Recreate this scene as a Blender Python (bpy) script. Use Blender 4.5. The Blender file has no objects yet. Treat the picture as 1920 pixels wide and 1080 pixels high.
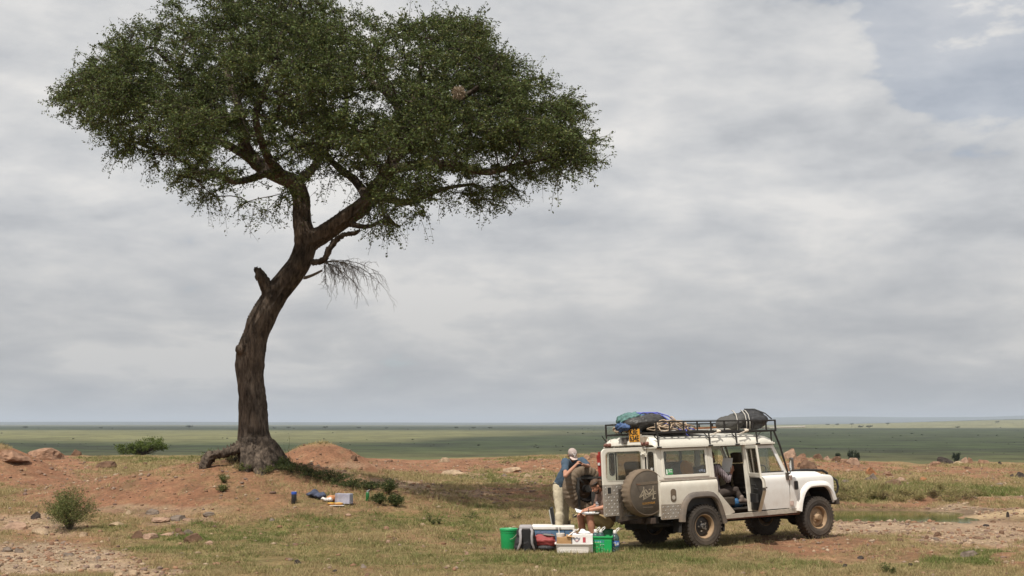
import bpy, bmesh, math, random
import numpy as np
from mathutils import Vector, Matrix, Euler

# ------------------------------------------------------------------ camera, sky, sun, exposure
scene = bpy.context.scene
COL = scene.collection
FPX, HOR, CAMH = 2400.0, 795.0, 2.28
PITCH = math.atan((HOR - 540.0) / FPX)
cam_d = bpy.data.cameras.new("camera")
cam_d.sensor_width = 36.0
cam_d.lens = 36.0 * FPX / 1920.0
cam_d.clip_start = 0.1
cam_d.clip_end = 200000.0
cam = bpy.data.objects.new("camera", cam_d)
cam.location = (0, 0, CAMH)
cam.rotation_euler = (math.pi / 2 + PITCH, 0, 0)
COL.objects.link(cam)
scene.camera = cam

SUN_EL = math.radians(60)
sd = Vector((-0.50, -0.866, 0)).normalized() * math.cos(SUN_EL)
SUN = Vector((sd.x, sd.y, math.sin(SUN_EL)))            # direction towards the sun
sun_d = bpy.data.lights.new("sun", 'SUN')
sun_d.energy = 4.9
sun_d.angle = math.radians(0.6)
sun_d.color = (1.0, 0.95, 0.86)
sun = bpy.data.objects.new("sun", sun_d)
sun.rotation_euler = SUN.to_track_quat('Z', 'Y').to_euler()
COL.objects.link(sun)

world = bpy.data.worlds.new("World")
scene.world = world
world.use_nodes = True
wn, wl = world.node_tree.nodes, world.node_tree.links
wn.clear()

def wmath(op, a, b=None, clamp=False):
    n = wn.new('ShaderNodeMath'); n.operation = op; n.use_clamp = clamp
    for i, v in enumerate((a, b)):
        if v is None: continue
        if isinstance(v, (int, float)): n.inputs[i].default_value = v
        else: wl.new(v, n.inputs[i])
    return n.outputs[0]

def wramp(fac, stops):
    n = wn.new('ShaderNodeValToRGB')
    e = n.color_ramp.elements
    while len(e) < len(stops): e.new(0.5)
    for el, (p, c) in zip(e, stops):
        el.position = p; el.color = (c[0], c[1], c[2], 1)
    wl.new(fac, n.inputs[0])
    return n.outputs[0]

def wmix(fac, a, b):
    n = wn.new('ShaderNodeMix'); n.data_type = 'RGBA'
    if isinstance(fac, (int, float)): n.inputs[0].default_value = fac
    else: wl.new(fac, n.inputs[0])
    for i, v in ((6, a), (7, b)):
        if isinstance(v, tuple): n.inputs[i].default_value = v
        else: wl.new(v, n.inputs[i])
    return n.outputs[2]

sky = wn.new('ShaderNodeTexSky'); sky.sky_type = 'NISHITA'; sky.sun_disc = False
sky.sun_elevation = SUN_EL
sky.sun_rotation = math.atan2(SUN.x, SUN.y)
sky.altitude = 1600; sky.dust_density = 2.0
tc = wn.new('ShaderNodeTexCoord')
sep = wn.new('ShaderNodeSeparateXYZ'); wl.new(tc.outputs['Generated'], sep.inputs[0])
zc = wmath('MAXIMUM', sep.outputs[2], 0.0)
den = wmath('ADD', zc, 0.17)
cmb = wn.new('ShaderNodeCombineXYZ')
wl.new(wmath('DIVIDE', sep.outputs[0], den), cmb.inputs[0])
wl.new(wmath('DIVIDE', sep.outputs[1], den), cmb.inputs[1])
def wnoise(scale, detail, rough, off, dist=0.0, sc=(1, 1, 1)):
    mp = wn.new('ShaderNodeMapping'); mp.inputs['Location'].default_value = off; mp.inputs['Scale'].default_value = sc
    wl.new(cmb.outputs[0], mp.inputs[0])
    n = wn.new('ShaderNodeTexNoise'); n.inputs['Scale'].default_value = scale
    n.inputs['Detail'].default_value = detail; n.inputs['Roughness'].default_value = rough
    n.inputs['Distortion'].default_value = dist
    wl.new(mp.outputs[0], n.inputs['Vector'])
    return n.outputs[0]
n_big = wnoise(0.55, 5, 0.5, (3.1, 1.7, 0), 0.3)
n_mid = wnoise(1.9, 10, 0.6, (7.4, 2.2, 0), 0.5)
n_gap = wnoise(0.62, 7, 0.55, (11.8, 4.4, 0), 0.5)
# cloud decks: grey bellies and bright tops, values are radiance / 0.1
mpd = wn.new('ShaderNodeMapping'); mpd.inputs['Scale'].default_value = (1, 1, 2.6); mpd.inputs['Location'].default_value = (2.3, .4, .7)
wl.new(tc.outputs['Generated'], mpd.inputs[0])
n_puf = wn.new('ShaderNodeTexNoise'); n_puf.inputs['Scale'].default_value = 8.0; n_puf.inputs['Detail'].default_value = 10; n_puf.inputs['Roughness'].default_value = 0.56
wl.new(mpd.outputs[0], n_puf.inputs['Vector'])
mixn = wmath('ADD', wmath('ADD', wmath('MULTIPLY', n_big, 0.25), wmath('MULTIPLY', n_mid, 0.27)), wmath('MULTIPLY', n_puf.outputs[0], 0.48))
cl_hi = wramp(mixn, [(0.40, (4.9, 5.05, 5.3)), (0.455, (5.9, 6.0, 6.15)), (0.51, (6.85, 6.85, 6.85)), (0.57, (8.0, 7.85, 7.65))])
cl_lo = wramp(mixn, [(0.40, (4.0, 4.1, 4.25)), (0.46, (4.5, 4.55, 4.65)), (0.52, (5.1, 5.1, 5.1)), (0.57, (6.0, 5.9, 5.75))])
elev = wn.new('ShaderNodeMapRange'); elev.inputs[1].default_value = 0.02; elev.inputs[2].default_value = 0.19
elev.interpolation_type = 'SMOOTHSTEP'
wl.new(zc, elev.inputs[0])
clouds = wmix(elev.outputs[0], cl_lo, cl_hi)
gap = wn.new('ShaderNodeMapRange'); gap.inputs[1].default_value = 0.36; gap.inputs[2].default_value = 0.52
gap.interpolation_type = 'SMOOTHSTEP'
# a clearing in the cloud where the photograph shows blue, high on the right
_cl = W_dir = Vector(((1835 - 960) / FPX, math.cos(PITCH) - (540 - 40) / FPX * math.sin(PITCH), math.sin(PITCH) + (540 - 40) / FPX * math.cos(PITCH))).normalized()
dp = wn.new('ShaderNodeVectorMath'); dp.operation = 'DOT_PRODUCT'; wl.new(tc.outputs['Generated'], dp.inputs[0]); dp.inputs[1].default_value = _cl
clr = wn.new('ShaderNodeMapRange'); clr.interpolation_type = 'SMOOTHSTEP'; clr.inputs[1].default_value = 0.9935; clr.inputs[2].default_value = 1.0; clr.inputs[3].default_value = 0.13; clr.inputs[4].default_value = -0.045
wl.new(dp.outputs['Value'], clr.inputs[0])
wl.new(wmath('ADD', wmath('ADD', wmath('MULTIPLY', n_gap, 0.25), wmath('MULTIPLY', n_puf.outputs[0], 0.75)), clr.outputs[0]), gap.inputs[0])
cover = wmath('MAXIMUM', gap.outputs[0], 0.74)
col = wmix(cover, sky.outputs[0], clouds)
bg = wn.new('ShaderNodeBackground'); bg.inputs[1].default_value = 0.1
wl.new(col, bg.inputs[0])
wo = wn.new('ShaderNodeOutputWorld'); wl.new(bg.outputs[0], wo.inputs[0])

vs = scene.view_settings
vs.view_transform = 'Standard'; vs.look = 'None'; vs.exposure = 0.0; vs.gamma = 1.0
scene.render.engine = 'CYCLES'
scene.cycles.max_bounces = 8
scene.cycles.transparent_max_bounces = 16
scene.cycles.volume_bounces = 0

# ------------------------------------------------------------------ pixel <-> place helpers
CP, SP = math.cos(PITCH), math.sin(PITCH)
def W(px, py, d):
    """point at depth d (metres along Y) seen at photo pixel px,py"""
    u, v = (px - 960.0) / FPX, (540.0 - py) / FPX
    dy, dz = CP - v * SP, SP + v * CP
    return Vector((u * d / dy, d, CAMH + dz * d / dy))

# ------------------------------------------------------------------ numpy noise
def _hash(ix, iy, seed):
    n = (ix.astype(np.int64) * 374761393 + iy.astype(np.int64) * 668265263 + seed * 974711) & 0x7fffffff
    n = ((n ^ (n >> 13)) * 1274126177) & 0x7fffffff
    n = (n ^ (n >> 16)) & 0xffff
    return n / 65535.0
def vnoise(x, y, seed=0):
    x = np.asarray(x, float); y = np.asarray(y, float)
    ix, iy = np.floor(x), np.floor(y)
    fx, fy = x - ix, y - iy
    fx = fx * fx * (3 - 2 * fx); fy = fy * fy * (3 - 2 * fy)
    a = _hash(ix, iy, seed); b = _hash(ix + 1, iy, seed)
    c = _hash(ix, iy + 1, seed); d = _hash(ix + 1, iy + 1, seed)
    return (a * (1 - fx) + b * fx) * (1 - fy) + (c * (1 - fx) + d * fx) * fy
def fbm(x, y, seed=0, octv=4, gain=0.5):
    s, a, t = 0, 1.0, 0
    for o in range(octv):
        s = s + a * vnoise(np.asarray(x) * 2 ** o, np.asarray(y) * 2 ** o, seed + o * 17); t += a; a *= gain
    return s / t
def sstep(a, b, x):
    t = np.clip((np.asarray(x, float) - a) / (b - a), 0, 1)
    return t * t * (3 - 2 * t)

# ------------------------------------------------------------------ materials
MATS = {}
def pm(name, color, rough=0.7, var=0.12, scale=6.0, bump=0.0, bscale=40.0, metallic=0.0, dust=None, trans=0.0, spec=0.5,
       coat=0.0, vcol=None, alpha=1.0, vmix=1.0, detail=5.0, sub=0.0):
    """procedural material: noise-varied base colour, optional bump, optional dust that gathers low on the thing
       dust = (colour, z_full, z_none, amount) in the object's own coordinates"""
    if name in MATS: return MATS[name]
    m = bpy.data.materials.new(name); m.use_nodes = True
    nt = m.node_tree; N, L = nt.nodes, nt.links
    b = N['Principled BSDF']
    b.inputs['Roughness'].default_value = rough
    b.inputs['Metallic'].default_value = metallic
    b.inputs['Specular IOR Level'].default_value = spec
    if coat: b.inputs['Coat Weight'].default_value = coat
    if trans: b.inputs['Transmission Weight'].default_value = trans
    t = N.new('ShaderNodeTexCoord')
    n = N.new('ShaderNodeTexNoise'); n.inputs['Scale'].default_value = scale; n.inputs['Detail'].default_value = detail
    L.new(t.outputs['Object'], n.inputs['Vector'])
    c = (color[0], color[1], color[2], 1)
    mx = N.new('ShaderNodeMix'); mx.data_type = 'RGBA'
    mr = N.new('ShaderNodeMapRange'); mr.inputs[1].default_value = 0.3; mr.inputs[2].default_value = 0.7
    L.new(n.outputs[0], mr.inputs[0]); L.new(mr.outputs[0], mx.inputs[0])
    lo = tuple(max(0, q * (1 - var)) for q in color) + (1,); hi = tuple(min(1, q * (1 + var)) for q in color) + (1,)
    mx.inputs[6].default_value = lo; mx.inputs[7].default_value = hi
    out = mx.outputs[2]
    if vcol:
        va = N.new('ShaderNodeAttribute'); va.attribute_name = vcol
        mv = N.new('ShaderNodeMix'); mv.data_type = 'RGBA'; mv.blend_type = 'MULTIPLY'; mv.inputs[0].default_value = vmix
        L.new(out, mv.inputs[6]); L.new(va.outputs['Color'], mv.inputs[7]); out = mv.outputs[2]
    if dust:
        dc, z0, z1, amt = dust
        sx = N.new('ShaderNodeSeparateXYZ'); L.new(t.outputs['Object'], sx.inputs[0])
        dm = N.new('ShaderNodeMapRange'); dm.inputs[1].default_value = z1; dm.inputs[2].default_value = z0
        L.new(sx.outputs[2], dm.inputs[0])
        n2 = N.new('ShaderNodeTexNoise'); n2.inputs['Scale'].default_value = 5.0; n2.inputs['Detail'].default_value = 8
        n2.inputs['Roughness'].default_value = 0.65
        L.new(t.outputs['Object'], n2.inputs['Vector'])
        r2 = N.new('ShaderNodeMapRange'); r2.inputs[1].default_value = 0.3; r2.inputs[2].default_value = 0.75
        L.new(n2.outputs[0], r2.inputs[0])
        a1 = N.new('ShaderNodeMath'); a1.operation = 'MULTIPLY_ADD'; a1.inputs[1].default_value = amt; a1.inputs[2].default_value = 0.06
        L.new(dm.outputs[0], a1.inputs[0])
        a2 = N.new('ShaderNodeMath'); a2.operation = 'MULTIPLY'; a2.use_clamp = True
        L.new(a1.outputs[0], a2.inputs[0])
        a3 = N.new('ShaderNodeMath'); a3.operation = 'MULTIPLY_ADD'; a3.inputs[1].default_value = 1.2; a3.inputs[2].default_value = 0.3
        L.new(r2.outputs[0], a3.inputs[0]); L.new(a3.outputs[0], a2.inputs[1])
        md = N.new('ShaderNodeMix'); md.data_type = 'RGBA'
        L.new(a2.outputs[0], md.inputs[0]); L.new(out, md.inputs[6]); md.inputs[7].default_value = (*dc, 1); out = md.outputs[2]
        rr = N.new('ShaderNodeMapRange'); rr.inputs[3].default_value = rough; rr.inputs[4].default_value = 0.9
        L.new(a2.outputs[0], rr.inputs[0]); L.new(rr.outputs[0], b.inputs['Roughness'])
    L.new(out, b.inputs['Base Color'])
    if bump:
        nb = N.new('ShaderNodeTexNoise'); nb.inputs['Scale'].default_value = bscale; nb.inputs['Detail'].default_value = 6
        L.new(t.outputs['Object'], nb.inputs['Vector'])
        bp = N.new('ShaderNodeBump'); bp.inputs['Strength'].default_value = bump; bp.inputs['Distance'].default_value = 0.02
        L.new(nb.outputs[0], bp.inputs['Height']); L.new(bp.outputs[0], b.inputs['Normal'])
    if sub:
        tr = N.new('ShaderNodeBsdfTranslucent'); L.new(out, tr.inputs['Color'])
        ms = N.new('ShaderNodeMixShader'); ms.inputs[0].default_value = sub
        o = N['Material Output']
        L.new(b.outputs[0], ms.inputs[1]); L.new(tr.outputs[0], ms.inputs[2]); L.new(ms.outputs[0], o.inputs[0])
    MATS[name] = m
    return m

def glass_mat(name, tint=(0.55, 0.6, 0.58), dusty=0.25, dust=(0.45, 0.36, 0.26)):
    """thin pane: tinted see-through plus sharp reflection plus a film of dust"""
    if name in MATS: return MATS[name]
    m = bpy.data.materials.new(name); m.use_nodes = True
    N, L = m.node_tree.nodes, m.node_tree.links
    N.clear()
    o = N.new('ShaderNodeOutputMaterial')
    tr = N.new('ShaderNodeBsdfTransparent'); tr.inputs[0].default_value = (*tint, 1)
    gl = N.new('ShaderNodeBsdfGlossy'); gl.inputs['Roughness'].default_value = 0.04
    fr = N.new('ShaderNodeFresnel'); fr.inputs[0].default_value = 1.45
    m1 = N.new('ShaderNodeMixShader'); L.new(fr.outputs[0], m1.inputs[0]); L.new(tr.outputs[0], m1.inputs[1]); L.new(gl.outputs[0], m1.inputs[2])
    df = N.new('ShaderNodeBsdfDiffuse'); df.inputs[0].default_value = (*dust, 1)
    t = N.new('ShaderNodeTexCoord'); n = N.new('ShaderNodeTexNoise'); n.inputs['Scale'].default_value = 4; n.inputs['Detail'].default_value = 6
    L.new(t.outputs['Object'], n.inputs['Vector'])
    mu = N.new('ShaderNodeMath'); mu.operation = 'MULTIPLY'; mu.inputs[1].default_value = dusty; L.new(n.outputs[0], mu.inputs[0])
    m2 = N.new('ShaderNodeMixShader'); L.new(mu.outputs[0], m2.inputs[0]); L.new(m1.outputs[0], m2.inputs[1]); L.new(df.outputs[0], m2.inputs[2])
    L.new(m2.outputs[0], o.inputs[0])
    MATS[name] = m
    return m

# ------------------------------------------------------------------ objects and tags
def tag(o, label=None, cat=None, group=None, kind=None):
    if label: o["label"] = label
    if cat: o["category"] = cat
    if group: o["group"] = group
    if kind: o["kind"] = kind
    return o
def empty(name, loc=(0, 0, 0), rot=(0, 0, 0), label=None, cat=None, group=None, parent=None):
    o = bpy.data.objects.new(name, None); COL.objects.link(o)
    o.location = loc; o.rotation_euler = rot
    o.empty_display_size = 0.1
    if parent: o.parent = parent
    return tag(o, label, cat, group)
def link_mesh(name, me, mat, parent=None, smooth=False):
    if mat is not None:
        me.materials.clear(); me.materials.append(mat)
    if smooth: me.polygons.foreach_set("use_smooth", np.ones(len(me.polygons), bool))
    o = bpy.data.objects.new(name, me); COL.objects.link(o)
    if parent: o.parent = parent
    return o
def np_mesh(name, V, F, colors=None, cname="Col"):
    """V (n,3), F (m,k) all the same size"""
    V = np.ascontiguousarray(V, np.float32); F = np.ascontiguousarray(F, np.int32)
    me = bpy.data.meshes.new(name)
    me.vertices.add(len(V)); me.vertices.foreach_set("co", V.ravel())
    m, k = F.shape
    me.loops.add(m * k); me.loops.foreach_set("vertex_index", F.ravel())
    me.polygons.add(m); me.polygons.foreach_set("loop_start", np.arange(0, m * k, k, dtype=np.int32))
    me.update(calc_edges=True); me.validate()
    if colors is not None:
        a = me.attributes.new(cname, 'FLOAT_COLOR', 'POINT')
        C4 = np.ones((len(V), 4), np.float32); C4[:, :3] = colors
        a.data.foreach_set("color", C4.ravel())
    return me

class MB:
    """collects shapes; build() links them as one mesh object"""
    def __init__(s): s.v, s.f = [], []
    def add(s, vs, fs):
        o = len(s.v); s.v += [tuple(p) for p in vs]; s.f += [tuple(i + o for i in q) for q in fs]; return s
    def box(s, c, d, rot=None, taper=1.0):
        x, y, z = (q / 2 for q in d)
        P = [Vector((a * x * (taper if g > 0 else 1), b * y * (taper if g > 0 else 1), g * z)) for g in (-1, 1) for b in (-1, 1) for a in (-1, 1)]
        if rot is not None:
            R = rot if isinstance(rot, Matrix) else Euler(rot).to_matrix()
            P = [R @ p for p in P]
        P = [p + Vector(c) for p in P]
        return s.add(P, [(0, 2, 3, 1), (4, 5, 7, 6), (0, 1, 5, 4), (2, 6, 7, 3), (0, 4, 6, 2), (1, 3, 7, 5)])
    def tube(s, pts, r, n=8, cap=True, flat=None):
        pts = [Vector(p) for p in pts]; k = len(pts)
        rs = r if isinstance(r, (list, tuple)) else [r] * k
        up = None; rings = []
        for i, p in enumerate(pts):
            t = (pts[min(i + 1, k - 1)] - pts[max(i - 1, 0)])
            t = t.normalized() if t.length > 1e-9 else Vector((0, 0, 1))
            if up is None:
                a = Vector((0, 0, 1)) if abs(t.z) < 0.9 else Vector((1, 0, 0))
                up = (a - t * a.dot(t)).normalized()
            else:
                up = (up - t * up.dot(t)); up = up.normalized() if up.length > 1e-6 else t.orthogonal().normalized()
            sd_ = t.cross(up)
            rings.append([p + (up * math.cos(2 * math.pi * j / n) * (flat or 1) + sd_ * math.sin(2 * math.pi * j / n)) * rs[i] for j in range(n)])
        V = [q for rg in rings for q in rg]; F = []
        for i in range(k - 1):
            for j in range(n):
                F.append((i * n + j, i * n + (j + 1) % n, (i + 1) * n + (j + 1) % n, (i + 1) * n + j))
        if cap: F += [tuple(range(n - 1, -1, -1)), tuple((k - 1) * n + j for j in range(n))]
        return s.add(V, F)
    def lathe(s, prof, c=(0, 0, 0), axis='Z', n=32, sx=1.0, sy=1.0, close=False, cap=True):
        """prof [(r,h)...] turned about axis"""
        V, F = [], []
        for r, h in prof:
            for j in range(n):
                a = 2 * math.pi * j / n
                x, y = r * math.cos(a) * sx, r * math.sin(a) * sy
                p = {'Z': (x, y, h), 'Y': (x, h, y), 'X': (h, x, y)}[axis]
                V.append((p[0] + c[0], p[1] + c[1], p[2] + c[2]))
        k = len(prof)
        for i in range(k - 1 + (1 if close else 0)):
            for j in range(n):
                q = (i * n + j, i * n + (j + 1) % n, ((i + 1) % k) * n + (j + 1) % n, ((i + 1) % k) * n + j)
                F.append(q if axis != 'Y' else q[::-1])
        if not close and cap:
            if prof[0][0] > 1e-6: F.append(tuple(range(n))[::-1])
            if prof[-1][0] > 1e-6: F.append(tuple((k - 1) * n + j for j in range(n)))
        return s.add(V, F)
    def ball(s, c, r, n=12, m=8, rot=None):
        r = (r, r, r) if isinstance(r, (int, float)) else r
        R = Euler(rot).to_matrix() if rot else Matrix.Identity(3)
        V, F = [], []
        for i in range(m + 1):
            t = math.pi * i / m
            for j in range(n):
                a = 2 * math.pi * j / n
                V.append(R @ Vector((r[0] * math.sin(t) * math.cos(a), r[1] * math.sin(t) * math.sin(a), r[2] * math.cos(t))) + Vector(c))
        for i in range(m):
            for j in range(n):
                F.append((i * n + j, (i + 1) * n + j, (i + 1) * n + (j + 1) % n, i * n + (j + 1) % n))
        return s.add(V, F)
    def prism(s, outline, fn, depth, holes=()):
        """outline/holes: 2-D loops; fn(a,b,t) -> 3-D point with t in 0..depth"""
        bm = bmesh.new()
        for lp in (outline, *holes):
            vs_ = [bm.verts.new((a, b, 0)) for a, b in lp]
            for i in range(len(vs_)): bm.edges.new((vs_[i], vs_[(i + 1) % len(vs_)]))
        bmesh.ops.triangle_fill(bm, use_beauty=True, edges=bm.edges[:])
        bm.verts.ensure_lookup_table(); bm.verts.index_update()
        k = len(bm.verts)
        base = [(v.co.x, v.co.y) for v in bm.verts]
        V = [fn(a, b, 0) for a, b in base] + [fn(a, b, depth) for a, b in base]
        F = []
        for f in bm.faces:
            q = [v.index for v in f.verts]
            F.append(tuple(q)); F.append(tuple(i + k for i in q[::-1]))
        for e in bm.edges:
            if len(e.link_faces) == 1:
                a, b = e.verts[0].index, e.verts[1].index
                F.append((a, b, b + k, a + k))
        bm.free()
        return s.add(V, F)
    def sheet(s, grid):
        """grid: rows of points -> quads"""
        r, c = len(grid), len(grid[0])
        return s.add([p for row in grid for p in row],
                     [(i * c + j, i * c + j + 1, (i + 1) * c + j + 1, (i + 1) * c + j) for i in range(r - 1) for j in range(c - 1)])
    def mesh(s, name, bevel=0.0, seg=2, thick=0.0, recalc=True, weld=False, angle=30):
        me = bpy.data.meshes.new(name)
        me.from_pydata([tuple(p) for p in s.v], [], s.f)
        bm = bmesh.new(); bm.from_mesh(me)
        if weld: bmesh.ops.remove_doubles(bm, verts=bm.verts, dist=1e-4)
        if recalc: bmesh.ops.recalc_face_normals(bm, faces=bm.faces)
        if thick:
            bmesh.ops.solidify(bm, geom=bm.faces[:], thickness=thick)
        if bevel:
            es = [e for e in bm.edges if len(e.link_faces) == 2 and e.calc_face_angle(0) > math.radians(angle)]
            bmesh.ops.bevel(bm, geom=es, offset=bevel, segments=seg, profile=0.6, affect='EDGES', clamp_overlap=True)
        bm.to_mesh(me); bm.free()
        return me
    def build(s, name, mat, parent=None, smooth=False, autos=None, **kw):
        me = s.mesh(name, **kw)
        o = link_mesh(name, me, mat, parent, smooth)
        if autos:
            me.polygons.foreach_set("use_smooth", np.ones(len(me.polygons), bool))
            try: me.set_sharp_from_angle(angle=math.radians(autos))
            except Exception: pass
        return o

def rrect(x0, x1, y0, y1, r=0.05, n=4):
    P = []
    for cx, cy, a0 in ((x1 - r, y1 - r, 0), (x0 + r, y1 - r, 90), (x0 + r, y0 + r, 180), (x1 - r, y0 + r, 270)):
        for i in range(n + 1):
            a = math.radians(a0 + 90 * i / n); P.append((cx + r * math.cos(a), cy + r * math.sin(a)))
    return P

def text_mesh(body, size=0.1, extrude=0.001, align='CENTER', space=1.0, bold=0.0):
    cu = bpy.data.curves.new("lettering", 'FONT'); cu.body = body; cu.size = size; cu.extrude = extrude
    cu.align_x = align; cu.align_y = 'CENTER'; cu.space_line = space; cu.offset = bold; cu.resolution_u = 3
    o = bpy.data.objects.new("lettering", cu); COL.objects.link(o)
    bpy.context.view_layer.update()
    me = bpy.data.meshes.new_from_object(o.evaluated_get(bpy.context.evaluated_depsgraph_get()))
    bpy.data.objects.remove(o); bpy.data.curves.remove(cu)
    return me
def place_text(name, body, mat, parent, M, **kw):
    me = text_mesh(body, **kw); me.transform(M)
    return link_mesh(name, me, mat, parent)

def blob(name, caps, mat, parent, voxel=0.012, smooth_it=4, disp=None):
    """one continuous skin grown round tapered capsules / ellipsoids"""
    mb = MB()
    for c in caps:
        if len(c) == 3:                              # ellipsoid: centre, radii, rotation
            mb.ball(c[0], c[1], 14, 10, c[2])
        else:
            p0, r0, p1, r1 = Vector(c[0]), c[1], Vector(c[2]), c[3]
            t = (p1 - p0); L_ = t.length
            t = t / L_ if L_ > 1e-6 else Vector((0, 0, 1))
            pts, rs = [], []
            for k in range(4):
                a = math.pi / 2 * k / 4; pts.append(p0 - t * r0 * math.cos(a)); rs.append(max(r0 * math.sin(a), 1e-3))
            pts += [p0, p1]; rs += [r0, r1]
            for k in range(1, 5):
                a = math.pi / 2 * k / 4; pts.append(p1 + t * r1 * math.sin(a)); rs.append(max(r1 * math.cos(a), 1e-3))
            mb.tube(pts, rs, 12)
    me0 = mb.mesh(name)
    o = bpy.data.objects.new(name, me0); COL.objects.link(o)
    rm = o.modifiers.new("r", 'REMESH'); rm.mode = 'VOXEL'; rm.voxel_size = voxel
    sm = o.modifiers.new("s", 'SMOOTH'); sm.iterations = smooth_it; sm.factor = 0.5
    bpy.context.view_layer.update()
    me = bpy.data.meshes.new_from_object(o.evaluated_get(bpy.context.evaluated_depsgraph_get()))
    bpy.data.objects.remove(o); bpy.data.meshes.remove(me0)
    if disp:                                         # cloth folds
        n = len(me.vertices); co = np.empty(n * 3, np.float32); no = np.empty(n * 3, np.float32)
        me.vertices.foreach_get("co", co); me.vertices.foreach_get("normal", no)
        co = co.reshape(-1, 3); no = no.reshape(-1, 3)
        amp, fr = disp
        f = (fbm(co[:, 0] * fr + co[:, 2] * fr * .7, co[:, 2] * fr * 1.6 + co[:, 1] * fr, 5, 3) - .5) * 2
        co = co + no * (f * amp)[:, None]
        me.vertices.foreach_set("co", co.astype(np.float32).ravel()); me.update()
    return link_mesh(name, me, mat, parent, True)
# ------------------------------------------------------------------ ground
CARX, CARY, CARA = 3.09, 24.37, math.radians(30.3)
CS1, CS2 = 0.022, -0.040
TREE = W(482, 880, 33.0); TREEX, TREEY = TREE.x, 33.0
_rp = np.array([(-900, 850), (-200, 848), (0, 853), (400, 853), (520, 851), (700, 858), (780, 863), (860, 860), (1050, 853), (1140, 850), (1480, 856),
                (1560, 861), (1640, 866), (1720, 868), (1800, 864), (1920, 868), (2300, 862), (3000, 866)], float)
_rx = (_rp[:, 0] - 960) / FPX * 60.0
_rz = CAMH - (_rp[:, 1] - HOR) * 60.0 / FPX
_fy = np.array([60, 66, 75, 126, 200, 300, 1000, 2500, 5000, 9000], float)
_fz = np.array([0.0, -0.35, -1.1, -2.6, -5.2, -8.3, -9.6, -8.2, -6.6, -5.5], float)
PONDX, PONDY, WATERZ = 8.9, 33.3, -0.070
def ground(x, y):
    x = np.asarray(x, float); y = np.asarray(y, float)
    yl = [-20, 0, 8, 15, 20, 24, 30, 34, 45]
    left = np.interp(y, yl, [.6, .6, .35, .05, 0, 0, .10, .20, .33])
    right = np.interp(y, yl, [.6, .6, .35, .05, 0, 0, -.03, -.03, .20])
    k = sstep(1.0, 7.0, x)
    z = left * (1 - k) + right * k
    far = np.interp(x / np.maximum(y, 1) * 60, _rx, _rz)
    t = sstep(44, 60, y)
    z = z * (1 - t) + far * t
    z = z + np.where(y > 60, np.interp(y, _fy, _fz), 0)
    yp = np.maximum(y, 1)
    plain = y > 400
    # far country: low ridges beyond the plain
    az = np.where(yp > 200, x / yp, 0)
    rise = 27 * sstep(.15, .45, az) * sstep(2300, 5200, y) + 14 * sstep(.26, .42, az) * sstep(5600, 8000, y)
    ridge = (33 + 7 * fbm(az * 9, az * 0 + 2, 3, 3)) * sstep(13500, 17000, y) * (0.6 + 0.4 * sstep(-.1, .3, -az))
    ridge2 = 150 * sstep(-.05, .3, az) * sstep(17000, 22000, y) * (0.35 + .6 * fbm(az * 6 + 3, az * 0 + 9, 8, 3))
    z = z + rise + ridge + ridge2
    near = 1 - sstep(60, 75, y)
    # mounds
    def g(cx, cy, sx, sy, a): return a * np.exp(-((x - cx) / sx) ** 2 / 2 - ((y - cy) / sy) ** 2 / 2)
    m = g(TREEX, TREEY + .3, 3.2, 3.0, .86)
    m = m + g(TREEX - 2.6, TREEY + 1.2, 3.4, 2.2, .36)
    m = m + g(-6.55, 45, 1.15, 1.6, 1.15) + g(-8.1, 44.5, 1.0, 1.4, .35) + g(-5.0, 44.5, .8, 1.2, .25)
    m = m + g(-17.3, 43, 1.5, 1.3, .95) + g(-19.6, 42, 1.9, 1.6, .90) + g(-16.6, 40, 2.6, 2.2, .25)
    m = m + g(12.6, 33.0, 1.2, .8, .14) + g(10.9, 31.6, 1.2, .5, .05) + g(14.5, 33.5, 2, 1.2, .16)
    m = m + g(9.0, 38.0, 5, 1.3, .30)
    m = m + g(4.2, 52, 2.2, 3, .25)
    # pond basin
    pr = ((x - PONDX) / 4.3) ** 2 + ((y - PONDY) / 2.0) ** 2
    m = m - .20 * np.exp(-pr ** 2 * .75)
    # ground under the car follows its stance
    fx = (x - CARX) * math.cos(CARA) + (y - CARY) * math.sin(CARA)
    fy = -(x - CARX) * math.sin(CARA) + (y - CARY) * math.cos(CARA)
    w = np.exp(-(((fx - 1.2) / 3.0) ** 4 + (fy / 2.0) ** 4))
    z = z * (1 - w) + w * (CS1 * fx + CS2 * fy)
    rough = (fbm(x * .45, y * .45, 11, 4) - .5) * .16 + (fbm(x * 2.2, y * 2.2, 21, 4) - .5) * .085
    clod = (fbm(x * 4.5, y * 4.5, 23, 3) - .5)
    rough = rough + np.sign(clod) * np.abs(clod) ** 1.3 * .11 * np.clip(.35 + 2 * np.clip(m, 0, .5), 0, 1)
    rough = rough * (1 - .85 * np.exp(-pr ** 2 * .45))
    return z + near * (m + rough * (1 - .85 * w)) + np.where(plain, (fbm(x / 300, y / 300, 5, 3) - .5) * .5, 0)
def gz(x, y): return float(ground(np.array([x]), np.array([y]))[0])
def GP(px, py, dmin=15.0, dmax=75.0):
    """first ground point on the view ray through a photo pixel"""
    ds = np.linspace(dmin, dmax, 1600)
    u, v = (px - 960.0) / FPX, (540.0 - py) / FPX
    dy, dz = CP - v * SP, SP + v * CP
    X, Z = u * ds / dy, CAMH + dz * ds / dy
    h = ground(X, ds)
    i = np.argmax(Z <= h)
    if Z[i] > h[i]: i = len(ds) - 1
    return Vector((X[i], ds[i], h[i]))
def topix(x, y, z):
    yc = y * CP + (z - CAMH) * SP; zc = -y * SP + (z - CAMH) * CP
    yc = np.maximum(yc, .5)
    return 960 + FPX * x / yc, 540 - FPX * zc / yc

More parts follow.
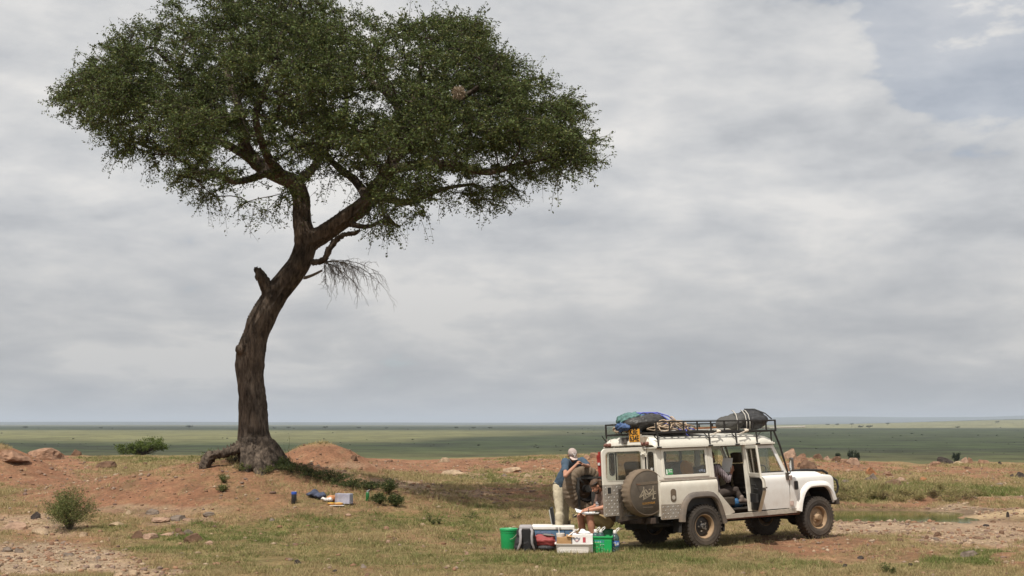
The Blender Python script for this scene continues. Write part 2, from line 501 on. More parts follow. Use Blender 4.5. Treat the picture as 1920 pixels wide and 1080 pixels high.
# soil map: where the soil is bare red, pale and stony, grown with green or with dry grass (true of the place, laid out over the plateau)
PATCH = {
 'red': [(60, 880, 120, 35, 1), (250, 925, 260, 42, .8), (470, 925, 120, 40, .55), (760, 872, 230, 17, 1), (620, 860, 120, 24, .9), (960, 925, 110, 14, .8), (1030, 875, 120, 18, .9),
         (1000, 905, 60, 22, .5), (1180, 880, 130, 40, .8), (1560, 876, 120, 14, .9), (1760, 882, 200, 10, .7), (1860, 895, 70, 10, .6), (1500, 1018, 150, 20, .7), (1700, 1040, 70, 14, .5), (840, 1010, 150, 14, .28), (1900, 1050, 30, 25, .5),
         (1800, 938, 140, 8, .8), (1640, 947, 130, 6, .8), (300, 990, 80, 10, .3), (110, 1020, 120, 25, .6), (30, 855, 120, 12, 1), (700, 1062, 160, 9, .25), (1560, 1040, 90, 12, .5)],
 'pale': [(90, 1050, 200, 36, 1), (270, 1072, 90, 14, .8), (60, 985, 100, 24, .7), (300, 955, 150, 12, .45), (740, 912, 120, 12, .75), (640, 895, 60, 8, .4), (850, 925, 110, 8, .6), (640, 878, 60, 6, .4),
          (1850, 962, 130, 15, 1), (1700, 988, 240, 18, .85), (1850, 1005, 140, 26, .8), (1600, 990, 60, 16, .6), (1180, 890, 80, 18, .3), (330, 978, 60, 6, .6), (1880, 935, 60, 5, .4),
          (860, 890, 40, 6, .5), (980, 893, 60, 9, .35)],
 'green': [(400, 1000, 170, 22, .9), (560, 985, 130, 14, .8), (800, 972, 200, 14, .9), (700, 985, 120, 10, .6), (1150, 990, 90, 40, .7), (880, 1000, 60, 22, .6), (960, 896, 90, 10, .7), (880, 893, 40, 9, .6), (260, 860, 150, 7, .6), (1000, 860, 120, 4, .5),
           (1760, 920, 160, 13, .55), (1850, 928, 90, 12, .8), (1600, 930, 60, 12, .6), (1800, 1050, 110, 18, .8), (1660, 1065, 90, 10, .5), (1100, 1050, 300, 22, .6), (1250, 1030, 120, 14, .6), (600, 1040, 300, 26, .45), (860, 1060, 200, 14, .45), (450, 1060, 120, 20, .5), (300, 1030, 80, 14, .6), (190, 985, 60, 14, .5), (1420, 1060, 200, 12, .45),
           (120, 965, 60, 10, .4), (640, 935, 200, 20, .35), (880, 955, 100, 10, .4), (1580, 905, 60, 10, .5)],
}
def soil(x, y, z):
    px, py = topix(x, y, z)
    wx = (fbm(x * .9, y * .9, 31, 4) - .5); wy = (fbm(x * .9 + 9, y * .9, 37, 4) - .5)
    px = px + wx * 120; py = py + wy * 30
    r = {}
    for k, lst in PATCH.items():
        m = np.zeros_like(x)
        for cx, cy, rx, ry, s in lst:
            q = ((px - cx) / rx) ** 2 + ((py - cy) / ry) ** 2
            m = np.maximum(m, s * (1 - sstep(.35, 1.25, q)))
        r[k] = m
    inframe = sstep(-200, -50, px) * (1 - sstep(1970, 2100, px))
    n1 = fbm(x * .35 + 4, y * .35, 41, 4)
    r['red'] = r['red'] + (1 - inframe) * sstep(.5, .62, n1) * .8
    r['green'] = r['green'] * inframe + (1 - inframe) * sstep(.5, .65, fbm(x * .3, y * .3, 47, 4)) * .7
    mound = np.exp(-((x - TREEX) / 4.0) ** 2 / 2 - ((y - TREEY) / 3.2) ** 2 / 2)
    r['red'] = np.maximum(r['red'], .65 * mound)
    n2 = fbm(x * 3.1, y * 3.1, 51, 4)
    grass = 1 - np.clip(np.maximum(r['red'], r['pale']) * 1.15, 0, 1)
    grass = np.clip(grass + (n2 - .5) * .9, 0, 1)
    green = np.clip(r['green'] + (fbm(x * 1.3, y * 1.3, 57, 3) - .5) * .7, 0, 1)
    pale = np.clip(r['pale'] + (n2 - .55) * .5, 0, 1)
    return grass, green, pale, n2
RED = np.array([.235, .118, .068]); PALE = np.array([.36, .265, .18]); DRY = np.array([.265, .20, .098]); GRN = np.array([.122, .152, .040]); EARTH = np.array([.215, .138, .082])
def soil_color(x, y, z):
    grass, green, pale, n2 = soil(x, y, z)
    n3 = fbm(x * 7, y * 7, 61, 3)
    c = RED * (1 - pale[:, None]) + PALE * pale[:, None]
    sod = (DRY * .92) * (1 - green[:, None]) + GRN * green[:, None]
    e = EARTH
    g = (grass * .82)[:, None]
    c = c * (1 - g) + (sod * .75 + e * .25) * g
    # mud round the pond, damp and darker
    pr = ((x - PONDX) / 4.6) ** 2 + ((y - PONDY) / 2.3) ** 2
    mud = np.exp(-(pr / 1.25) ** 3) * .85
    c = c * (1 - mud[:, None]) + np.array([.115, .075, .047]) * mud[:, None]
    # bright loose sand on the bank beside the pond
    sb = np.exp(-((x - 12.8) / 1.7) ** 2 - ((y - 32.6) / .75) ** 2)
    c = c * (1 - sb[:, None]) + np.array([.44, .32, .19]) * sb[:, None]
    n4 = fbm(x * 1.7 + 5, y * 1.7, 67, 3)
    return c * (.42 + .62 * n3 + .54 * n4)[:, None]

def build_ground():
    # polar sheet round the camera: fine where the photo looks, coarse behind, out to the horizon
    a1 = np.radians(np.arange(-27, 27.01, .13))
    a0 = np.radians(np.concatenate([np.arange(-180, -60, 10), np.arange(-60, -27, 1.5)]))
    ang = np.concatenate([a0, a1, -a0[::-1][:-1], ])
    r = [3.0]
    while r[-1] < 14: r.append(r[-1] * 1.03)
    while r[-1] < 30: r.append(r[-1] * 1.0036)
    while r[-1] < 66: r.append(r[-1] * 1.0045)
    while r[-1] < 280: r.append(r[-1] * 1.04)
    while r[-1] < 13000: r.append(r[-1] * 1.012)
    while r[-1] < 40000: r.append(r[-1] * 1.05)
    r = np.array(r)
    A, R = np.meshgrid(ang, r)
    X, Y = (R * np.sin(A)).ravel(), (R * np.cos(A)).ravel()
    Z = ground(X, Y)
    nr, na = len(r), len(ang)
    C = np.zeros((len(X), 3))
    nearm = (R.ravel() < 70)
    C[nearm] = soil_color(X[nearm], Y[nearm], Z[nearm])
    f = ~nearm
    x, y, z = X[f], Y[f], Z[f]
    # the plain: cloud shadow painted into dark bush tones, sunlit gaps into grass belts
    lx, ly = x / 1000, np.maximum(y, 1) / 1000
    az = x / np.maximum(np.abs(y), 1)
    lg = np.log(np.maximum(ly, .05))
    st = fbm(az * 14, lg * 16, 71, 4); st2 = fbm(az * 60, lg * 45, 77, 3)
    bush = np.array([.045, .058, .026]); sunlit_grass = np.array([.165, .158, .072]); shaded_bush = np.array([.029, .034, .021])
    c = bush + (shaded_bush - bush) * (sstep(.42, .62, st)[:, None]) * .8
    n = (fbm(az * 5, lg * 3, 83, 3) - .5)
    # belt of sunshine between cloud shadows, painted as grass colour on the left, y photo 806..833
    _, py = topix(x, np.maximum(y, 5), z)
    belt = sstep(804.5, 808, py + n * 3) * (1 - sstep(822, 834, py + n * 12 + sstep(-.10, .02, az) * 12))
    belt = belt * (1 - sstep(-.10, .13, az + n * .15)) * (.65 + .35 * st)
    c = c * (1 - belt[:, None]) + sunlit_grass * belt[:, None]
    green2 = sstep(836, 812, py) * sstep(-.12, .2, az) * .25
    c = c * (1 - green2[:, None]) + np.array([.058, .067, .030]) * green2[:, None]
    # pale grass with the sunlit strip painted in, on the rise to the right and far out
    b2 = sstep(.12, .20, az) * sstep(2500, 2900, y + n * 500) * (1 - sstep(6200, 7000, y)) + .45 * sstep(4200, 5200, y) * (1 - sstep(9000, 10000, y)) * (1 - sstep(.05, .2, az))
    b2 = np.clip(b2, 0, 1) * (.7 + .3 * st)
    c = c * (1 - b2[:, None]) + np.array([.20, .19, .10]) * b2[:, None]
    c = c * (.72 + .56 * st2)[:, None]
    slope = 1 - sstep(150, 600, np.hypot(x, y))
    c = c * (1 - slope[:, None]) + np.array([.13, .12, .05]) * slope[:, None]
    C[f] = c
    i, j = np.meshgrid(np.arange(nr - 1), np.arange(na - 1), indexing='ij')
    F = np.stack([i * na + j, i * na + j + 1, (i + 1) * na + j + 1, (i + 1) * na + j], -1).reshape(-1, 4)
    # close the circle behind the camera
    i = np.arange(nr - 1)
    F = np.concatenate([F, np.stack([i * na + na - 1, i * na, (i + 1) * na, (i + 1) * na + na - 1], -1)])
    V = np.stack([X, Y, Z], 1)
    # small disc under the camera
    k = len(V); V = np.concatenate([V, [[0, 0, gz(0, 0)]]]); C = np.concatenate([C, [[.3, .2, .1]]])
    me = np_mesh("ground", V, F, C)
    bm = bmesh.new(); bm.from_mesh(me); bm.verts.ensure_lookup_table()
    for j in range(na): 
        try: bm.faces.new((bm.verts[k], bm.verts[(j + 1) % na], bm.verts[j]))
        except ValueError: pass
    bmesh.ops.recalc_face_normals(bm, faces=bm.faces[-na:])
    bm.to_mesh(me); bm.free()
    m = bpy.data.materials.new("earth_and_plain"); m.use_nodes = True
    N, L = m.node_tree.nodes, m.node_tree.links
    b = N['Principled BSDF']; b.inputs['Roughness'].default_value = .95; b.inputs['Specular IOR Level'].default_value = .15
    at = N.new('ShaderNodeAttribute'); at.attribute_name = "Col"
    ge = N.new('ShaderNodeNewGeometry')
    n1 = N.new('ShaderNodeTexNoise'); n1.inputs['Scale'].default_value = 14; n1.inputs['Detail'].default_value = 8; n1.inputs['Roughness'].default_value = .7
    L.new(ge.outputs['Position'], n1.inputs['Vector'])
    mr = N.new('ShaderNodeMapRange'); mr.inputs[1].default_value = .25; mr.inputs[2].default_value = .75; mr.inputs[3].default_value = .48; mr.inputs[4].default_value = 1.5
    L.new(n1.outputs[0], mr.inputs[0])
    mx = N.new('ShaderNodeMix'); mx.data_type = 'RGBA'; mx.blend_type = 'MULTIPLY'; mx.inputs[0].default_value = 1
    L.new(at.outputs['Color'], mx.inputs[6]); L.new(mr.outputs[0], mx.inputs[7])
    # scattered bush and grass mottling that only shows far out on the plain
    nf = N.new('ShaderNodeTexNoise'); nf.inputs['Scale'].default_value = .035; nf.inputs['Detail'].default_value = 6; nf.inputs['Roughness'].default_value = .75
    L.new(ge.outputs['Position'], nf.inputs['Vector'])
    mf = N.new('ShaderNodeMapRange'); mf.inputs[1].default_value = .38; mf.inputs[2].default_value = .62; mf.inputs[3].default_value = .45; mf.inputs[4].default_value = 1.4
    L.new(nf.outputs[0], mf.inputs[0])
    m3 = N.new('ShaderNodeMix'); m3.data_type = 'RGBA'; m3.blend_type = 'MULTIPLY'; m3.inputs[0].default_value = .8
    L.new(mx.outputs[2], m3.inputs[6]); L.new(mf.outputs[0], m3.inputs[7])
    sp_ = N.new('ShaderNodeSeparateXYZ'); L.new(ge.outputs['Position'], sp_.inputs[0])
    fr_ = N.new('ShaderNodeMapRange'); fr_.inputs[1].default_value = 70; fr_.inputs[2].default_value = 200; L.new(sp_.outputs[1], fr_.inputs[0])
    m4 = N.new('ShaderNodeMix'); m4.data_type = 'RGBA'; L.new(fr_.outputs[0], m4.inputs[0]); L.new(mx.outputs[2], m4.inputs[6]); L.new(m3.outputs[2], m4.inputs[7])
    L.new(m4.outputs[2], b.inputs['Base Color'])
    n2 = N.new('ShaderNodeTexNoise'); n2.inputs['Scale'].default_value = 22; n2.inputs['Detail'].default_value = 8; n2.inputs['Roughness'].default_value = .75
    L.new(ge.outputs['Position'], n2.inputs['Vector'])
    bp = N.new('ShaderNodeBump'); bp.inputs['Strength'].default_value = .9; bp.inputs['Distance'].default_value = .05
    L.new(n2.outputs[0], bp.inputs['Height']); L.new(bp.outputs[0], b.inputs['Normal'])
    o = link_mesh("ground", me, m, None, True)
    return tag(o, "red earth plateau and wide green plain reaching the horizon", "ground", kind="structure")
build_ground()

# pond water
def build_water():
    P = []
    n = 48
    for j in range(n):
        a = 2 * math.pi * j / n
        P.append((PONDX + 5.0 * math.cos(a), PONDY + 2.6 * math.sin(a), WATERZ))
    mb = MB(); mb.add(P + [(PONDX, PONDY, WATERZ)], [(n, j, (j + 1) % n) for j in range(n)])
    m = bpy.data.materials.new("pond_water"); m.use_nodes = True
    N, L = m.node_tree.nodes, m.node_tree.links
    b = N['Principled BSDF']; b.inputs['Base Color'].default_value = (.10, .125, .022, 1); b.inputs['Roughness'].default_value = .08; b.inputs['Specular IOR Level'].default_value = .4; b.inputs['IOR'].default_value = 1.3
    t = N.new('ShaderNodeNewGeometry'); n_ = N.new('ShaderNodeTexNoise'); n_.inputs['Scale'].default_value = 7; n_.inputs['Detail'].default_value = 3
    L.new(t.outputs['Position'], n_.inputs['Vector'])
    bp = N.new('ShaderNodeBump'); bp.inputs['Strength'].default_value = .10; bp.inputs['Distance'].default_value = .01
    L.new(n_.outputs[0], bp.inputs['Height']); L.new(bp.outputs[0], b.inputs['Normal'])
    nn = N.new('ShaderNodeTexNoise'); nn.inputs['Scale'].default_value = 1.2; nn.inputs['Detail'].default_value = 4
    L.new(t.outputs['Position'], nn.inputs['Vector'])
    mx = N.new('ShaderNodeMix'); mx.data_type = 'RGBA'; L.new(nn.outputs[0], mx.inputs[0])
    mx.inputs[6].default_value = (.030, .045, .010, 1); mx.inputs[7].default_value = (.085, .115, .02, 1)
    L.new(mx.outputs[2], b.inputs['Base Color'])
    o = mb.build("pond_water", m, recalc=False)
    return tag(o, "shallow green pond water in front of the grassy bank", "water", kind="structure")
build_water()

RNG = np.random.default_rng(7)
def scatter(n, power=1.0, dmin=17.5, dmax=58, half=.46):
    """random ground places in a wedge that takes in the view and some to each side"""
    u = RNG.random(n) ** power
    d = dmin + (dmax - dmin) * u
    x = (RNG.random(n) * 2 - 1) * half * d
    return x, d
def in_car(x, y, pad=0.0):
    fx = (x - CARX) * math.cos(CARA) + (y - CARY) * math.sin(CARA)
    fy = -(x - CARX) * math.sin(CARA) + (y - CARY) * math.cos(CARA)
    return fx, fy

def build_grass():
    x, y = scatter(300000, 1.35)
    z = ground(x, y)
    g, green, pale, n2 = soil(x, y, z)
    keep = (RNG.random(len(x)) < np.clip(g * 1.2 - .25, .012, 1)) & (z > WATERZ + .04) & (((x - PONDX) / 4.3) ** 2 + ((y - PONDY + .25) / 2.1) ** 2 > 1.15)
    x, y, z, green, g = x[keep], y[keep], z[keep], green[keep], g[keep]
    # longer growth on the bank behind the pond and on the mound below the tree
    bank = np.exp(-((x - 9.5) / 6) ** 2 - ((y - 37.6) / 1.5) ** 2)
    md = np.exp(-((x - TREEX - 2.2) / 2.4) ** 2 - ((y - TREEY + .2) / 1.2) ** 2) * .8
    lng = np.clip(bank + md, 0, 1)
    n = len(x); B = 4
    h = (.018 + .055 * RNG.random((n, B)) ** 2.2) * (.55 + 1.3 * sstep(.35, .75, fbm(x * 2.4, y * 2.4, 131, 3)))[:, None] * (1 + 2.6 * lng[:, None] * (RNG.random((n, 1)) < .5)) * (1 + .4 * (y[:, None] > 30))
    a = RNG.random((n, B)) * 2 * np.pi
    w = .0045 * (1 + .5 * RNG.random((n, B))) * np.clip(y[:, None] / 24, .8, 2.4)
    rx = x[:, None] + (RNG.random((n, B)) - .5) * .07; ry = y[:, None] + (RNG.random((n, B)) - .5) * .07
    lean = h * (.35 + .9 * RNG.random((n, B)))
    la = RNG.random((n, B)) * 2 * np.pi
    p0 = np.stack([rx - w * np.cos(a), ry - w * np.sin(a), np.repeat(z[:, None], B, 1) - .008], -1)
    p1 = np.stack([rx + w * np.cos(a), ry + w * np.sin(a), np.repeat(z[:, None], B, 1) - .008], -1)
    p2 = np.stack([rx + lean * np.cos(la), ry + lean * np.sin(la), z[:, None] + h], -1)
    V = np.stack([p0, p1, p2], 2).reshape(-1, 3)
    F = np.arange(len(V)).reshape(-1, 3)
    gr = np.clip(np.repeat(green[:, None], B, 1) * .95 + (RNG.random((n, B)) - .42) * .75, 0, 1)[..., None]
    dry = np.array([.40, .315, .165]); grn = np.array([.125, .168, .042])
    c = dry * (1 - gr) + grn * gr
    c = c * (.65 + .6 * RNG.random((n, B, 1)))
    c = np.repeat(c.reshape(-1, 1, 3), 3, 1).reshape(-1, 3)
    me = np_mesh("grass", V, F, c)
    m = pm("grass_blades", (1, 1, 1), .8, 0.0, vcol="Col", sub=.3, spec=.2)
    o = link_mesh("grass", me, m)
    tag(o, "short dry and green grass growing over the plateau", "grass", kind="stuff")
build_grass()

def build_tufts():
    # separate dry tufts standing out of the sward
    x, y = scatter(9000, 1.25); z = ground(x, y)
    g, green, pale, n2 = soil(x, y, z)
    keep = (RNG.random(len(x)) < .08 + .4 * g * sstep(.45, .62, fbm(x * .8, y * .8, 141, 3))) & (z > WATERZ + .05) & (((x - PONDX) / 4.3) ** 2 + ((y - PONDY + .25) / 2.1) ** 2 > 1.25)
    x, y, z, green = x[keep], y[keep], z[keep], green[keep]; n = len(x); B = 16
    h = (.035 + .085 * RNG.random((n, 1)) ** 2) * (.5 + .7 * RNG.random((n, B)))
    a = RNG.random((n, B)) * 6.283; sp = RNG.random((n, B)) ** .5 * .035
    rx, ry = x[:, None] + sp * np.cos(a), y[:, None] + sp * np.sin(a); w = .004 * np.clip(y[:, None] / 22, 1, 2.5); t = RNG.random((n, B)) * 6.283
    ln = h * (.3 + .6 * RNG.random((n, B))); zz = np.repeat(z[:, None], B, 1) - .01
    V = np.stack([np.stack([rx - w * np.cos(t), ry - w * np.sin(t), zz], -1), np.stack([rx + w * np.cos(t), ry + w * np.sin(t), zz], -1), np.stack([rx + ln * np.cos(a), ry + ln * np.sin(a), zz + h], -1)], 2).reshape(-1, 3)
    gr = np.clip(green[:, None] * .9 + (RNG.random((n, 1)) - .5) * .8, 0, 1)[..., None]
    c = (np.array([.42, .33, .18]) * (1 - gr) + np.array([.11, .14, .04]) * gr) * (.6 + .7 * RNG.random((n, B, 1)))
    o = link_mesh("grass_tufts", np_mesh("grass_tufts", V, np.arange(len(V)).reshape(-1, 3), np.repeat(c.reshape(-1, 1, 3), 3, 1).reshape(-1, 3)), MATS["grass_blades"])
    tag(o, "small dry and green grass tufts dotted over the plateau", "grass", kind="stuff")
build_tufts()

def ico(sub=1):
    bm = bmesh.new(); bmesh.ops.create_icosphere(bm, subdivisions=sub, radius=1)
    V = np.array([v.co[:] for v in bm.verts]); F = np.array([[v.index for v in f.verts] for f in bm.faces]); bm.free()
    return V, F
def build_gravel():
    x, y = scatter(85000, 1.2)
    z = ground(x, y)
    g, green, pale, n2 = soil(x, y, z)
    keep = (RNG.random(len(x)) < (.035 + .34 * (1 - g) + .55 * np.clip(pale, 0, 1) ** 1.3)) & (z > WATERZ + .02)
    x, y, z, pale = x[keep], y[keep], z[keep], pale[keep]
    n = len(x)
    V0, F0 = ico(1)
    s = (.009 + .046 * RNG.random(n) ** 4.5) * (1 + .3 * (y > 30))
    sc = np.stack([s * (.7 + .7 * RNG.random(n)), s * (.7 + .7 * RNG.random(n)), s * (.4 + .45 * RNG.random(n))], 1)
    jit = 1 + (RNG.random((n, len(V0), 1)) - .5) * .55
    P = V0[None] * jit * sc[:, None, :]
    a = RNG.random(n) * 6.28; ca, sa = np.cos(a)[:, None], np.sin(a)[:, None]
    P = np.stack([P[..., 0] * ca - P[..., 1] * sa, P[..., 0] * sa + P[..., 1] * ca, P[..., 2]], -1)
    P = P + np.stack([x, y, z + sc[:, 2] * .25], 1)[:, None, :]
    F = (F0[None] + (np.arange(n) * len(V0))[:, None, None]).reshape(-1, 3)
    pal = np.array([[.31, .22, .145], [.25, .155, .10], [.36, .27, .19], [.17, .11, .085], [.23, .165, .13], [.25, .14, .085], [.22, .125, .08]])
    c = pal[RNG.integers(0, len(pal), n)] * (.75 + .5 * RNG.random((n, 1)))
    me = np_mesh("gravel", P.reshape(-1, 3), F, np.repeat(c, len(V0), 0))
    o = link_mesh("gravel", me, pm("gravel_stones", (1, 1, 1), .92, .12, 40, .3, 60, vcol="Col", spec=.2))
    tag(o, "loose pebbles and gravel strewn over the bare earth", "gravel", kind="stuff")
build_gravel()

# low scrub dotted over the near plain, beyond counting
def build_scrub():
    n = 2200
    d = 450 * (3800 / 450) ** RNG.random(n); x = (RNG.random(n) * 2 - 1) * .5 * d
    z = ground(x, d); az = x / d
    _, py = topix(x, d, z)
    dn = fbm(az * 14, np.log(d / 1000) * 16, 71, 4)
    keep = (RNG.random(n) < .02 + np.clip(dn - .50, 0, 1) * 6) & ~((az < .05) & (py > 805) & (py < 828) & (RNG.random(n) < .9))
    x, d, z = x[keep], d[keep], z[keep]; n = len(x)
    V0, F0 = ico(1); s = (.16 + .5 * RNG.random(n) ** 3) * np.clip(d / 700, .7, 2.2)
    P = V0[None] * (1 + (RNG.random((n, len(V0), 1)) - .5) * .6) * np.stack([s * 1.3, s * 1.3, s * .7], 1)[:, None]
    P = P + np.stack([x, d, z + s * .3], 1)[:, None]
    F = (F0[None] + (np.arange(n) * len(V0))[:, None, None]).reshape(-1, 3)
    c = np.array([.034, .040, .021]) * (.7 + .6 * RNG.random((n, 1)))
    o = link_mesh("scrub", np_mesh("scrub", P.reshape(-1, 3), F, np.repeat(c, len(V0), 0)), pm("scrub_leaves", (1, 1, 1), .9, 0, vcol="Col", spec=.1))
    tag(o, "dark low scrub dotted over the green plain", "scrub", kind="stuff")
build_scrub()
# ------------------------------------------------------------------ plants
random.seed(11)
def bark_mat():
    m = bpy.data.materials.new("furrowed_grey_brown_bark"); m.use_nodes = True
    N, L = m.node_tree.nodes, m.node_tree.links; b = N['Principled BSDF']; b.inputs['Roughness'].default_value = .95; b.inputs['Specular IOR Level'].default_value = .12
    t = N.new('ShaderNodeTexCoord'); mp = N.new('ShaderNodeMapping'); mp.inputs['Scale'].default_value = (1, 1, .28); L.new(t.outputs['Object'], mp.inputs[0])
    n = N.new('ShaderNodeTexNoise'); n.inputs['Scale'].default_value = 11; n.inputs['Detail'].default_value = 9; n.inputs['Roughness'].default_value = .68; n.inputs['Distortion'].default_value = .6; L.new(mp.outputs[0], n.inputs['Vector'])
    n2 = N.new('ShaderNodeTexNoise'); n2.inputs['Scale'].default_value = 1.7; n2.inputs['Detail'].default_value = 6; L.new(t.outputs['Object'], n2.inputs['Vector'])
    r = N.new('ShaderNodeValToRGB'); e = r.color_ramp.elements; e[0].position = .34; e[0].color = (.026, .020, .016, 1); e[1].position = .68; e[1].color = (.165, .128, .100, 1); L.new(n.outputs[0], r.inputs[0])
    r2 = N.new('ShaderNodeMapRange'); r2.inputs[1].default_value = .35; r2.inputs[2].default_value = .7; r2.inputs[3].default_value = .6; r2.inputs[4].default_value = 1.5; L.new(n2.outputs[0], r2.inputs[0])
    mx = N.new('ShaderNodeMix'); mx.data_type = 'RGBA'; mx.blend_type = 'MULTIPLY'; mx.inputs[0].default_value = 1; L.new(r.outputs[0], mx.inputs[6]); L.new(r2.outputs[0], mx.inputs[7]); L.new(mx.outputs[2], b.inputs['Base Color'])
    bp = N.new('ShaderNodeBump'); bp.inputs['Strength'].default_value = 1; bp.inputs['Distance'].default_value = .06; L.new(n.outputs[0], bp.inputs['Height']); L.new(bp.outputs[0], b.inputs['Normal'])
    return m
bark = bark_mat()
twigm = pm("dark_twig_bark", (.058, .046, .037), .92, .25, 8, spec=.15)
deadm = pm("dead_grey_wood", (.12, .10, .08), .92, .2, 8, spec=.15)
leafm = pm("tree_leaves", (1, 1, 1), .6, 0, vcol="Col", sub=.25, spec=.18)
def leaf_mesh(name, P, size, base, var=.35, hang=0.0, wide=.42, seed=1, tint2=None, t2=.12):
    """diamond leaves at points P"""
    rg = np.random.default_rng(seed)
    n = len(P)
    a = rg.normal(size=(n, 3)); a[:, 2] = a[:, 2] * .8 - hang
    a /= np.linalg.norm(a, axis=1)[:, None]
    b = np.cross(a, rg.normal(size=(n, 3))); b /= np.linalg.norm(b, axis=1)[:, None] + 1e-9
    L_ = size * (.65 + .7 * rg.random(n))[:, None]
    w = L_ * wide * .5
    V = np.stack([P, P + a * L_ * .5 + b * w, P + a * L_, P + a * L_ * .5 - b * w], 1).reshape(-1, 3)
    F = np.arange(len(V)).reshape(-1, 4)
    c = np.array(base)[None] * (1 + (rg.random((n, 1)) - .5) * 2 * var)
    if tint2 is not None:
        k = rg.random(n) < t2; c[k] = np.array(tint2) * (.7 + .6 * rg.random((k.sum(), 1)))
    return np_mesh(name, V, F, np.repeat(c, 4, 0))
def np_tubes(name, segs, sides=4):
    """segs: list of (points (k,3), radii (k,)) -> one mesh of thin tubes"""
    VV, FF, off = [], [], 0
    for P, R in segs:
        P = np.asarray(P, float); R = np.asarray(R, float); k = len(P)
        t = np.gradient(P, axis=0); t /= np.linalg.norm(t, axis=1)[:, None] + 1e-9
        ref = np.array([0.31, .52, .79]); u = np.cross(t, ref); u /= np.linalg.norm(u, axis=1)[:, None] + 1e-9
        v = np.cross(t, u)
        an = np.arange(sides) * 2 * np.pi / sides
        ring = P[:, None] + (u[:, None] * np.cos(an)[None, :, None] + v[:, None] * np.sin(an)[None, :, None]) * R[:, None, None]
        VV.append(ring.reshape(-1, 3))
        i, j = np.meshgrid(np.arange(k - 1), np.arange(sides), indexing='ij')
        FF.append(np.stack([i * sides + j, i * sides + (j + 1) % sides, (i + 1) * sides + (j + 1) % sides, (i + 1) * sides + j], -1).reshape(-1, 4) + off)
        off += k * sides
    return np_mesh(name, np.concatenate(VV), np.concatenate(FF))
def smooth_path(pts, step=.15):
    """Catmull-Rom through (x,y,z,r) rows"""
    P = np.asarray(pts, float)
    P = np.concatenate([[2 * P[0] - P[1]], P, [2 * P[-1] - P[-2]]])
    out = []
    for i in range(1, len(P) - 2):
        L_ = np.linalg.norm(P[i + 1, :3] - P[i, :3]); n = max(2, int(L_ / step))
        for t in np.arange(n) / n:
            a, b, c, d = P[i - 1], P[i], P[i + 1], P[i + 2]
            out.append(.5 * ((2 * b) + (-a + c) * t + (2 * a - 5 * b + 4 * c - d) * t * t + (-a + 3 * b - 3 * c + d) * t ** 3))
    out.append(P[-2])
    return np.array(out)

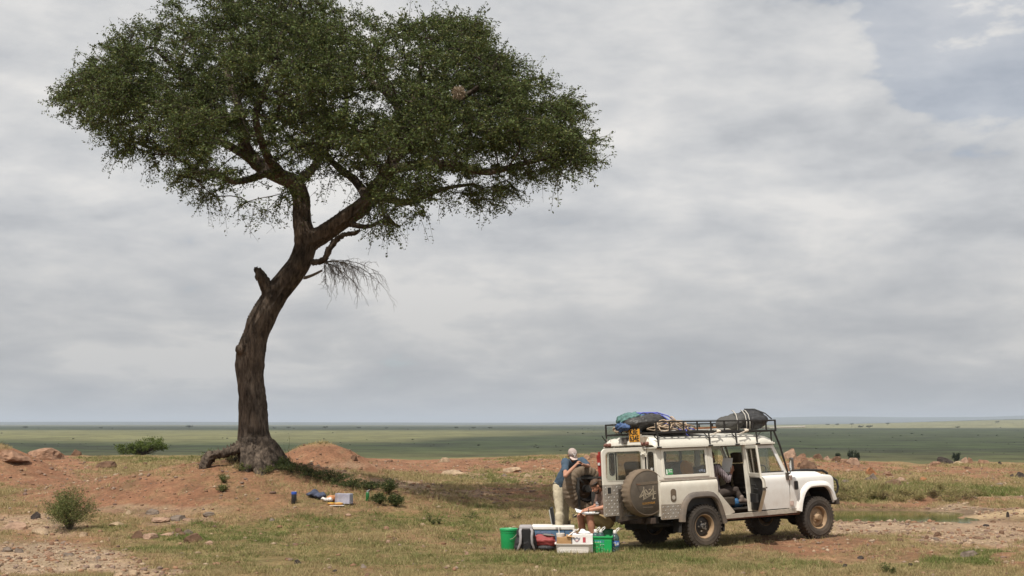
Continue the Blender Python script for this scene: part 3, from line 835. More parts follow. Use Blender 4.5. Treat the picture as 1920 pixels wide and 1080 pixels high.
def big_tree():
    D = TREEY
    root = empty("savanna_tree", (TREEX, D, gz(TREEX, D)), (0, 0, 0), "tall leaning savanna tree with a wide dark green flat crown on a red mound", "tree")
    O = np.array(root.location)
    mpp = D / FPX
    def path(lst):
        r = []
        for px, py, dd, rp in lst:
            w = W(px, py, D + dd); r.append((w.x - O[0], w.y - O[1], w.z - O[2], rp * mpp))
        return smooth_path(r)
    trunk = path([(487, 900, 0, 44), (484, 872, 0, 36), (479, 848, 0, 31), (476, 815, 0, 27.5), (475, 785, 0, 25.5), (474, 750, 0, 24), (471, 720, 0, 23.5), (469, 690, 0, 26), (472, 655, 0, 27.5),
        (478, 635, 0, 25), (484, 615, 0, 25), (494, 595, 0, 25), (507, 570, 0, 23), (522, 545, 0, 22), (543, 518, 0, 21.5), (560, 495, 0, 20.5), (571, 470, 0, 19), (574, 448, 0, 17.5), (571, 425, 0, 15.5)])
    L1 = path([(572, 450, 0, 19), (566, 410, .1, 16.5), (565, 372, .2, 16), (552, 345, .2, 15), (520, 328, .1, 14), (492, 314, 0, 13.5), (470, 292, -.1, 12.5), (456, 262, -.3, 11), (453, 230, -.5, 9.5), (445, 190, -.6, 7.5), (430, 150, -.5, 6), (420, 105, -.3, 4)])
    R1 = path([(575, 455, 0, 19), (600, 442, 0, 17), (625, 426, -.1, 16), (650, 408, -.2, 16), (680, 387, -.3, 15.5), (705, 355, -.4, 14.5), (727, 322, -.5, 13), (745, 285, -.5, 11), (752, 245, -.4, 9.5), (749, 210, -.3, 8), (735, 185, -.2, 6.5), (715, 168, 0, 5.5), (680, 138, .3, 4)])
    limbs = [L1, R1,
        path([(727, 322, -.5, 10), (760, 312, -1, 9), (800, 307, -1.4, 8.5), (845, 309, -1.8, 8), (884, 318, -2, 7), (920, 322, -2, 6), (960, 312, -2, 5), (1010, 300, -1.8, 4), (1060, 290, -1.5, 3)]),
        path([(700, 360, -.4, 9), (735, 376, .3, 7), (770, 378, .8, 6), (804, 364, 1.3, 5), (840, 352, 1.8, 4), (890, 345, 2.2, 3)]),
        path([(690, 375, -.3, 10), (676, 352, .8, 8), (662, 335, 1.2, 7.5), (640, 318, 1.6, 7), (620, 300, 2, 6), (600, 270, 2.4, 5), (590, 220, 2.6, 3.5)]),
        path([(742, 295, -.5, 10), (790, 262, 1, 8), (840, 238, 2, 6.5), (890, 215, 2.5, 5), (940, 200, 2.8, 4), (990, 190, 2.6, 3)]),
        path([(748, 270, -.5, 9), (800, 235, -1.6, 7), (850, 195, -2.4, 5.5), (900, 160, -2.8, 4), (930, 120, -2.6, 3)]),
        path([(480, 304, 0, 10), (443, 281, .8, 8), (402, 262, 1.2, 7), (365, 268, 1.5, 6), (330, 278, 1.7, 5), (296, 281, 1.9, 4), (250, 265, 2, 3)]),
        path([(552, 346, .2, 10), (585, 318, .9, 8), (610, 280, 1.6, 6.5), (640, 240, 2, 5.5), (650, 190, 2.2, 4.5), (640, 130, 2.2, 3)]),
        path([(530, 332, .1, 10), (503, 294, -1, 8), (488, 258, -1.6, 7), (480, 215, -2, 6), (500, 160, -2.2, 5), (520, 105, -2.2, 4), (530, 50, -2, 3)]),
        path([(505, 322, 0, 8), (460, 338, -1, 6), (427, 338, -1.5, 5), (394, 320, -1.9, 4), (350, 330, -2.2, 3)]),
        path([(454, 240, -.4, 8), (400, 215, -1, 7), (340, 205, -1.4, 6), (280, 190, -1.7, 5), (220, 178, -1.8, 4), (160, 170, -1.6, 3)]),
        path([(455, 255, -.3, 7), (390, 180, .8, 6), (330, 130, 1.2, 5), (290, 90, 1.3, 3.5)]),
        path([(445, 190, -.6, 6), (480, 120, -.2, 5), (470, 60, 0, 4), (440, 10, .2, 3)]),
        path([(752, 240, -.4, 7), (780, 180, 0, 5.5), (790, 120, .3, 4), (800, 70, .4, 3)]),
        path([(655, 420, -.2, 5), (690, 425, -.6, 4), (720, 414, -1, 3.4), (750, 425, -1.3, 2.4)]),
    ]
    dead_up = path([(588, 492, -.2, 6), (608, 487, -.5, 5.5), (616, 469, -.55, 5), (630, 450, -.6, 4.8), (645, 440, -.65, 4.5), (662, 438, -.7, 4.3), (673, 433, -.7, 3.6)])
    dead_twig = path([(571, 521, -.2, 4), (586, 516, -.5, 3), (604, 507, -.6, 2.4)])
    stub = path([(505, 548, -.1, 14), (497, 532, -.15, 11), (489, 518, -.2, 9.5), (484, 508, -.2, 7)])
    roots = [path([(470, 826, -.2, 14), (446, 840, -.35, 9.5), (418, 849, -.5, 8), (400, 853, -.5, 7.5), (388, 862, -.5, 7.5), (381, 885, -.5, 7.5), (377, 915, -.5, 8)]),
             path([(466, 830, -.3, 14), (468, 852, -.6, 13), (462, 880, -.9, 11), (456, 905, -1.0, 8)]),
             path([(492, 835, -.3, 15), (500, 860, -.5, 14), (508, 885, -.7, 12), (512, 905, -.8, 9)]),
             path([(503, 838, 0, 14), (520, 862, 0, 13), (538, 884, -.1, 10), (552, 900, -.2, 7)]),
             path([(480, 845, .2, 14), (445, 872, .5, 12), (425, 890, .8, 8)]),
             path([(480, 840, -.3, 12), (484, 868, -.75, 11), (490, 892, -1.1, 7)]),
             path([(490, 845, .4, 15), (520, 885, .9, 10)])]
    caps = []
    for P in [trunk] + roots + limbs:
        for i in range(len(P) - 1):
            if P[i, 3] > .055: caps.append((P[i, :3], max(P[i, 3], .02), P[i + 1, :3], max(P[i + 1, 3], .02)))
    for P in (stub, dead_up):
        for i in range(len(P) - 1): caps.append((P[i, :3], P[i, 3], P[i + 1, :3], P[i + 1, 3]))
    k = W(453, 655, D - .25); caps.append((np.array(k) - O, (.16, .2, .13), (0, 0, .3)))
    k = W(459, 642, D - .2); caps.append((np.array(k) - O, (.13, .2, .16), (0, 0, .3)))
    # broken shard at the end of the stub
    for a, b in (((484, 510), (478, 502)), ((486, 512), (479, 522)), ((480, 505), (483, 515))):
        caps.append((np.array(W(*a, D - .2)) - O, .06, np.array(W(*b, D - .2)) - O, .035))
    t = blob("trunk", caps, bark, root, voxel=.034, smooth_it=3)
    me = t.data; n = len(me.vertices)
    co = np.empty(n * 3, np.float32); no = np.empty(n * 3, np.float32)
    me.vertices.foreach_get("co", co); me.vertices.foreach_get("normal", no)
    co, no = co.reshape(-1, 3), no.reshape(-1, 3)
    ang = np.arctan2(no[:, 1], no[:, 0])
    fl = (fbm(ang * 2.2 + 20, co[:, 2] * .55 + 3, 91, 3) - .5) * .20 * np.exp(-np.maximum(co[:, 2], 0) / 4) + (fbm(ang * 6 + 40, co[:, 2] * 1.6 + 7, 93, 3) - .5) * .09
    co = co + no * fl[:, None]
    me.vertices.foreach_set("co", co.astype(np.float32).ravel()); me.update()
    # ---- crown volume
    poly = np.array([(90, 212), (100, 170), (140, 138), (150, 112), (196, 105), (200, 72), (238, 60), (272, 28), (310, 8), (340, -25), (400, -48), (520, -45), (580, 0), (640, 22), (715, 45), (760, 34), (840, 38), (880, 28), (925, 62), (940, 96), (985, 118),
        (992, 150), (1040, 150), (1060, 175), (1098, 192), (1112, 225), (1105, 255), (1148, 288), (1138, 318), (1095, 335), (1070, 352), (1010, 350), (960, 375), (930, 390), (870, 398), (820, 400), (785, 425), (755, 450), (705, 452), (688, 425), (700, 400), (668, 372), (640, 350), (612, 375), (585, 395), (585, 350),
        (550, 385), (548, 425), (500, 418), (445, 430), (425, 395), (372, 385), (335, 368), (300, 340), (250, 318), (205, 295), (192, 268), (152, 250), (130, 222)], float)
    def inside(p, q):
        r = np.zeros(len(p), bool); x1, y1 = poly[-1]
        for x2, y2 in poly:
            c = ((y1 > q) != (y2 > q)) & (p < (x2 - x1) * (q - y1) / (y2 - y1 + 1e-12) + x1)
            r ^= c; x1, y1 = x2, y2
        return r
    rg = np.random.default_rng(5)
    tot = 6600
    p = 85 + rg.random(tot) * 1070; q = -50 + rg.random(tot) * 505; s = rg.random(tot) * 2 - 1
    top = np.interp(p, [90, 150, 240, 340, 460, 580, 720, 880, 990, 1060, 1110, 1150], [190, 112, 60, -25, -50, 0, 45, 28, 140, 175, 225, 288])
    bot = np.interp(p, [90, 150, 200, 300, 430, 550, 600, 640, 700, 760, 860, 960, 1070, 1150], [214, 250, 295, 340, 430, 425, 380, 350, 445, 450, 400, 375, 352, 300])
    mid, hf = (top + bot) / 2 + 10, (bot - top) / 2
    Dm = 4.7 * np.sqrt(np.clip(1 - ((p - 620) / 560) ** 2, .03, 1))
    ok = inside(620 + (p - 620) * 1.045, q + 16 * sstep(180, 330, q)) & (((q - mid) / np.maximum(hf, 5)) ** 2 * .55 + s ** 2 < 1)
    dens = fbm(p / 95, q / 36 + s * 3, 101, 3)
    tv = np.clip((q - top) / np.maximum(bot - top, 10), 0, 1)
    ok &= rg.random(tot) < np.clip((dens - .34) * 4.2, .02, 1) * (1 - .66 * sstep(.48, .9, tv))
    # open windows where sky shows through
    for cx, cy, rx, ry in ((690, 188, 52, 24), (640, 190, 26, 12), (560, 300, 26, 18), (620, 345, 40, 22), (880, 300, 50, 9), (300, 190, 30, 9), (480, 350, 40, 12), (700, 330, 26, 14), (420, 290, 30, 12), (980, 290, 30, 8), (740, 300, 20, 12)):
        ok &= (((p - cx) / rx) ** 2 + ((q - cy) / ry) ** 2 > 1) | (rg.random(tot) < .08)
    p, q, s, Dm = p[ok], q[ok], s[ok], Dm[ok]
    CL = np.array([np.array(W(a, b, D + c)) - O for a, b, c in zip(p, q, s * Dm - .9)])
    lowness = np.clip((q - np.interp(p, [90, 300, 430, 550, 640, 760, 960, 1150], [190, 290, 370, 380, 320, 390, 330, 280])) / 50, 0, 1)
    # ---- branches from the limbs to every leaf cluster
    nodes, par, rad0 = [], [], []
    for P in limbs:
        for i in range(0, len(P)):
            nodes.append(P[i, :3]); par.append(-1); rad0.append(P[i, 3])
    nodes = list(nodes); NP = np.zeros((40000, 3)); NP[:len(nodes)] = nodes; cnt = len(nodes)
    depth = np.zeros(40000); weight = np.zeros(40000); parent = -np.ones(40000, int)
    limbtip = np.array(rad0)
    depth[:cnt] = np.where(limbtip > .16, .9, 0)
    dist0 = np.array([np.min(np.linalg.norm(NP[:cnt] - c, axis=1)) for c in CL])
    for ci in np.argsort(dist0):
        c = CL[ci]
        dv = c - NP[:cnt]; dd = np.linalg.norm(dv, axis=1)
        back = np.where(dv[:, 2] < -.1, .25 * np.abs(dv[:, 2]), 0)
        j = int(np.argmin(dd + depth[:cnt] * .16 + back))
        L_ = dd[j]; k = max(1, int(L_ / .22)); a = NP[j].copy()
        bend = rg.normal(size=3) * L_ * .10; bend[2] += L_ * .06
        last = j
        for m_ in range(1, k + 1):
            t_ = m_ / k
            NP[cnt] = a + (c - a) * t_ + bend * math.sin(math.pi * t_) + rg.normal(size=3) * .012
            parent[cnt] = last; depth[cnt] = depth[last] + L_ / k; last = cnt; cnt += 1
        m_ = last
        while m_ >= 0: weight[m_] += 1; m_ = parent[m_]
    R = .0075 * np.maximum(weight, 1) ** .46
    kids = {}
    for i in range(cnt):
        if parent[i] >= 0: kids.setdefault(int(parent[i]), []).append(i)
    segs = []
    nb = len(rad0)
    heads = [(j, k_) for j in kids for k_ in (kids[j] if j < nb else sorted(kids[j], key=lambda q_: -weight[q_])[1:])]
    for j, k_ in heads:
        pts, rs = [NP[j]], [R[k_] * 1.05]
        c = k_
        while True:
            pts.append(NP[c]); rs.append(R[c])
            if c not in kids: break
            c = max(kids[c], key=lambda q_: weight[q_])
        segs.append((pts, rs))
    for P in limbs:
        sel = P[:, 3] < .075
        if sel.sum() > 2: segs.append((P[sel][:, :3], np.maximum(P[sel][:, 3] * (1), .012)))
    # ---- twigs and leaves
    leaves, tw = [], []
    cen = CL.mean(0)
    for c, lo in zip(CL, lowness):
        out = c - cen; out[2] *= .6; out /= np.linalg.norm(out) + 1e-6
        for k in range(9):
            d = rg.normal(size=3) * np.array([.85, .85, .5]) + out * .5; d[2] += .10 - .85 * lo
            d /= np.linalg.norm(d)
            L_ = .26 + .50 * rg.random() ** 1.4 + .22 * lo * rg.random()
            t_ = np.linspace(0, 1, 4)[:, None]
            cur = c + d * L_ * t_ + np.array([0, 0, -1]) * (t_ ** 2) * (.10 + .28 * lo) * rg.random()
            tw.append((cur, np.array([.0075, .006, .0045, .003])))
            nl = int(22 + 12 * rg.random() - 9 * lo)
            u = rg.random(nl) ** .7 * 3; i0 = np.minimum(u.astype(int), 2); f = (u - i0)[:, None]
            leaves.append(cur[i0] * (1 - f) + cur[i0 + 1] * f + rg.normal(size=(nl, 3)) * .030)
    # trailing fringe along the lower rim and stray sprays over the top
    for px, py in [(x_, np.interp(x_, [90, 150, 200, 300, 430, 550, 600, 640, 700, 760, 860, 960, 1070, 1150], [214, 250, 290, 340, 425, 415, 385, 350, 440, 440, 395, 370, 350, 300]) - 18 * rg.random()) for x_ in np.linspace(130, 1130, 150) + rg.normal(size=150) * 6]:
        c = np.array(W(620 + (px - 620) * .96, py - 22, D + (rg.random() * 2 - 1) * 3.0)) - O
        d = np.array([rg.normal() * .35, rg.normal() * .3, -1]); L_ = .25 + .6 * rg.random() ** 2
        t_ = np.linspace(0, 1, 5)[:, None]
        cur = c + d * L_ * t_ + np.array([rg.normal() * .12, 0, 0]) * t_ ** 2
        tw.append((cur, np.linspace(.006, .0025, 5)))
        nl = int(16 * rg.random()) + 6
        u = rg.random(nl) * 4; i0 = np.minimum(u.astype(int), 3); f = (u - i0)[:, None]
        leaves.append(cur[i0] * (1 - f) + cur[i0 + 1] * f + rg.normal(size=(nl, 3)) * .03)
    for a, b in (((870, 48), (884, 14)), ((884, 60), (902, 34)), ((200, 75), (192, 62)), ((135, 140), (143, 98)), ((100, 195), (82, 215)), ((1130, 300), (1156, 290)), ((300, 20), (272, 20)), ((760, 45), (742, 22)), ((1095, 215), (1112, 236)), ((985, 125), (988, 110))):
        A_, B_ = np.array(W(*a, D)) - O, np.array(W(*b, D - .2)) - O
        t_ = np.linspace(-.6, 1, 7)[:, None]
        cur = A_ + (B_ - A_) * t_ + np.array([0, 0, .05]) * np.sin(t_ * 3)
        tw.append((cur, np.linspace(.012, .003, 7)))
        u = rg.random(34) * 6; i0 = np.minimum(u.astype(int), 5); f = (u - i0)[:, None]
        leaves.append(cur[i0] * (1 - f) + cur[i0 + 1] * f + rg.normal(size=(34, 3)) * .04)
    link_mesh("branches", np_tubes("branches", segs, 6), twigm, root, True)
    tw_o = link_mesh("twigs", np_tubes("twigs", tw, 3), twigm, root); tw_o["kind"] = "stuff"
    P = np.concatenate(leaves)
    lm = leaf_mesh("crown", P, .066, (.076, .102, .031), .45, .25, .46, 3, (.135, .14, .046), .18)
    cr = link_mesh("crown", lm, leafm, root); cr["kind"] = "stuff"
    # ---- bare hanging spray and the bare broken branch
    ds = [(dead_twig[:, :3], dead_twig[:, 3])]
    def sub(P0, d, L_, r, lev):
        k = 7; t_ = np.linspace(0, 1, k)[:, None]
        cur = P0 + d * L_ * t_ + np.array([0, 0, -1.0]) * L_ * .42 * t_ ** 2 + np.cumsum(rg.normal(size=(k, 3)) * .010, 0)
        ds.append((cur, np.linspace(r, max(r * .4, .0022), k)))
        if lev:
            for i in range(1, k):
                for _ in range(2 if lev > 1 else 1):
                    dd = d * .5 + rg.normal(size=3) * .5 + np.array([.12, 0, -.45]); dd /= np.linalg.norm(dd)
                    sub(cur[i], dd, L_ * (.22 + .22 * rg.random()), r * .5, lev - 1)
    st0 = np.array(W(609, 491, D - .5)) - O
    for (px, py) in ((640, 487), (655, 492), (668, 498), (680, 490), (640, 505), (624, 512), (612, 520), (655, 512), (690, 505)):
        e = np.array(W(px, py, D - .5 + rg.normal() * .25)) - O
        d = e - st0; L_ = np.linalg.norm(d); sub(st0, d / L_ + np.array([0, 0, .28]), L_ * 1.25, .013, 2)
    link_mesh("dead_branch", np_tubes("dead_branch", ds, 4), deadm, root)["label"] = "bare grey hanging twigs on a broken branch"
    return root
big_tree()

# a ragged pale nest high in the crown
def nest():
    c = W(860, 174, TREEY - 5.3)
    o = empty("bird_nest", c, (0, 0, 0), "pale straw bird nest in the upper right of the big tree crown", "nest")
    rg = np.random.default_rng(3); segs = []
    for i in range(170):
        a = rg.normal(size=3); a /= np.linalg.norm(a); p = a * np.array([.09, .08, .05]) * (.5 + .7 * rg.random())
        t_ = np.cross(a, rg.normal(size=3)); t_ /= np.linalg.norm(t_)
        L_ = .10 + .08 * rg.random(); k = np.linspace(-1, 1, 4)[:, None]
        segs.append((p + t_ * L_ * k - a * .06 * k ** 2, np.full(4, .006)))
    link_mesh("straw_ball", np_tubes("straw_ball", segs, 3), pm("dry_straw", (.30, .24, .17), .9, .2, 20), o)
nest()

def small_tree(name, base, w, h, label, group=None, n_leaf=3000, leaf=.2, color=(.07, .095, .028), cy=.72, flat=.42, seed=1, lean=0.0, lobes=None, cat="tree", bole=.03):
    rg = np.random.default_rng(seed)
    o = empty(name, base, (0, 0, 0), label, cat, group)
    lobes = lobes or [(0, cy, .5, flat * .62), (-.22, cy - .04, .30, flat * .5), (.24, cy - .02, .28, flat * .5)]
    segs, P = [], []
    fork = np.array([lean * w * .3, 0, h * (cy - flat * .62)])
    segs.append((np.array([[0, 0, -.3 * h * .2], [lean * w * .1, 0, fork[2] * .5], fork]), np.array([h * bole, h * bole * .8, h * bole * .7])))
    for cx, cz, rx, rz in lobes:
        n = int(n_leaf * rx / sum(l[2] for l in lobes))
        m_ = max(8, n // 60)
        cl = rg.normal(size=(m_, 3)); cl /= np.linalg.norm(cl, axis=1)[:, None]; cl *= rg.random((m_, 1)) ** .35
        cl = cl * np.array([rx * w, rx * w * .9, rz * h]) + np.array([cx * w, 0, cz * h])
        for c in cl[:min(m_, 26)]:
            md = (fork + c) / 2 + rg.normal(size=3) * .03 * w + np.array([0, 0, .02 * h])
            segs.append((np.array([fork, md, c]), np.array([h * bole * .45, h * bole * .25, h * bole * .08])))
        P.append(np.repeat(cl, max(1, n // m_), 0) + rg.normal(size=(m_ * max(1, n // m_), 3)) * np.array([rx * w * .13, rx * w * .13, rz * h * .2]))
    link_mesh("trunk", np_tubes("trunk", segs, 6), twigm, o, True)
    c = link_mesh("crown", leaf_mesh("crown", np.concatenate(P), leaf, color, .4, 0, .55, seed, None), leafm, o); c["kind"] = "stuff"
    return o
b = W(262, 861, 126); b.z = gz(b.x, b.y) - .1
hh = CAMH - (819 - HOR) * 126 / FPX - b.z
small_tree("acacia_tree", b, 5.1, hh, "small bright green umbrella acacia just beyond the plateau edge left of the big tree", None, 7000, .13, (.095, .125, .028), .70, .50, 4, 0,
           [(.20, .76, .28, .20), (-.24, .60, .23, .17), (.0, .68, .20, .16), (.38, .66, .14, .12)])
for i, (px, d, wp, top, lab, sd_) in enumerate([
    (1570, 300, 9, 846, "round dark tree on the plain nearest the car's bonnet", 21), (1595, 310, 11, 842, "slender dark tree of two on the plain, the taller open one", 22),
    (1606, 300, 11, 846, "flat topped dark tree touching a taller slender one on the plain", 23), (1793, 290, 15, 847, "round dark tree standing behind the flat ledge of rock", 24)]):
    p_ = W(px, 850, d); z_ = gz(p_.x, d); h_ = CAMH - (top - HOR) * d / FPX - z_
    small_tree("plain_tree", (p_.x, d, z_), wp * d / FPX, h_, lab, "dark trees on the near plain", 1500, .22, (.035, .048, .022), .68, .5, sd_)
far = [(48, 10), (190, 7), (355, 13), (514, 7), (541, 8), (610, 10), (673, 8), (725, 7), (855, 9), (888, 8), (918, 8), (1552, 8), (1570, 8), (1597, 8), (1614, 11), (1630, 12), (1664, 8), (1795, 9), (1870, 9)]
for i, (px, wp) in enumerate(far):
    d = 2350 if px < 1500 else (2450 if px in (1614, 1630, 1795) else 3600)
    x_ = (px - 960) / FPX * d * CP * 1.0
    z_ = gz(x_, d)
    side = "left of" if px < 470 else ("between the big tree and the car" if px < 1100 else "right of the car")
    _ord = ["first", "second", "third", "fourth", "fifth", "sixth", "seventh", "eighth", "ninth"]
    _k = sum(1 for f_ in far[:i] if (f_[0] < 470) == (px < 470) and (f_[0] < 1100) == (px < 1100))
    lab = {"left of": "tiny acacia on the far plain left of big trunk", "between the big tree and the car": "tiny acacia on the horizon between tree and car",
           "right of the car": "tiny acacia on pale far grassland right of car"}[side] + ", " + _ord[_k] + " from the left"
    small_tree("distant_acacia", (x_, d, z_), wp * d / FPX, wp * d / FPX * .62, lab, "distant acacias, " + side.replace("left of", "left of the big tree"), 260, wp * d / FPX * .10, (.04, .052, .026), .74, .34, 40 + i, 0, None, "tree", .035)

def shrub(name, base, w, h, label, cat="shrub", group=None, n=2500, leaf=.035, color=(.13, .145, .05), stems=40, seed=1, upright=.6, wide=.3, stemcol=None, straw=.15):
    rg = np.random.default_rng(seed)
    o = empty(name, base, (0, 0, 0), label, cat, group)
    segs, P = [], []
    for i in range(stems):
        a = rg.random() * 6.28; sp = rg.random() ** .6
        d = np.array([math.cos(a) * sp * w * .5, math.sin(a) * sp * w * .5, h * (1 - .45 * sp ** 2) * (.6 + .4 * rg.random())])
        t_ = np.linspace(0, 1, 6)[:, None]
        cur = d * t_ ** np.array([.8, .8, upright]) + np.cumsum(rg.normal(size=(6, 3)) * .012 * h * 2, 0) * t_
        cur[0] = rg.normal(size=3) * .02 * w; cur[0, 2] = -.03
        segs.append((cur, np.linspace(.006, .002, 6) * max(h, .4)))
        k = n // stems
        u = (.15 + .85 * rg.random(k) ** .7) * 5; i0 = np.minimum(u.astype(int), 4); f = (u - i0)[:, None]
        P.append(cur[i0] * (1 - f) + cur[i0 + 1] * f + rg.normal(size=(k, 3)) * .05 * min(w, h))
    link_mesh("stems", np_tubes("stems", segs, 4), stemcol or deadm, o)
    l = link_mesh("foliage", leaf_mesh("foliage", np.concatenate(P), leaf, color, .4, -.3, wide, seed, (.30, .25, .11), straw), leafm, o); l["kind"] = "stuff"
    return o
b = GP(130, 992)
shrub("thorn_shrub", b, 1.2, .86, "round olive green thorny shrub alone in the left foreground", n=13000, leaf=.036, seed=2, color=(.125, .145, .048), stems=80, straw=.12)
g = "low dark bushes on the shaded slope right of the big trunk"
for i, (px, py, w, h, lab) in enumerate([(548, 886, 1.1, .27, "dark low bush tucked against the right root of the big tree"), (585, 895, 1.3, .24, "dark low bush second down the slope from the big trunk"),
    (622, 904, 1.3, .24, "dark low bush third down the slope from the big trunk"), (658, 914, 1.2, .23, "dark low bush just above the clear plastic box"),
    (694, 918, 1.1, .22, "dark low bush beyond the green bottle on the slope"), (728, 926, .62, .40, "spiky dark weed at the foot of the mound's shaded slope"),
    (712, 945, .5, .28, "small green weed right of the green bottle"), (742, 950, .5, .30, "small grassy weed nearest the grass below the mound"), (530, 880, .7, .35, "small dark bush in front of the big tree's right root")]):
    shrub("low_bush", GP(px, py), w, h, lab, "bush", g, 2200, .042, (.062, .080, .026), 46, 60 + i, .7, .32, twigm, .06)
g = "ivy like weeds round the big tree's roots"
for i, (px, py, w, h, lab) in enumerate([(392, 872, .55, .42, "weedy growth climbing the arched left root"), (432, 868, .6, .38, "weedy growth under the arch of the left root"), (455, 884, .5, .22, "short weeds at the foot of the big trunk"),
    (420, 905, .35, .22, "grass tuft on the mound just left below the trunk"), (418, 924, .3, .2, "lowest green tuft on the mound left of the black flask"), (500, 888, .5, .2, "short weeds in front of the trunk's middle root")]):
    shrub("weed_clump", GP(px, py), w, h, lab, "weed", g, 900, .04, (.085, .105, .032), 26, 80 + i, .8, .3, twigm, .2)
g = "weeds in the short grass"
for i, (px, py, w, h, lab) in enumerate([(806, 978, .16, .2, "leftmost of three small dark weeds in the green grass"), (813, 984, .18, .14, "lowest of three small dark weeds in the green grass"), (823, 983, .15, .2, "rightmost of three small dark weeds in the green grass"),
    (880, 972, .5, .2, "flat dark weed patch in the grass left of the green bucket"), (968, 972, .4, .18, "flat dark weed patch directly behind the green bucket"), (1662, 1076, .14, .22, "upright green weed at the bottom edge of the picture"), (1674, 1079, .12, .16, "smaller of two green weeds at the bottom edge"),
    (548, 842, .3, .75, "thin wispy stalk rising beside the right of the trunk")]):
    shrub("grass_weed", GP(px, py) if px != 548 else Vector((*W(543, 860, 33.6)[:2], W(543, 868, 33.6)[2])), w, h, lab, "weed", g, 220 if px != 548 else 60, .03, (.075, .095, .028), 12 if px != 548 else 3, 100 + i, 1.2, .35, twigm, .1)
# tussocks along the bank behind the pond
g = "grass tussocks on the bank behind the pond"
tl = [(1572, 938), (1600, 935), (1632, 933), (1655, 937), (1700, 930), (1722, 938), (1748, 934), (1778, 940), (1785, 932), (1812, 936), (1835, 930), (1690, 940), (1588, 925), (1660, 920), (1762, 922)]
for i, (px, py) in enumerate(tl):
    shrub("grass_tussock", GP(px, py), .5 + .55 * random.random(), .14 + .16 * random.random(), ("rough tan and green" if i % 3 else "dark brownish") + " grass tussock behind the pond, number %s counted from the left" % ["one", "two", "three", "four", "five", "six", "seven", "eight", "nine", "ten", "eleven", "twelve", "thirteen", "fourteen", "fifteen"][sorted(tl).index((px, py))], "tussock", g, 800, .09, (.185, .16, .068) if i % 3 else (.12, .085, .05), 30, 120 + i, .8, .10, deadm, .5)
for i, (px, py) in enumerate([(1866, 862), (1880, 861), (1890, 864)]):
    shrub("straw_tuft", GP(px, py), .9, .7, ["leftmost", "middle", "rightmost"][i] + " tall pale straw tuft on the skyline right of the red ledge", "tussock", "straw tufts on the skyline", 300, .14, (.33, .28, .14), 22, 150 + i, 1.0, .06, deadm, .6)
# ------------------------------------------------------------------ the car
DUST = (.36, .245, .15)
paint_old = pm("cream_white_paint_dusty", (.73, .70, .62), .42, .07, 3, dust=(DUST, .40, 1.70, .42), coat=.15)
paint_new = pm("white_paint_repainted", (.80, .79, .765), .33, .03, 3, dust=(DUST, .45, 1.25, .32), coat=.2)
galv = pm("dull_galvanised_trim", (.47, .43, .37), .55, .15, 12, metallic=.25, dust=(DUST, .4, 2.2, .12))
alu = pm("chequer_plate_aluminium", (.40, .38, .35), .42, .12, 9, metallic=.55, dust=(DUST, .4, 1.6, .45))
alu_hi = pm("chequer_tread_aluminium", (.62, .60, .56), .35, .1, 9, metallic=.55)
blackm = pm("black_paint_worn", (.022, .021, .020), .5, .2, 9, dust=(DUST, .3, 2.0, .12))
rackm = pm("black_rack_steel", (.024, .021, .019), .55, .3, 12, spec=.4)
plast = pm("grey_black_plastic", (.085, .078, .074), .65, .15, 10, dust=(DUST, .4, 1.3, .3))
rubber = pm("tyre_rubber_dusty", (.040, .036, .033), .85, .25, 14, .3, 60, dust=((.20, .145, .10), -.5, .6, .30), spec=.25)
rimm = pm("rusty_tan_rim", (.26, .17, .095), .6, .3, 14, dust=(DUST, -.4, .5, .4))
rimdark = pm("black_wheel_disc", (.03, .026, .024), .5, .3, 14)
rust = pm("rust_red_seam", (.14, .055, .03), .85, .3, 14)
dark = pm("underbody_dark", (.025, .022, .020), .9, .3, 8)
trim = pm("black_door_trim", (.018, .017, .017), .55, .2, 10)
seatm = pm("brown_seat_vinyl", (.055, .042, .032), .6, .2, 9)
seattan = pm("tan_seat_bolster", (.30, .235, .14), .7, .15, 9)
glass = glass_mat("side_glass_dusty", (.80, .83, .79), .12)
glass2 = glass_mat("windscreen_glass", (.85, .88, .86), .08)
mirrm = pm("mirror_glass", (.8, .82, .85), .05, .02, 3, metallic=1.0)
redlens = pm("dusty_red_lens", (.13, .035, .026), .5, .2, 9, dust=(DUST, 0, 4, .25))

CAR = empty("off_road_car", (CARX, CARY, 0), (0, 0, 0), "white safari station wagon with roof rack, side and rear doors standing open", "car")
_fw = Vector((math.cos(CARA), math.sin(CARA), CS1)).normalized()
_lf = Vector((-math.sin(CARA), math.cos(CARA), CS2)); _lf = (_lf - _fw * _lf.dot(_fw)).normalized()
_up = _fw.cross(_lf)
CM = Matrix((_fw, _lf, _up)).transposed()
CAR.rotation_euler = CM.to_euler()
CAR.location.z = 0.0
def CW(x, y, z): return Vector((CARX, CARY, 0)) + CM @ Vector((x, y, z))

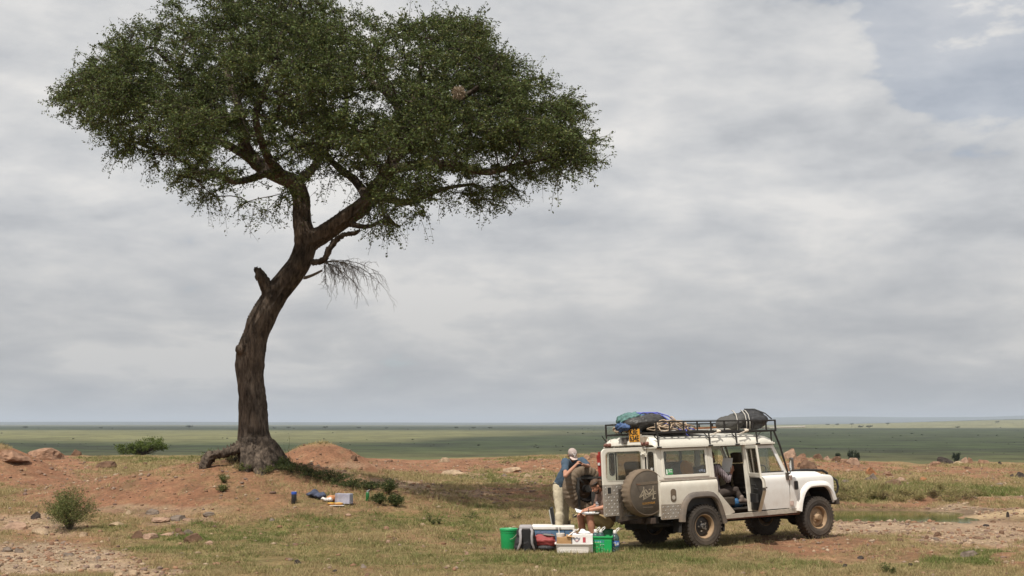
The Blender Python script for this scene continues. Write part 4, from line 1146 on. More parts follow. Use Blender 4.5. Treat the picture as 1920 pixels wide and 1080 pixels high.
def lowy(z): return float(np.interp(z, [.4, .6, .95, 1.14, 1.19, 1.225, 1.245], [.835, .848, .866, .866, .858, .838, .815]))
def upy(z): return float(np.interp(z, [1.24, 1.86], [.812, .757]))
def loft(name, xs, zl, zh, yf, mat, parent, side, rows=12, th=.022, bevel=.004, xfun=None):
    grid = []
    for i in range(rows + 1):
        t = i / rows; row = []
        for x in xs:
            a, b = zl(x), zh(x); z = a + (b - a) * (1 - (1 - t) ** 1.35)
            row.append((x, side * yf(z), z))
        grid.append(row)
    mb = MB(); mb.sheet(grid)
    o = mb.build(name, mat, parent, thick=0, recalc=True, autos=35)
    # give the sheet thickness towards the inside
    me = o.data; bm = bmesh.new(); bm.from_mesh(me)
    ext = bmesh.ops.extrude_face_region(bm, geom=bm.faces[:])
    for v in [g for g in ext['geom'] if isinstance(g, bmesh.types.BMVert)]: v.co.y -= side * th
    bmesh.ops.recalc_face_normals(bm, faces=bm.faces)
    bm.to_mesh(me); bm.free()
    me.polygons.foreach_set("use_smooth", np.ones(len(me.polygons), bool)); me.set_sharp_from_angle(angle=math.radians(40))
    return o
def pl(tab):
    xs, zs = zip(*tab)
    return lambda x: float(np.interp(x, xs, zs))
def upper(mb, outline, holes, side, th=.03, off=0.0):
    mb.prism(outline, lambda a, b, t: (a, side * (upy(b) + off - t), b), th, holes)
def chequer(name, parent, fn, w, h, mat=None, sp=.052, rot=0.0):
    """raised treads on a plate; fn(u,v,t) -> point"""
    mb = MB(); nu, nv = int(w / sp), int(h / sp)
    for i in range(nu):
        for j in range(nv):
            u, v = (i + .5) * w / nu, (j + .5) * h / nv
            a = math.radians(45 if (i + j) % 2 else -45); c, s_ = math.cos(a), math.sin(a)
            L_, B = sp * .36, sp * .13
            P = [(L_, 0), (0, B), (-L_, 0), (0, -B)]
            Q = [fn(u + p * c - q * s_, v + p * s_ + q * c, 0) for p, q in P] + [fn(u, v, .006)]
            mb.add(Q, [(0, 1, 4), (1, 2, 4), (2, 3, 4), (3, 0, 4)])
    o = mb.build(name, mat or alu_hi, parent); o["kind"] = "stuff"
    return o

def lin(a, b, n): return [a + (b - a) * i / n for i in range(n + 1)]
RARCH = [(-.47, .50), (-.46, .60), (-.41, .78), (-.33, .88), (-.22, .925), (.14, .925), (.25, .88), (.33, .76), (.41, .52), (.44, .42)]
FARCH = [(2.33, .53), (2.38, .72), (2.46, .88), (2.56, .965), (2.66, .99), (2.96, .99), (3.06, .955), (3.14, .86), (3.20, .70)]
# ---- body sides
for side in (-1, 1):
    zl = lambda x: .58 if x < -.48 else (pl(RARCH)(x) if x < .44 else float(np.interp(x, [.44, .52, .74], [.44, .555, .60])))
    zh = lambda x: 1.245 if x < .362 else float(np.interp(x, [.362, .74], [1.0, .615]))
    xs = lin(-.95, -.481, 6) + lin(-.479, .36, 26) + lin(.363, .735, 8)
    loft("rear_quarter_panel", xs, zl, zh, lowy, paint_old, CAR, side)
    # upper side with the long window
    mb = MB(); upper(mb, [(-.95, 1.262), (.345, 1.262), (.345, 1.845), (-.95, 1.845)], [rrect(-.80, .185, 1.33, 1.79, .02, 2)], side)
    mb.build("window_side_panel", paint_old, CAR, bevel=.003, seg=1)
    fr = MB(); upper(fr, rrect(-.835, .215, 1.295, 1.822, .02, 2), [rrect(-.785, .165, 1.345, 1.775, .018, 2)], side, .02, .012)
    fo = fr.build("side_window", paint_old, CAR, bevel=.003, seg=1)
    g_ = MB(); upper(g_, [(-.79, 1.34), (.17, 1.34), (.17, 1.78), (-.79, 1.78)], [], side, .005, -.012)
    g_.build("pane", glass, fo)
    rb = MB()
    for x in (.236, .262): rb.box((x, side * (upy(1.55) + .004), 1.55), (.012, .012, .56), (0.088 * side, 0, 0))
    rb.build("pillar_rib", paint_old, CAR, bevel=.002, seg=1)
    mb = MB(); mb.box((-.295, side * .826, 1.253), (1.31, .03, .022)); mb.build("waist_capping", galv, CAR, bevel=.003, seg=1)
    mb = MB(); mb.box((-.295, side * .818, 1.266), (1.30, .02, .006)); mb.build("waist_seam", rust, CAR)
    # lower corner protected by chequer plate
    pp = MB(); pp.prism([(-.955, .565), (-.49, .565), (-.47, .70), (-.42, .825), (-.955, .835)], lambda a, b, t: (a, side * (lowy(b) + .004 - t), b), .004)
    po = pp.build("corner_plate", alu, CAR)
    if side < 0: chequer("tread", po, lambda u, v, t: (-.945 + u, -(lowy(.575 + v) + .005 + t), .575 + v), .45, .245)
    # wheel arch flares
    for nm, A_, mt in (("rear_wheel_arch_flare", RARCH, plast), ("front_wheel_arch_flare", FARCH, paint_new if side < 0 else paint_old)):
        P = smooth_path([(x, 0, z, 0) for x, z in A_], .05)[:, (0, 2)]
        cx = P[:, 0].mean(); out = []
        T = np.gradient(P, axis=0); T /= np.linalg.norm(T, axis=1)[:, None]; Nn = np.stack([-T[:, 1], T[:, 0]], 1)
        grid = []
        for off, yy in ((0.0, .83), (-.006, .895), (.012, .915), (.055, .905), (.082, .868), (.085, .84)):
            grid.append([(p[0] + n_[0] * off, side * yy, p[1] + n_[1] * off) for p, n_ in zip(P, Nn)])
        m_ = MB(); m_.sheet(grid); m_.build(nm, mt, CAR, thick=-.012, autos=45)
        ln = MB()
        ln.sheet([[(p[0] - n_[0] * .006, side * yy, p[1] - n_[1] * .006) for p, n_ in zip(P, Nn)] for yy in (.30, .84)])
        ln.build("wheel_arch_liner", dark, CAR, thick=.008)
    # front wing
    top = lambda x: float(np.interp(x, [2.12, 3.10, 3.19, 3.225, 3.24], [1.215, 1.20, 1.185, 1.15, 1.10]))
    zlf = lambda x: .58 if x < 2.33 else (pl(FARCH)(x) if x < 3.2 else .66)
    wy = lambda z: float(np.interp(z, [.4, .6, .95, 1.12, 1.17, 1.20, 1.215], [.838, .85, .868, .868, .860, .842, .815]))
    loft("front_wing", lin(2.125, 2.329, 4) + lin(2.331, 3.199, 30) + lin(3.201, 3.24, 4), zlf, top, wy, paint_new if side < 0 else paint_old, CAR, side)
    tp = MB(); tp.sheet([[(x, side * y, top(min(x, 3.19)) + .006 * (1 if y < .8 else 0) - (.03 if y > .83 else 0)) for x in lin(2.13, 3.20, 12)] for y in (.842, .82, .72, .56)])
    to = tp.build("wing_top", paint_new, CAR, thick=.012, autos=30)
    if side < 0: chequer("tread", to, lambda u, v, t: (2.2 + u, -(.60 + v), top(2.2 + u) + .007 + t), .95, .20, paint_new, .06)
    # sill and slanted step
    sl = MB(); sl.prism([(.50, .495), (2.36, .515), (2.36, .603), (.50, .575)], lambda a, b, t: (a, side * (.862 - t), b), .05)
    sl.build("sill", galv, CAR, bevel=.004, seg=1)
    sl2 = MB(); sl2.box((1.43, side * .84, .49), (1.8, .02, .022)); sl2.build("sill_seam", rust, CAR)
    # A and B pillars, bulkhead foot
    bp = MB(); bp.prism([(1.115, .60), (1.205, .60), (1.205, 1.845), (1.115, 1.845)], lambda a, b, t: (a, side * ((lowy(b) if b < 1.24 else upy(b)) - .03 - t), b), .04)
    bp.build("door_pillar", paint_old, CAR, bevel=.003, seg=1)
    ap = MB(); ap.tube([(2.13, side * .80, 1.22), (2.095, side * .775, 1.30), (1.815, side * .735, 1.84)], .028, 8); ap.build("windscreen_pillar", paint_old, CAR, autos=40)
    bk = MB(); bk.box((2.105, side * .80, .92), (.04, .08, .66)); bk.build("bulkhead_post", paint_old, CAR, bevel=.004, seg=1)
# vent, filler, hinges on the near side
v_ = MB(); v_.prism(rrect(2.215, 2.32, .945, 1.115, .03, 4), lambda a, b, t: (a, -(wy(b) + .006 - t), b), .03)
vo = v_.build("air_intake", plast, CAR, bevel=.004, seg=1)
v_ = MB(); v_.prism(rrect(2.23, 2.305, .96, 1.10, .022, 4), lambda a, b, t: (a, -(wy(b) + .009 - t), b), .01); v_.build("grille", trim, vo)
v_ = MB(); v_.prism(rrect(-.735, -.61, .865, 1.10, .055, 6), lambda a, b, t: (a, -(lowy(b) + .004 - t), b), .008); fo = v_.build("fuel_filler", pm("filler_recess_brown", (.13, .095, .065), .8, .3, 14), CAR)
v_ = MB(); v_.lathe([(.0, 0), (.038, 0), (.038, .02), (.0, .025)], (-.672, -.872, .945), 'Y', 16); v_.build("filler_cap", galv, fo, autos=40)
for z in (.70, 1.18):
    h_ = MB(); h_.box((2.12, -.885, z), (.075, .03, .085)); h_.tube([(2.122, -.90, z - .045), (2.122, -.90, z + .045)], .012, 8)
    h_.build("door_hinge", pm("pinkish_primer_hinge", (.50, .38, .33), .7, .2, 20), CAR, bevel=.003, seg=1)

# ---- roof
def roof():
    prof = [(-.80, 1.842), (-.803, 1.872), (-.79, 1.925), (-.755, 1.985), (-.69, 2.022), (-.5, 2.045), (-.25, 2.058), (0, 2.062), (.25, 2.058), (.5, 2.045), (.69, 2.022), (.755, 1.985), (.79, 1.925), (.803, 1.872), (.80, 1.842)]
    xs = [-.985, -.98, -.96, -.92, -.85] + lin(-.7, 1.2, 14) + [1.35, 1.5, 1.62, 1.72, 1.79, 1.83]
    g_ = []
    for x in xs:
        dz = float(np.interp(x, [-.985, -.98, -.96, -.92, -.85, 1.2, 1.5, 1.72, 1.79, 1.83], [-.15, -.10, -.05, -.015, 0, 0, -.03, -.07, -.10, -.15]))
        g_.append([(x, y * (1 - .04 * (1 if x > 1.7 else 0)), 1.842 + max(0, (z - 1.842) + dz * (z - 1.842) / .22)) for y, z in prof])
    mb = MB(); mb.sheet(g_)
    o = mb.build("roof", paint_old, CAR, thick=-.02, autos=30)
    rb = MB()
    for y in (-.62, -.35, 0, .35, .62): rb.box((.15, y, (2.062, 2.051, 2.032)[min(2, int(abs(y) / .3))]), (2.1, .05, .016))
    rb.build("roof_rib", paint_old, o, bevel=.005, seg=1)
    for s in (-1, 1):
        gt = MB(); gt.box((.42, s * .815, 1.842), (2.82, .045, .016)); gt.box((.42, s * .836, 1.852), (2.82, .006, .03))
        gt.build("rain_gutter", paint_old, o)
        gs = MB(); gs.box((.42, s * .812, 1.830), (2.80, .03, .008)); gs.build("gutter_seam", rust, o)
    gt = MB(); gt.box((-.985, 0, 1.845), (.03, 1.62, .016)); gt.build("rain_gutter", paint_old, o)
    return o
ROOF = roof()

# ---- front: bonnet, grille, bumper, bars, windscreen
bn = MB()
g_ = []
for x in lin(2.16, 3.2, 12):
    zc = 1.262 - .02 * (x - 2.16) - (.03 if x > 3.15 else 0)
    g_.append([(x, y, zc - (.055 if abs(y) > .585 else (.012 if abs(y) > .55 else 0)) + .012 * (1 - (y / .6) ** 2)) for y in (-.59, -.586, -.56, -.5, -.3, 0, .3, .5, .56, .586, .59)])
bn.sheet(g_); bn.build("bonnet", paint_new, CAR, thick=-.015, autos=30)
se = MB(); se.box((2.68, -.598, 1.205), (1.04, .014, .012), (0, .02, 0)); se.build("bonnet_seam", rust, CAR)
fp = MB(); fp.box((3.215, 0, .93), (.03, 1.62, .48)); fp.build("front_panel", paint_old, CAR, bevel=.01)
gr_ = MB(); gr_.box((3.235, 0, .95), (.02, .8, .3)); gr_.build("radiator_grille", trim, CAR)
for s in (-1, 1):
    hl = MB(); hl.lathe([(.0, .03), (.085, .02), (.095, 0), (.095, -.02)], (3.235, s * .58, .97), 'X', 20); hl.build("headlight", glass2, CAR, autos=40)
bm_ = MB(); bm_.box((3.36, 0, .675), (.11, 1.64, .125)); bm_.build("front_bumper", blackm, CAR, bevel=.008)
bb = MB()
for s in (-1, 1):
    bb.tube([(3.40, s * .48, .70), (3.47, s * .48, .82), (3.50, s * .48, 1.06), (3.45, s * .48, 1.22), (3.36, s * .46, 1.27)], .026, 8)
    bb.tube([(3.38, s * .66, .80), (3.46, s * .72, .84), (3.48, s * .74, .95), (3.46, s * .73, 1.07), (3.40, s * .66, 1.14), (3.40, s * .50, 1.16)], .022, 8)
    for k in range(5):
        bb.tube([(3.44, s * .50, .86 + k * .055), (3.44, s * .72, .86 + k * .055)], .006, 6)
bb.tube([(3.36, -.46, 1.27), (3.34, 0, 1.285), (3.36, .46, 1.27)], .026, 8)
bb.tube([(3.48, -.48, .95), (3.48, .48, .95)], .022, 8)
bb.build("bull_bar", rackm, CAR, autos=40)
ws = MB(); ws.box((1.815, 0, 1.838), (.05, 1.46, .05)); ws.box((2.105, 0, 1.27), (.06, 1.6, .07)); wso = ws.build("windscreen_frame", paint_old, CAR, bevel=.006)
wg = MB(); wg.add([(2.09, -.75, 1.29), (2.09, .75, 1.29), (1.825, .71, 1.82), (1.825, -.71, 1.82)], [(0, 1, 2, 3)]); wg.build("pane", glass2, wso)
wc = MB(); wc.box((1.957, 0, 1.555), (.012, .05, .60), (0, -.46, 0)); wc.build("centre_bar", trim, wso)

# ---- doors
def door_panel(parent, name, x0, x1, outline, holes, mat, side, inner=None):
    pass
def front_door(side, mat):
    e = empty("front_door", (0, 0, 0), (0, 0, 0), parent=CAR)
    o = loft("door_skin", lin(1.212, 2.095, 12), lambda x: .605 + .004 * x, lambda x: 1.245, lowy, mat, e, side, 14)
    fr = MB(); upper(fr, [(1.215, 1.25), (2.095, 1.25), (2.075, 1.30), (1.825, 1.818), (1.215, 1.818)], [[(1.275, 1.315), (2.005, 1.315), (1.795, 1.762), (1.275, 1.762)]], side, .032)
    fo = fr.build("window_frame", mat, e, bevel=.004, seg=1)
    g_ = MB(); upper(g_, [(1.27, 1.31), (1.66, 1.31), (1.66, 1.77), (1.27, 1.77)], [], side, .004, -.015); g_.build("pane", glass, e)
    g_ = MB(); upper(g_, [(1.64, 1.31), (1.72, 1.31), (1.72, 1.77), (1.64, 1.77)], [], side, .004, -.022); g_.build("pane", glass, e)
    rb = MB(); upper(rb, [(1.25, 1.298), (2.03, 1.298), (2.03, 1.318), (1.25, 1.318)], [], side, .012, .002); rb.build("window_seal", trim, e)
    if side < 0:
        hd = MB(); hd.box((1.31, -.885, 1.045), (.10, .022, .022)); hd.box((1.27, -.874, 1.045), (.03, .03, .035)); hd.build("handle", blackm, e, bevel=.003, seg=1)
        st = MB(); st.box((1.33, -.868, .90), (.055, .004, .10)); st.build("worn_patch", pm("faded_grey_sticker", (.52, .50, .47), .8, .1, 20), e)
    ic = MB(); ic.box((1.655, side * .80, .92), (.84, .02, .6)); ic.build("door_trim", trim, e)
front_door(-1, paint_new); front_door(1, paint_old)
def passenger_door(side, ang):
    hx, hy = 1.205, side * .842
    e = empty("passenger_door", (hx, hy, 0), (0, 0, side * -ang), parent=CAR)
    # door coordinates: x runs back from the hinge (negative), y outwards is side
    lo = lambda z: side * (lowy(z) - .842)
    skin = MB(); g_ = []
    for i in range(15):
        z = .61 + (1.245 - .61) * i / 14
        xr = -.835 if z > 1.0 else -.835 + (1.0 - z) * .95
        g_.append([(xr * t, lo(z), z) for t in lin(0.012, 1, 10)])
    skin.sheet(g_); skin.build("door_skin", paint_old, e, thick=.02 * 1, autos=35)
    # edge strip seen when the door stands open
    ed = MB(); P = [(-.835, 1.245), (-.835, 1.0), (-.47, .612)]
    for a, b in zip(P[:-1], P[1:]):
        za = np.linspace(a[1], b[1], 7); xa = np.linspace(a[0], b[0], 7)
        ed.sheet([[(x, lo(z) + side * .004, z) for x, z in zip(xa, za)], [(x, lo(z) - side * .055, z) for x, z in zip(xa, za)]])
    ed.build("door_edge", paint_old, e, thick=.006)
    ic = MB(); ic.prism([(-.02, .63), (-.46, .63), (-.81, 1.0), (-.81, 1.235), (-.02, 1.235)], lambda a, b, t: (a, lo(min(b, 1.1)) - side * (.05 + t), b), .012)
    io = ic.build("door_trim", trim, e)
    pk = MB(); pk.box((-.42, -side * .09, .86), (.42, .045, .16)); pk.box((-.4, -side * .085, 1.09), (.30, .03, .03)); pk.tube([(-.66, -side * .075, 1.02), (-.66, -side * .11, 1.03), (-.56, -side * .11, 1.03)], .012, 6)
    pk.build("door_pocket", trim, io, bevel=.006, seg=1)
    y2 = lambda b: side * (upy(b) - .842)
    fr = MB(); fr.prism([(-.005, 1.25), (-.83, 1.25), (-.83, 1.818), (-.005, 1.818)], lambda a, b, t: (a, y2(b) - side * t, b), .034, [[(-.06, 1.315), (-.775, 1.315), (-.775, 1.765), (-.06, 1.765)]])
    fr.build("window_frame", paint_old, e, bevel=.004, seg=1)
    for x0, x1, dy in ((-.06, -.43, .012), (-.39, -.775, .022)):
        g_ = MB(); g_.prism([(x0, 1.31), (x1, 1.31), (x1, 1.77), (x0, 1.77)], lambda a, b, t: (a, y2(b) - side * (dy + t), b), .004); g_.build("pane", glass, e)
    ch = MB()
    for x in (-.40, -.44): ch.box((x, y2(1.54) - side * .018, 1.54), (.022, .02, .46), (side * .09, 0, 0))
    ch.build("window_channel", galv, e)
    lt = MB(); lt.box((-.84, lo(1.03) - side * .03, 1.03), (.03, .05, .05)); lt.box((-.78, lo(1.05) + side * .02, 1.05), (.09, .025, .025)); lt.build("door_latch", blackm, e)
passenger_door(-1, math.radians(64)); passenger_door(1, 0.0)

# ---- rear: corner posts with small windows, open tail door, lamps, step
for s in (-1, 1):
    y0, y1 = (.47, .80)
    cp = MB(); cp.prism([(y0, .62), (.845, .62), (.845, 1.25), (.812, 1.26), (.762, 1.86), (y0, 1.86)], lambda a, b, t: (-.955 + t, s * a, b), .03, [rrect(.535, .70, 1.37, 1.765, .06, 5)])
    co_ = cp.build("rear_corner_post", paint_old, CAR, bevel=.004, seg=1)
    sl_ = MB(); sl_.prism(rrect(.522, .713, 1.357, 1.778, .066, 5), lambda a, b, t: (-.959 + t, s * a, b), .008, [rrect(.54, .695, 1.375, 1.76, .057, 5)]); sl_.build("window_seal", trim, co_)
    pn = MB(); pn.prism(rrect(.53, .705, 1.365, 1.77, .058, 5), lambda a, b, t: (-.943 + t, s * a, b), .004); pn.build("pane", glass, co_)
    fr = MB(); fr.box((-.965, s * .475, 1.24), (.02, .018, 1.2)); fr.build("door_seal", trim, co_)
ah = MB(); ah.box((-.94, 0, 1.865), (.03, .96, .05)); ah.tube([(-.975, -.50, 1.80), (-.978, -.49, 1.875), (-.98, -.44, 1.905), (-.98, 0, 1.91), (-.98, .44, 1.905), (-.978, .49, 1.875), (-.975, .50, 1.80)], .012, 8)
ah.build("door_header", paint_old, CAR, autos=40)
ah = MB(); ah.box((-.972, 0, 1.885), (.016, .92, .018)); ah.build("header_seal", trim, CAR)
def tail_door():
    th = math.radians(88); e = empty("tail_door", (-.985, -.462, 0), (0, 0, 0), parent=CAR)
    d = Vector((-math.sin(th), math.cos(th), 0)); n_ = Vector((-math.cos(th), -math.sin(th), 0))   # n_: outer face
    f = lambda u, z, t: tuple(d * u + n_ * (.02 - t) + Vector((0, 0, z)))
    z0, z1 = .665, 1.865
    mb = MB(); mb.prism([(0, 1.215), (.915, 1.215)] + [(.915 - .09 * (1 - math.cos(a)), z1 - .09 * (1 - math.sin(a))) for a in lin(0, math.pi / 2, 5)] + [(.06 - .06 * math.sin(a), z1 - .06 * (1 - math.cos(a))) for a in lin(0, math.pi / 2, 5)],
              f, .045, [rrect(.075, .845, 1.29, 1.80, .07, 5)])
    mb.build("door_frame", paint_old, e, bevel=.006)
    sl_ = MB(); sl_.prism(rrect(.062, .858, 1.277, 1.813, .08, 5), lambda u, z, t: f(u, z, t - .003), .006, [rrect(.078, .842, 1.293, 1.797, .068, 5)]); sl_.build("window_seal", pm("pale_window_seal", (.5, .47, .40), .7), e)
    pn = MB(); pn.prism(rrect(.07, .85, 1.285, 1.805, .07, 5), lambda u, z, t: f(u, z, t + .015), .004); pn.build("pane", glass, e)
    lp = MB(); lp.prism([(0, z0), (.915, z0), (.915, 1.213), (0, 1.213)], f, .045); lo = lp.build("lower_plate", alu, e, bevel=.004, seg=1)
    chequer("tread", lo, lambda u, v, t: f(.01 + u, z0 + .01 + v, -.001 - t), .895, .53, None, .058)
    hd = MB(); hd.prism(rrect(.75, .85, 1.05, 1.19, .015, 2), lambda u, z, t: f(u, z, t - .006), .006); ho = hd.build("handle_plate", galv, e)
    hd = MB(); hd.prism(rrect(.765, .835, 1.065, 1.175, .01, 2), lambda u, z, t: f(u, z, t - .010), .008); hd.build("handle", trim, ho)
    sm = MB(); sm.box(d * .46 + n_ * .022 + Vector((0, 0, 1.214)), (.9, .006, .01), (0, 0, math.pi - th + math.pi / 2 - math.pi / 2)); sm.build("plate_seam", rust, e)
    for z in (.85, 1.18, 1.74):
        hg = MB(); hg.tube([(0.01, -.03, z - .05), (.01, -.03, z + .05)], .018, 8); hg.box((.0, -.035, z), (.07, .02, .04)); hg.tube([(-.02, -.02, z), (-.09, -.035, z)], .02, 8); hg.build("hinge", paint_old, e, autos=40)
tail_door()
cm_ = MB(); cm_.box((-.99, 0, .565), (.10, 1.5, .13)); cm_.build("rear_crossmember", dark, CAR, bevel=.006)
bs = MB()
for y in (-.72, -.45): bs.box((-1.09, y, .555), (.10, .16, .10))
bs.box((-1.045, -.15, .52), (.07, 1.0, .07)); bs.tube([(-1.02, 0, .52), (-1.25, 0, .50)], .03, 8); bs.build("rear_step", pm("rusty_dark_steel", (.06, .04, .03), .8, .4, 12), CAR, bevel=.006)
for y in (.70, .58, -.50, -.62):
    lm_ = MB(); lm_.lathe([(.0, -.075), (.022, -.073), (.034, -.06), (.038, -.02), (.036, 0)], (-.985, y, 1.925), 'X', 16); lo = lm_.build("tail_lamp", redlens, CAR, autos=40)
    lb = MB(); lb.box((-.975, y, 1.925), (.03, .085, .085)); lb.tube([(-.98, y, 1.97), (-.98, y + .01, 2.05)], .006, 6); lb.build("lamp_base", galv, lo, bevel=.004, seg=1)
jk = MB(); jk.box((-1.02, .93, 1.50), (.05, .04, .62)); jk.box((-1.03, .93, 1.28), (.10, .07, .12)); jk.tube([(-1.04, .93, 1.30), (-1.06, .95, 1.75)], .016, 8)
jo = jk.build("jack", pm("red_jack_paint", (.30, .035, .025), .6, .3, 12), CAR, bevel=.004, seg=1)
jw = MB(); jw.box((-1.05, .925, 1.58), (.03, .05, .05)); jw.build("jack_clamp", pm("white_clamp", (.7, .68, .65), .6), jo)

# ---- wheels
def tyre_mesh():
    mb = MB()
    mb.lathe([(.205, -.095), (.235, -.115), (.30, -.128), (.355, -.122), (.383, -.108), (.392, -.09), (.392, .09), (.383, .108), (.355, .122), (.30, .128), (.235, .115), (.205, .095)], (0, 0, 0), 'Y', 56, close=True)
    for k in range(36):
        a = 2 * math.pi * k / 36
        for s in (-1, 1):
            b = a + (math.pi / 36 if s > 0 else 0)
            R = Matrix.Rotation(-b, 3, 'Y')
            for (yy, dd, wd, rr) in ((.088, .05, .036, .394), (.035, .045, .030, .394), (.114, .016, .034, .376)):
                c = R @ Vector((0, s * yy, rr)); mb.box(c, (wd, dd, .022), R)
    for r_, z in ((.325, .1285), (.27, .1245)):
        for s in (-1, 1):
            mb.lathe([(r_ - .004, s * (z - .003)), (r_, s * (z + .003)), (r_ + .004, s * (z - .003))], (0, 0, 0), 'Y', 56, cap=False)
    return mb.mesh("tyre", recalc=True)
TY = tyre_mesh()
def rim_mesh():
    mb = MB()
    mb.lathe([(.212, .098), (.222, .108), (.214, .110), (.200, .098), (.190, .06), (.182, .02), (.182, -.02), (.19, -.09), (.205, -.098)], (0, 0, 0), 'Y', 40, cap=False)
    return mb.mesh("rim")
RM = rim_mesh()
def disc_mesh(front):
    mb = MB()
    if front: mb.lathe([(.185, .02), (.165, .045), (.13, .052), (.105, .045), (.07, .075), (.062, .12), (.05, .13), (.0, .132)], (0, 0, 0), 'Y', 32, cap=False)
    else: mb.lathe([(.185, .0), (.165, .012), (.13, .02), (.105, .015), (.075, .03), (.062, .07), (.05, .08), (.0, .082)], (0, 0, 0), 'Y', 32, cap=False)
    return mb.mesh("wheel_disc")
def nuts(front):
    mb = MB(); z = .06 if front else .028
    for k in range(5):
        a = 2 * math.pi * k / 5; mb.lathe([(.014, z), (.014, z + .022), (.0, z + .024)], (.088 * math.cos(a), 0, .088 * math.sin(a)), 'Y', 6)
    for k in range(8):
        a = 2 * math.pi * k / 8; mb.lathe([(.007, .125 if front else .075), (.006, .14 if front else .09), (0, .14 if front else .09)], (.04 * math.cos(a), 0, .04 * math.sin(a)), 'Y', 6)
    return mb.mesh("wheel_nuts")
DM = {f: (disc_mesh(f), nuts(f)) for f in (True, False)}
for x, front in ((0, False), (2.794, True)):
    for s in (-1, 1):
        e = empty("wheel", (x, s * .755, .392), (0, .3 * x, math.pi if s < 0 else 0), parent=CAR)
        link_mesh("tyre", TY, rubber, e, False); TY.polygons.foreach_set("use_smooth", np.ones(len(TY.polygons), bool)); TY.set_sharp_from_angle(angle=math.radians(35))
        link_mesh("rim", RM, rimm, e, True)
        link_mesh("wheel_disc", DM[front][0].copy(), rimm if front else rimdark, e, True)
        link_mesh("wheel_nuts", DM[front][1].copy(), galv if not front else rimm, e)["kind"] = "stuff"

# ---- underneath
ub = MB(); ub.box((1.2, .37, .58), (4.3, .09, .14)); ub.box((1.2, -.37, .58), (4.3, .09, .14))
for x in (-.6, .6, 1.5, 2.3): ub.box((x, 0, .58), (.1, .74, .1))
ub.build("chassis", dark, CAR)
for x in (0, 2.794):
    ax = MB(); ax.tube([(x, -.70, .39), (x, .70, .39)], .05, 12); ax.ball((x, .1 if x == 0 else -.2, .39), (.17, .14, .16), 16, 10)
    for s in (-1, 1): ax.lathe([(.13, -.02), (.13, .02)], (x, s * .64, .39), 'Y', 18)
    ax.build("axle", dark, CAR, autos=40)
sp = MB(); sp.tube([(.1, 0, .42), (1.4, -.05, .50), (2.6, -.1, .42)], .035, 8); sp.box((1.35, 0, .52), (.6, .45, .24)); sp.box((-.55, .1, .50), (.6, .7, .26)); sp.tube([(.2, -.5, .47), (-.4, -.55, .45), (-.95, -.55, .46)], .03, 8)
sp.build("drivetrain", dark, CAR, autos=40)
for x, s in ((-.52, -1), (-.52, 1), (.47, -1), (.47, 1)):
    mf = MB(); mf.box((x, s * .74, .46 if x < 0 else .42), (.012, .24, .30), (0, .08, 0)); mf.build("mud_flap", dark, CAR)
fl = MB(); fl.box((.55, 0, .66), (3.0, 1.56, .025)); fl.build("floor", pm("grimy_floor", (.045, .038, .032), .9, .3, 9), CAR)

# ---- inside
wb = MB()
for s in (-1, 1): wb.box((-.25, s * .62, .86), (1.35, .36, .38))
wb.build("wheel_box", trim, CAR, bevel=.02)
def seat(x, y, w, head=True, z=.72, mat=seatm):
    e = empty("seat", (x, y, z), (0, 0, 0), parent=CAR)
    c = MB(); c.box((.02, 0, .10), (.50, w, .16)); c.build("cushion", mat, e, bevel=.04, seg=3, autos=60)
    R = (0, -.16, 0)
    b = MB(); b.box((-.26, 0, .46), (.13, w * .96, .62), R); b.build("backrest", mat, e, bevel=.05, seg=3, autos=60)
    for s in (-1, 1):
        t = MB(); t.box((-.255, s * w * .44, .44), (.16, .07, .56), R); t.build("bolster", seattan, e, bevel=.025, seg=2, autos=60)
    rb = MB()
    for k in range(6): rb.tube([(-.345 - .0 * k, -w * .34, .22 + k * .09), (-.345 - .0 * k, w * .34, .22 + k * .09)], .012, 6)
    rb.build("back_rib", mat, e)
    if head:
        h = MB(); h.box((-.36, 0, .88), (.10, .27, .20), R); ho = h.build("headrest", mat, e, bevel=.04, seg=3, autos=60)
        for s in (-.06, .06):
            p = MB(); p.tube([(-.34, s, .70), (-.35, s, .82)], .008, 6); p.build("headrest_post", galv, ho)
seat(1.58, -.42, .50); seat(1.58, .42, .50)
seat(.62, .30, .95, False, .72)
seat(.62, -.46, .50, False, .70)
db = MB(); db.box((2.0, 0, 1.10), (.18, 1.5, .28)); db.box((1.93, -.4, 1.22), (.16, .34, .08)); db.build("dashboard", trim, CAR, bevel=.03, seg=2, autos=50)
sw = MB()
for k in range(24):
    pass
ring = [Vector((1.74, -.42, 1.27)) + Matrix.Rotation(.55, 3, 'Y') @ Vector((.19 * math.cos(a) * .0, .19 * math.sin(a), .19 * math.cos(a))) for a in lin(0, 2 * math.pi, 24)]
sw.tube(ring, .014, 8, cap=False); sw.tube([ring[6], Vector((1.74, -.42, 1.27)), ring[18]], .012, 6); sw.tube([Vector((1.74, -.42, 1.27)), (1.95, -.42, 1.14)], .025, 8)
sw.build("steering_wheel", trim, CAR, autos=50)
mr_ = MB(); mr_.box((1.80, 0, 1.72), (.03, .2, .07)); mr_.build("interior_mirror", pm("yellow_tag_mirror", (.30, .27, .10), .5), CAR, bevel=.01)
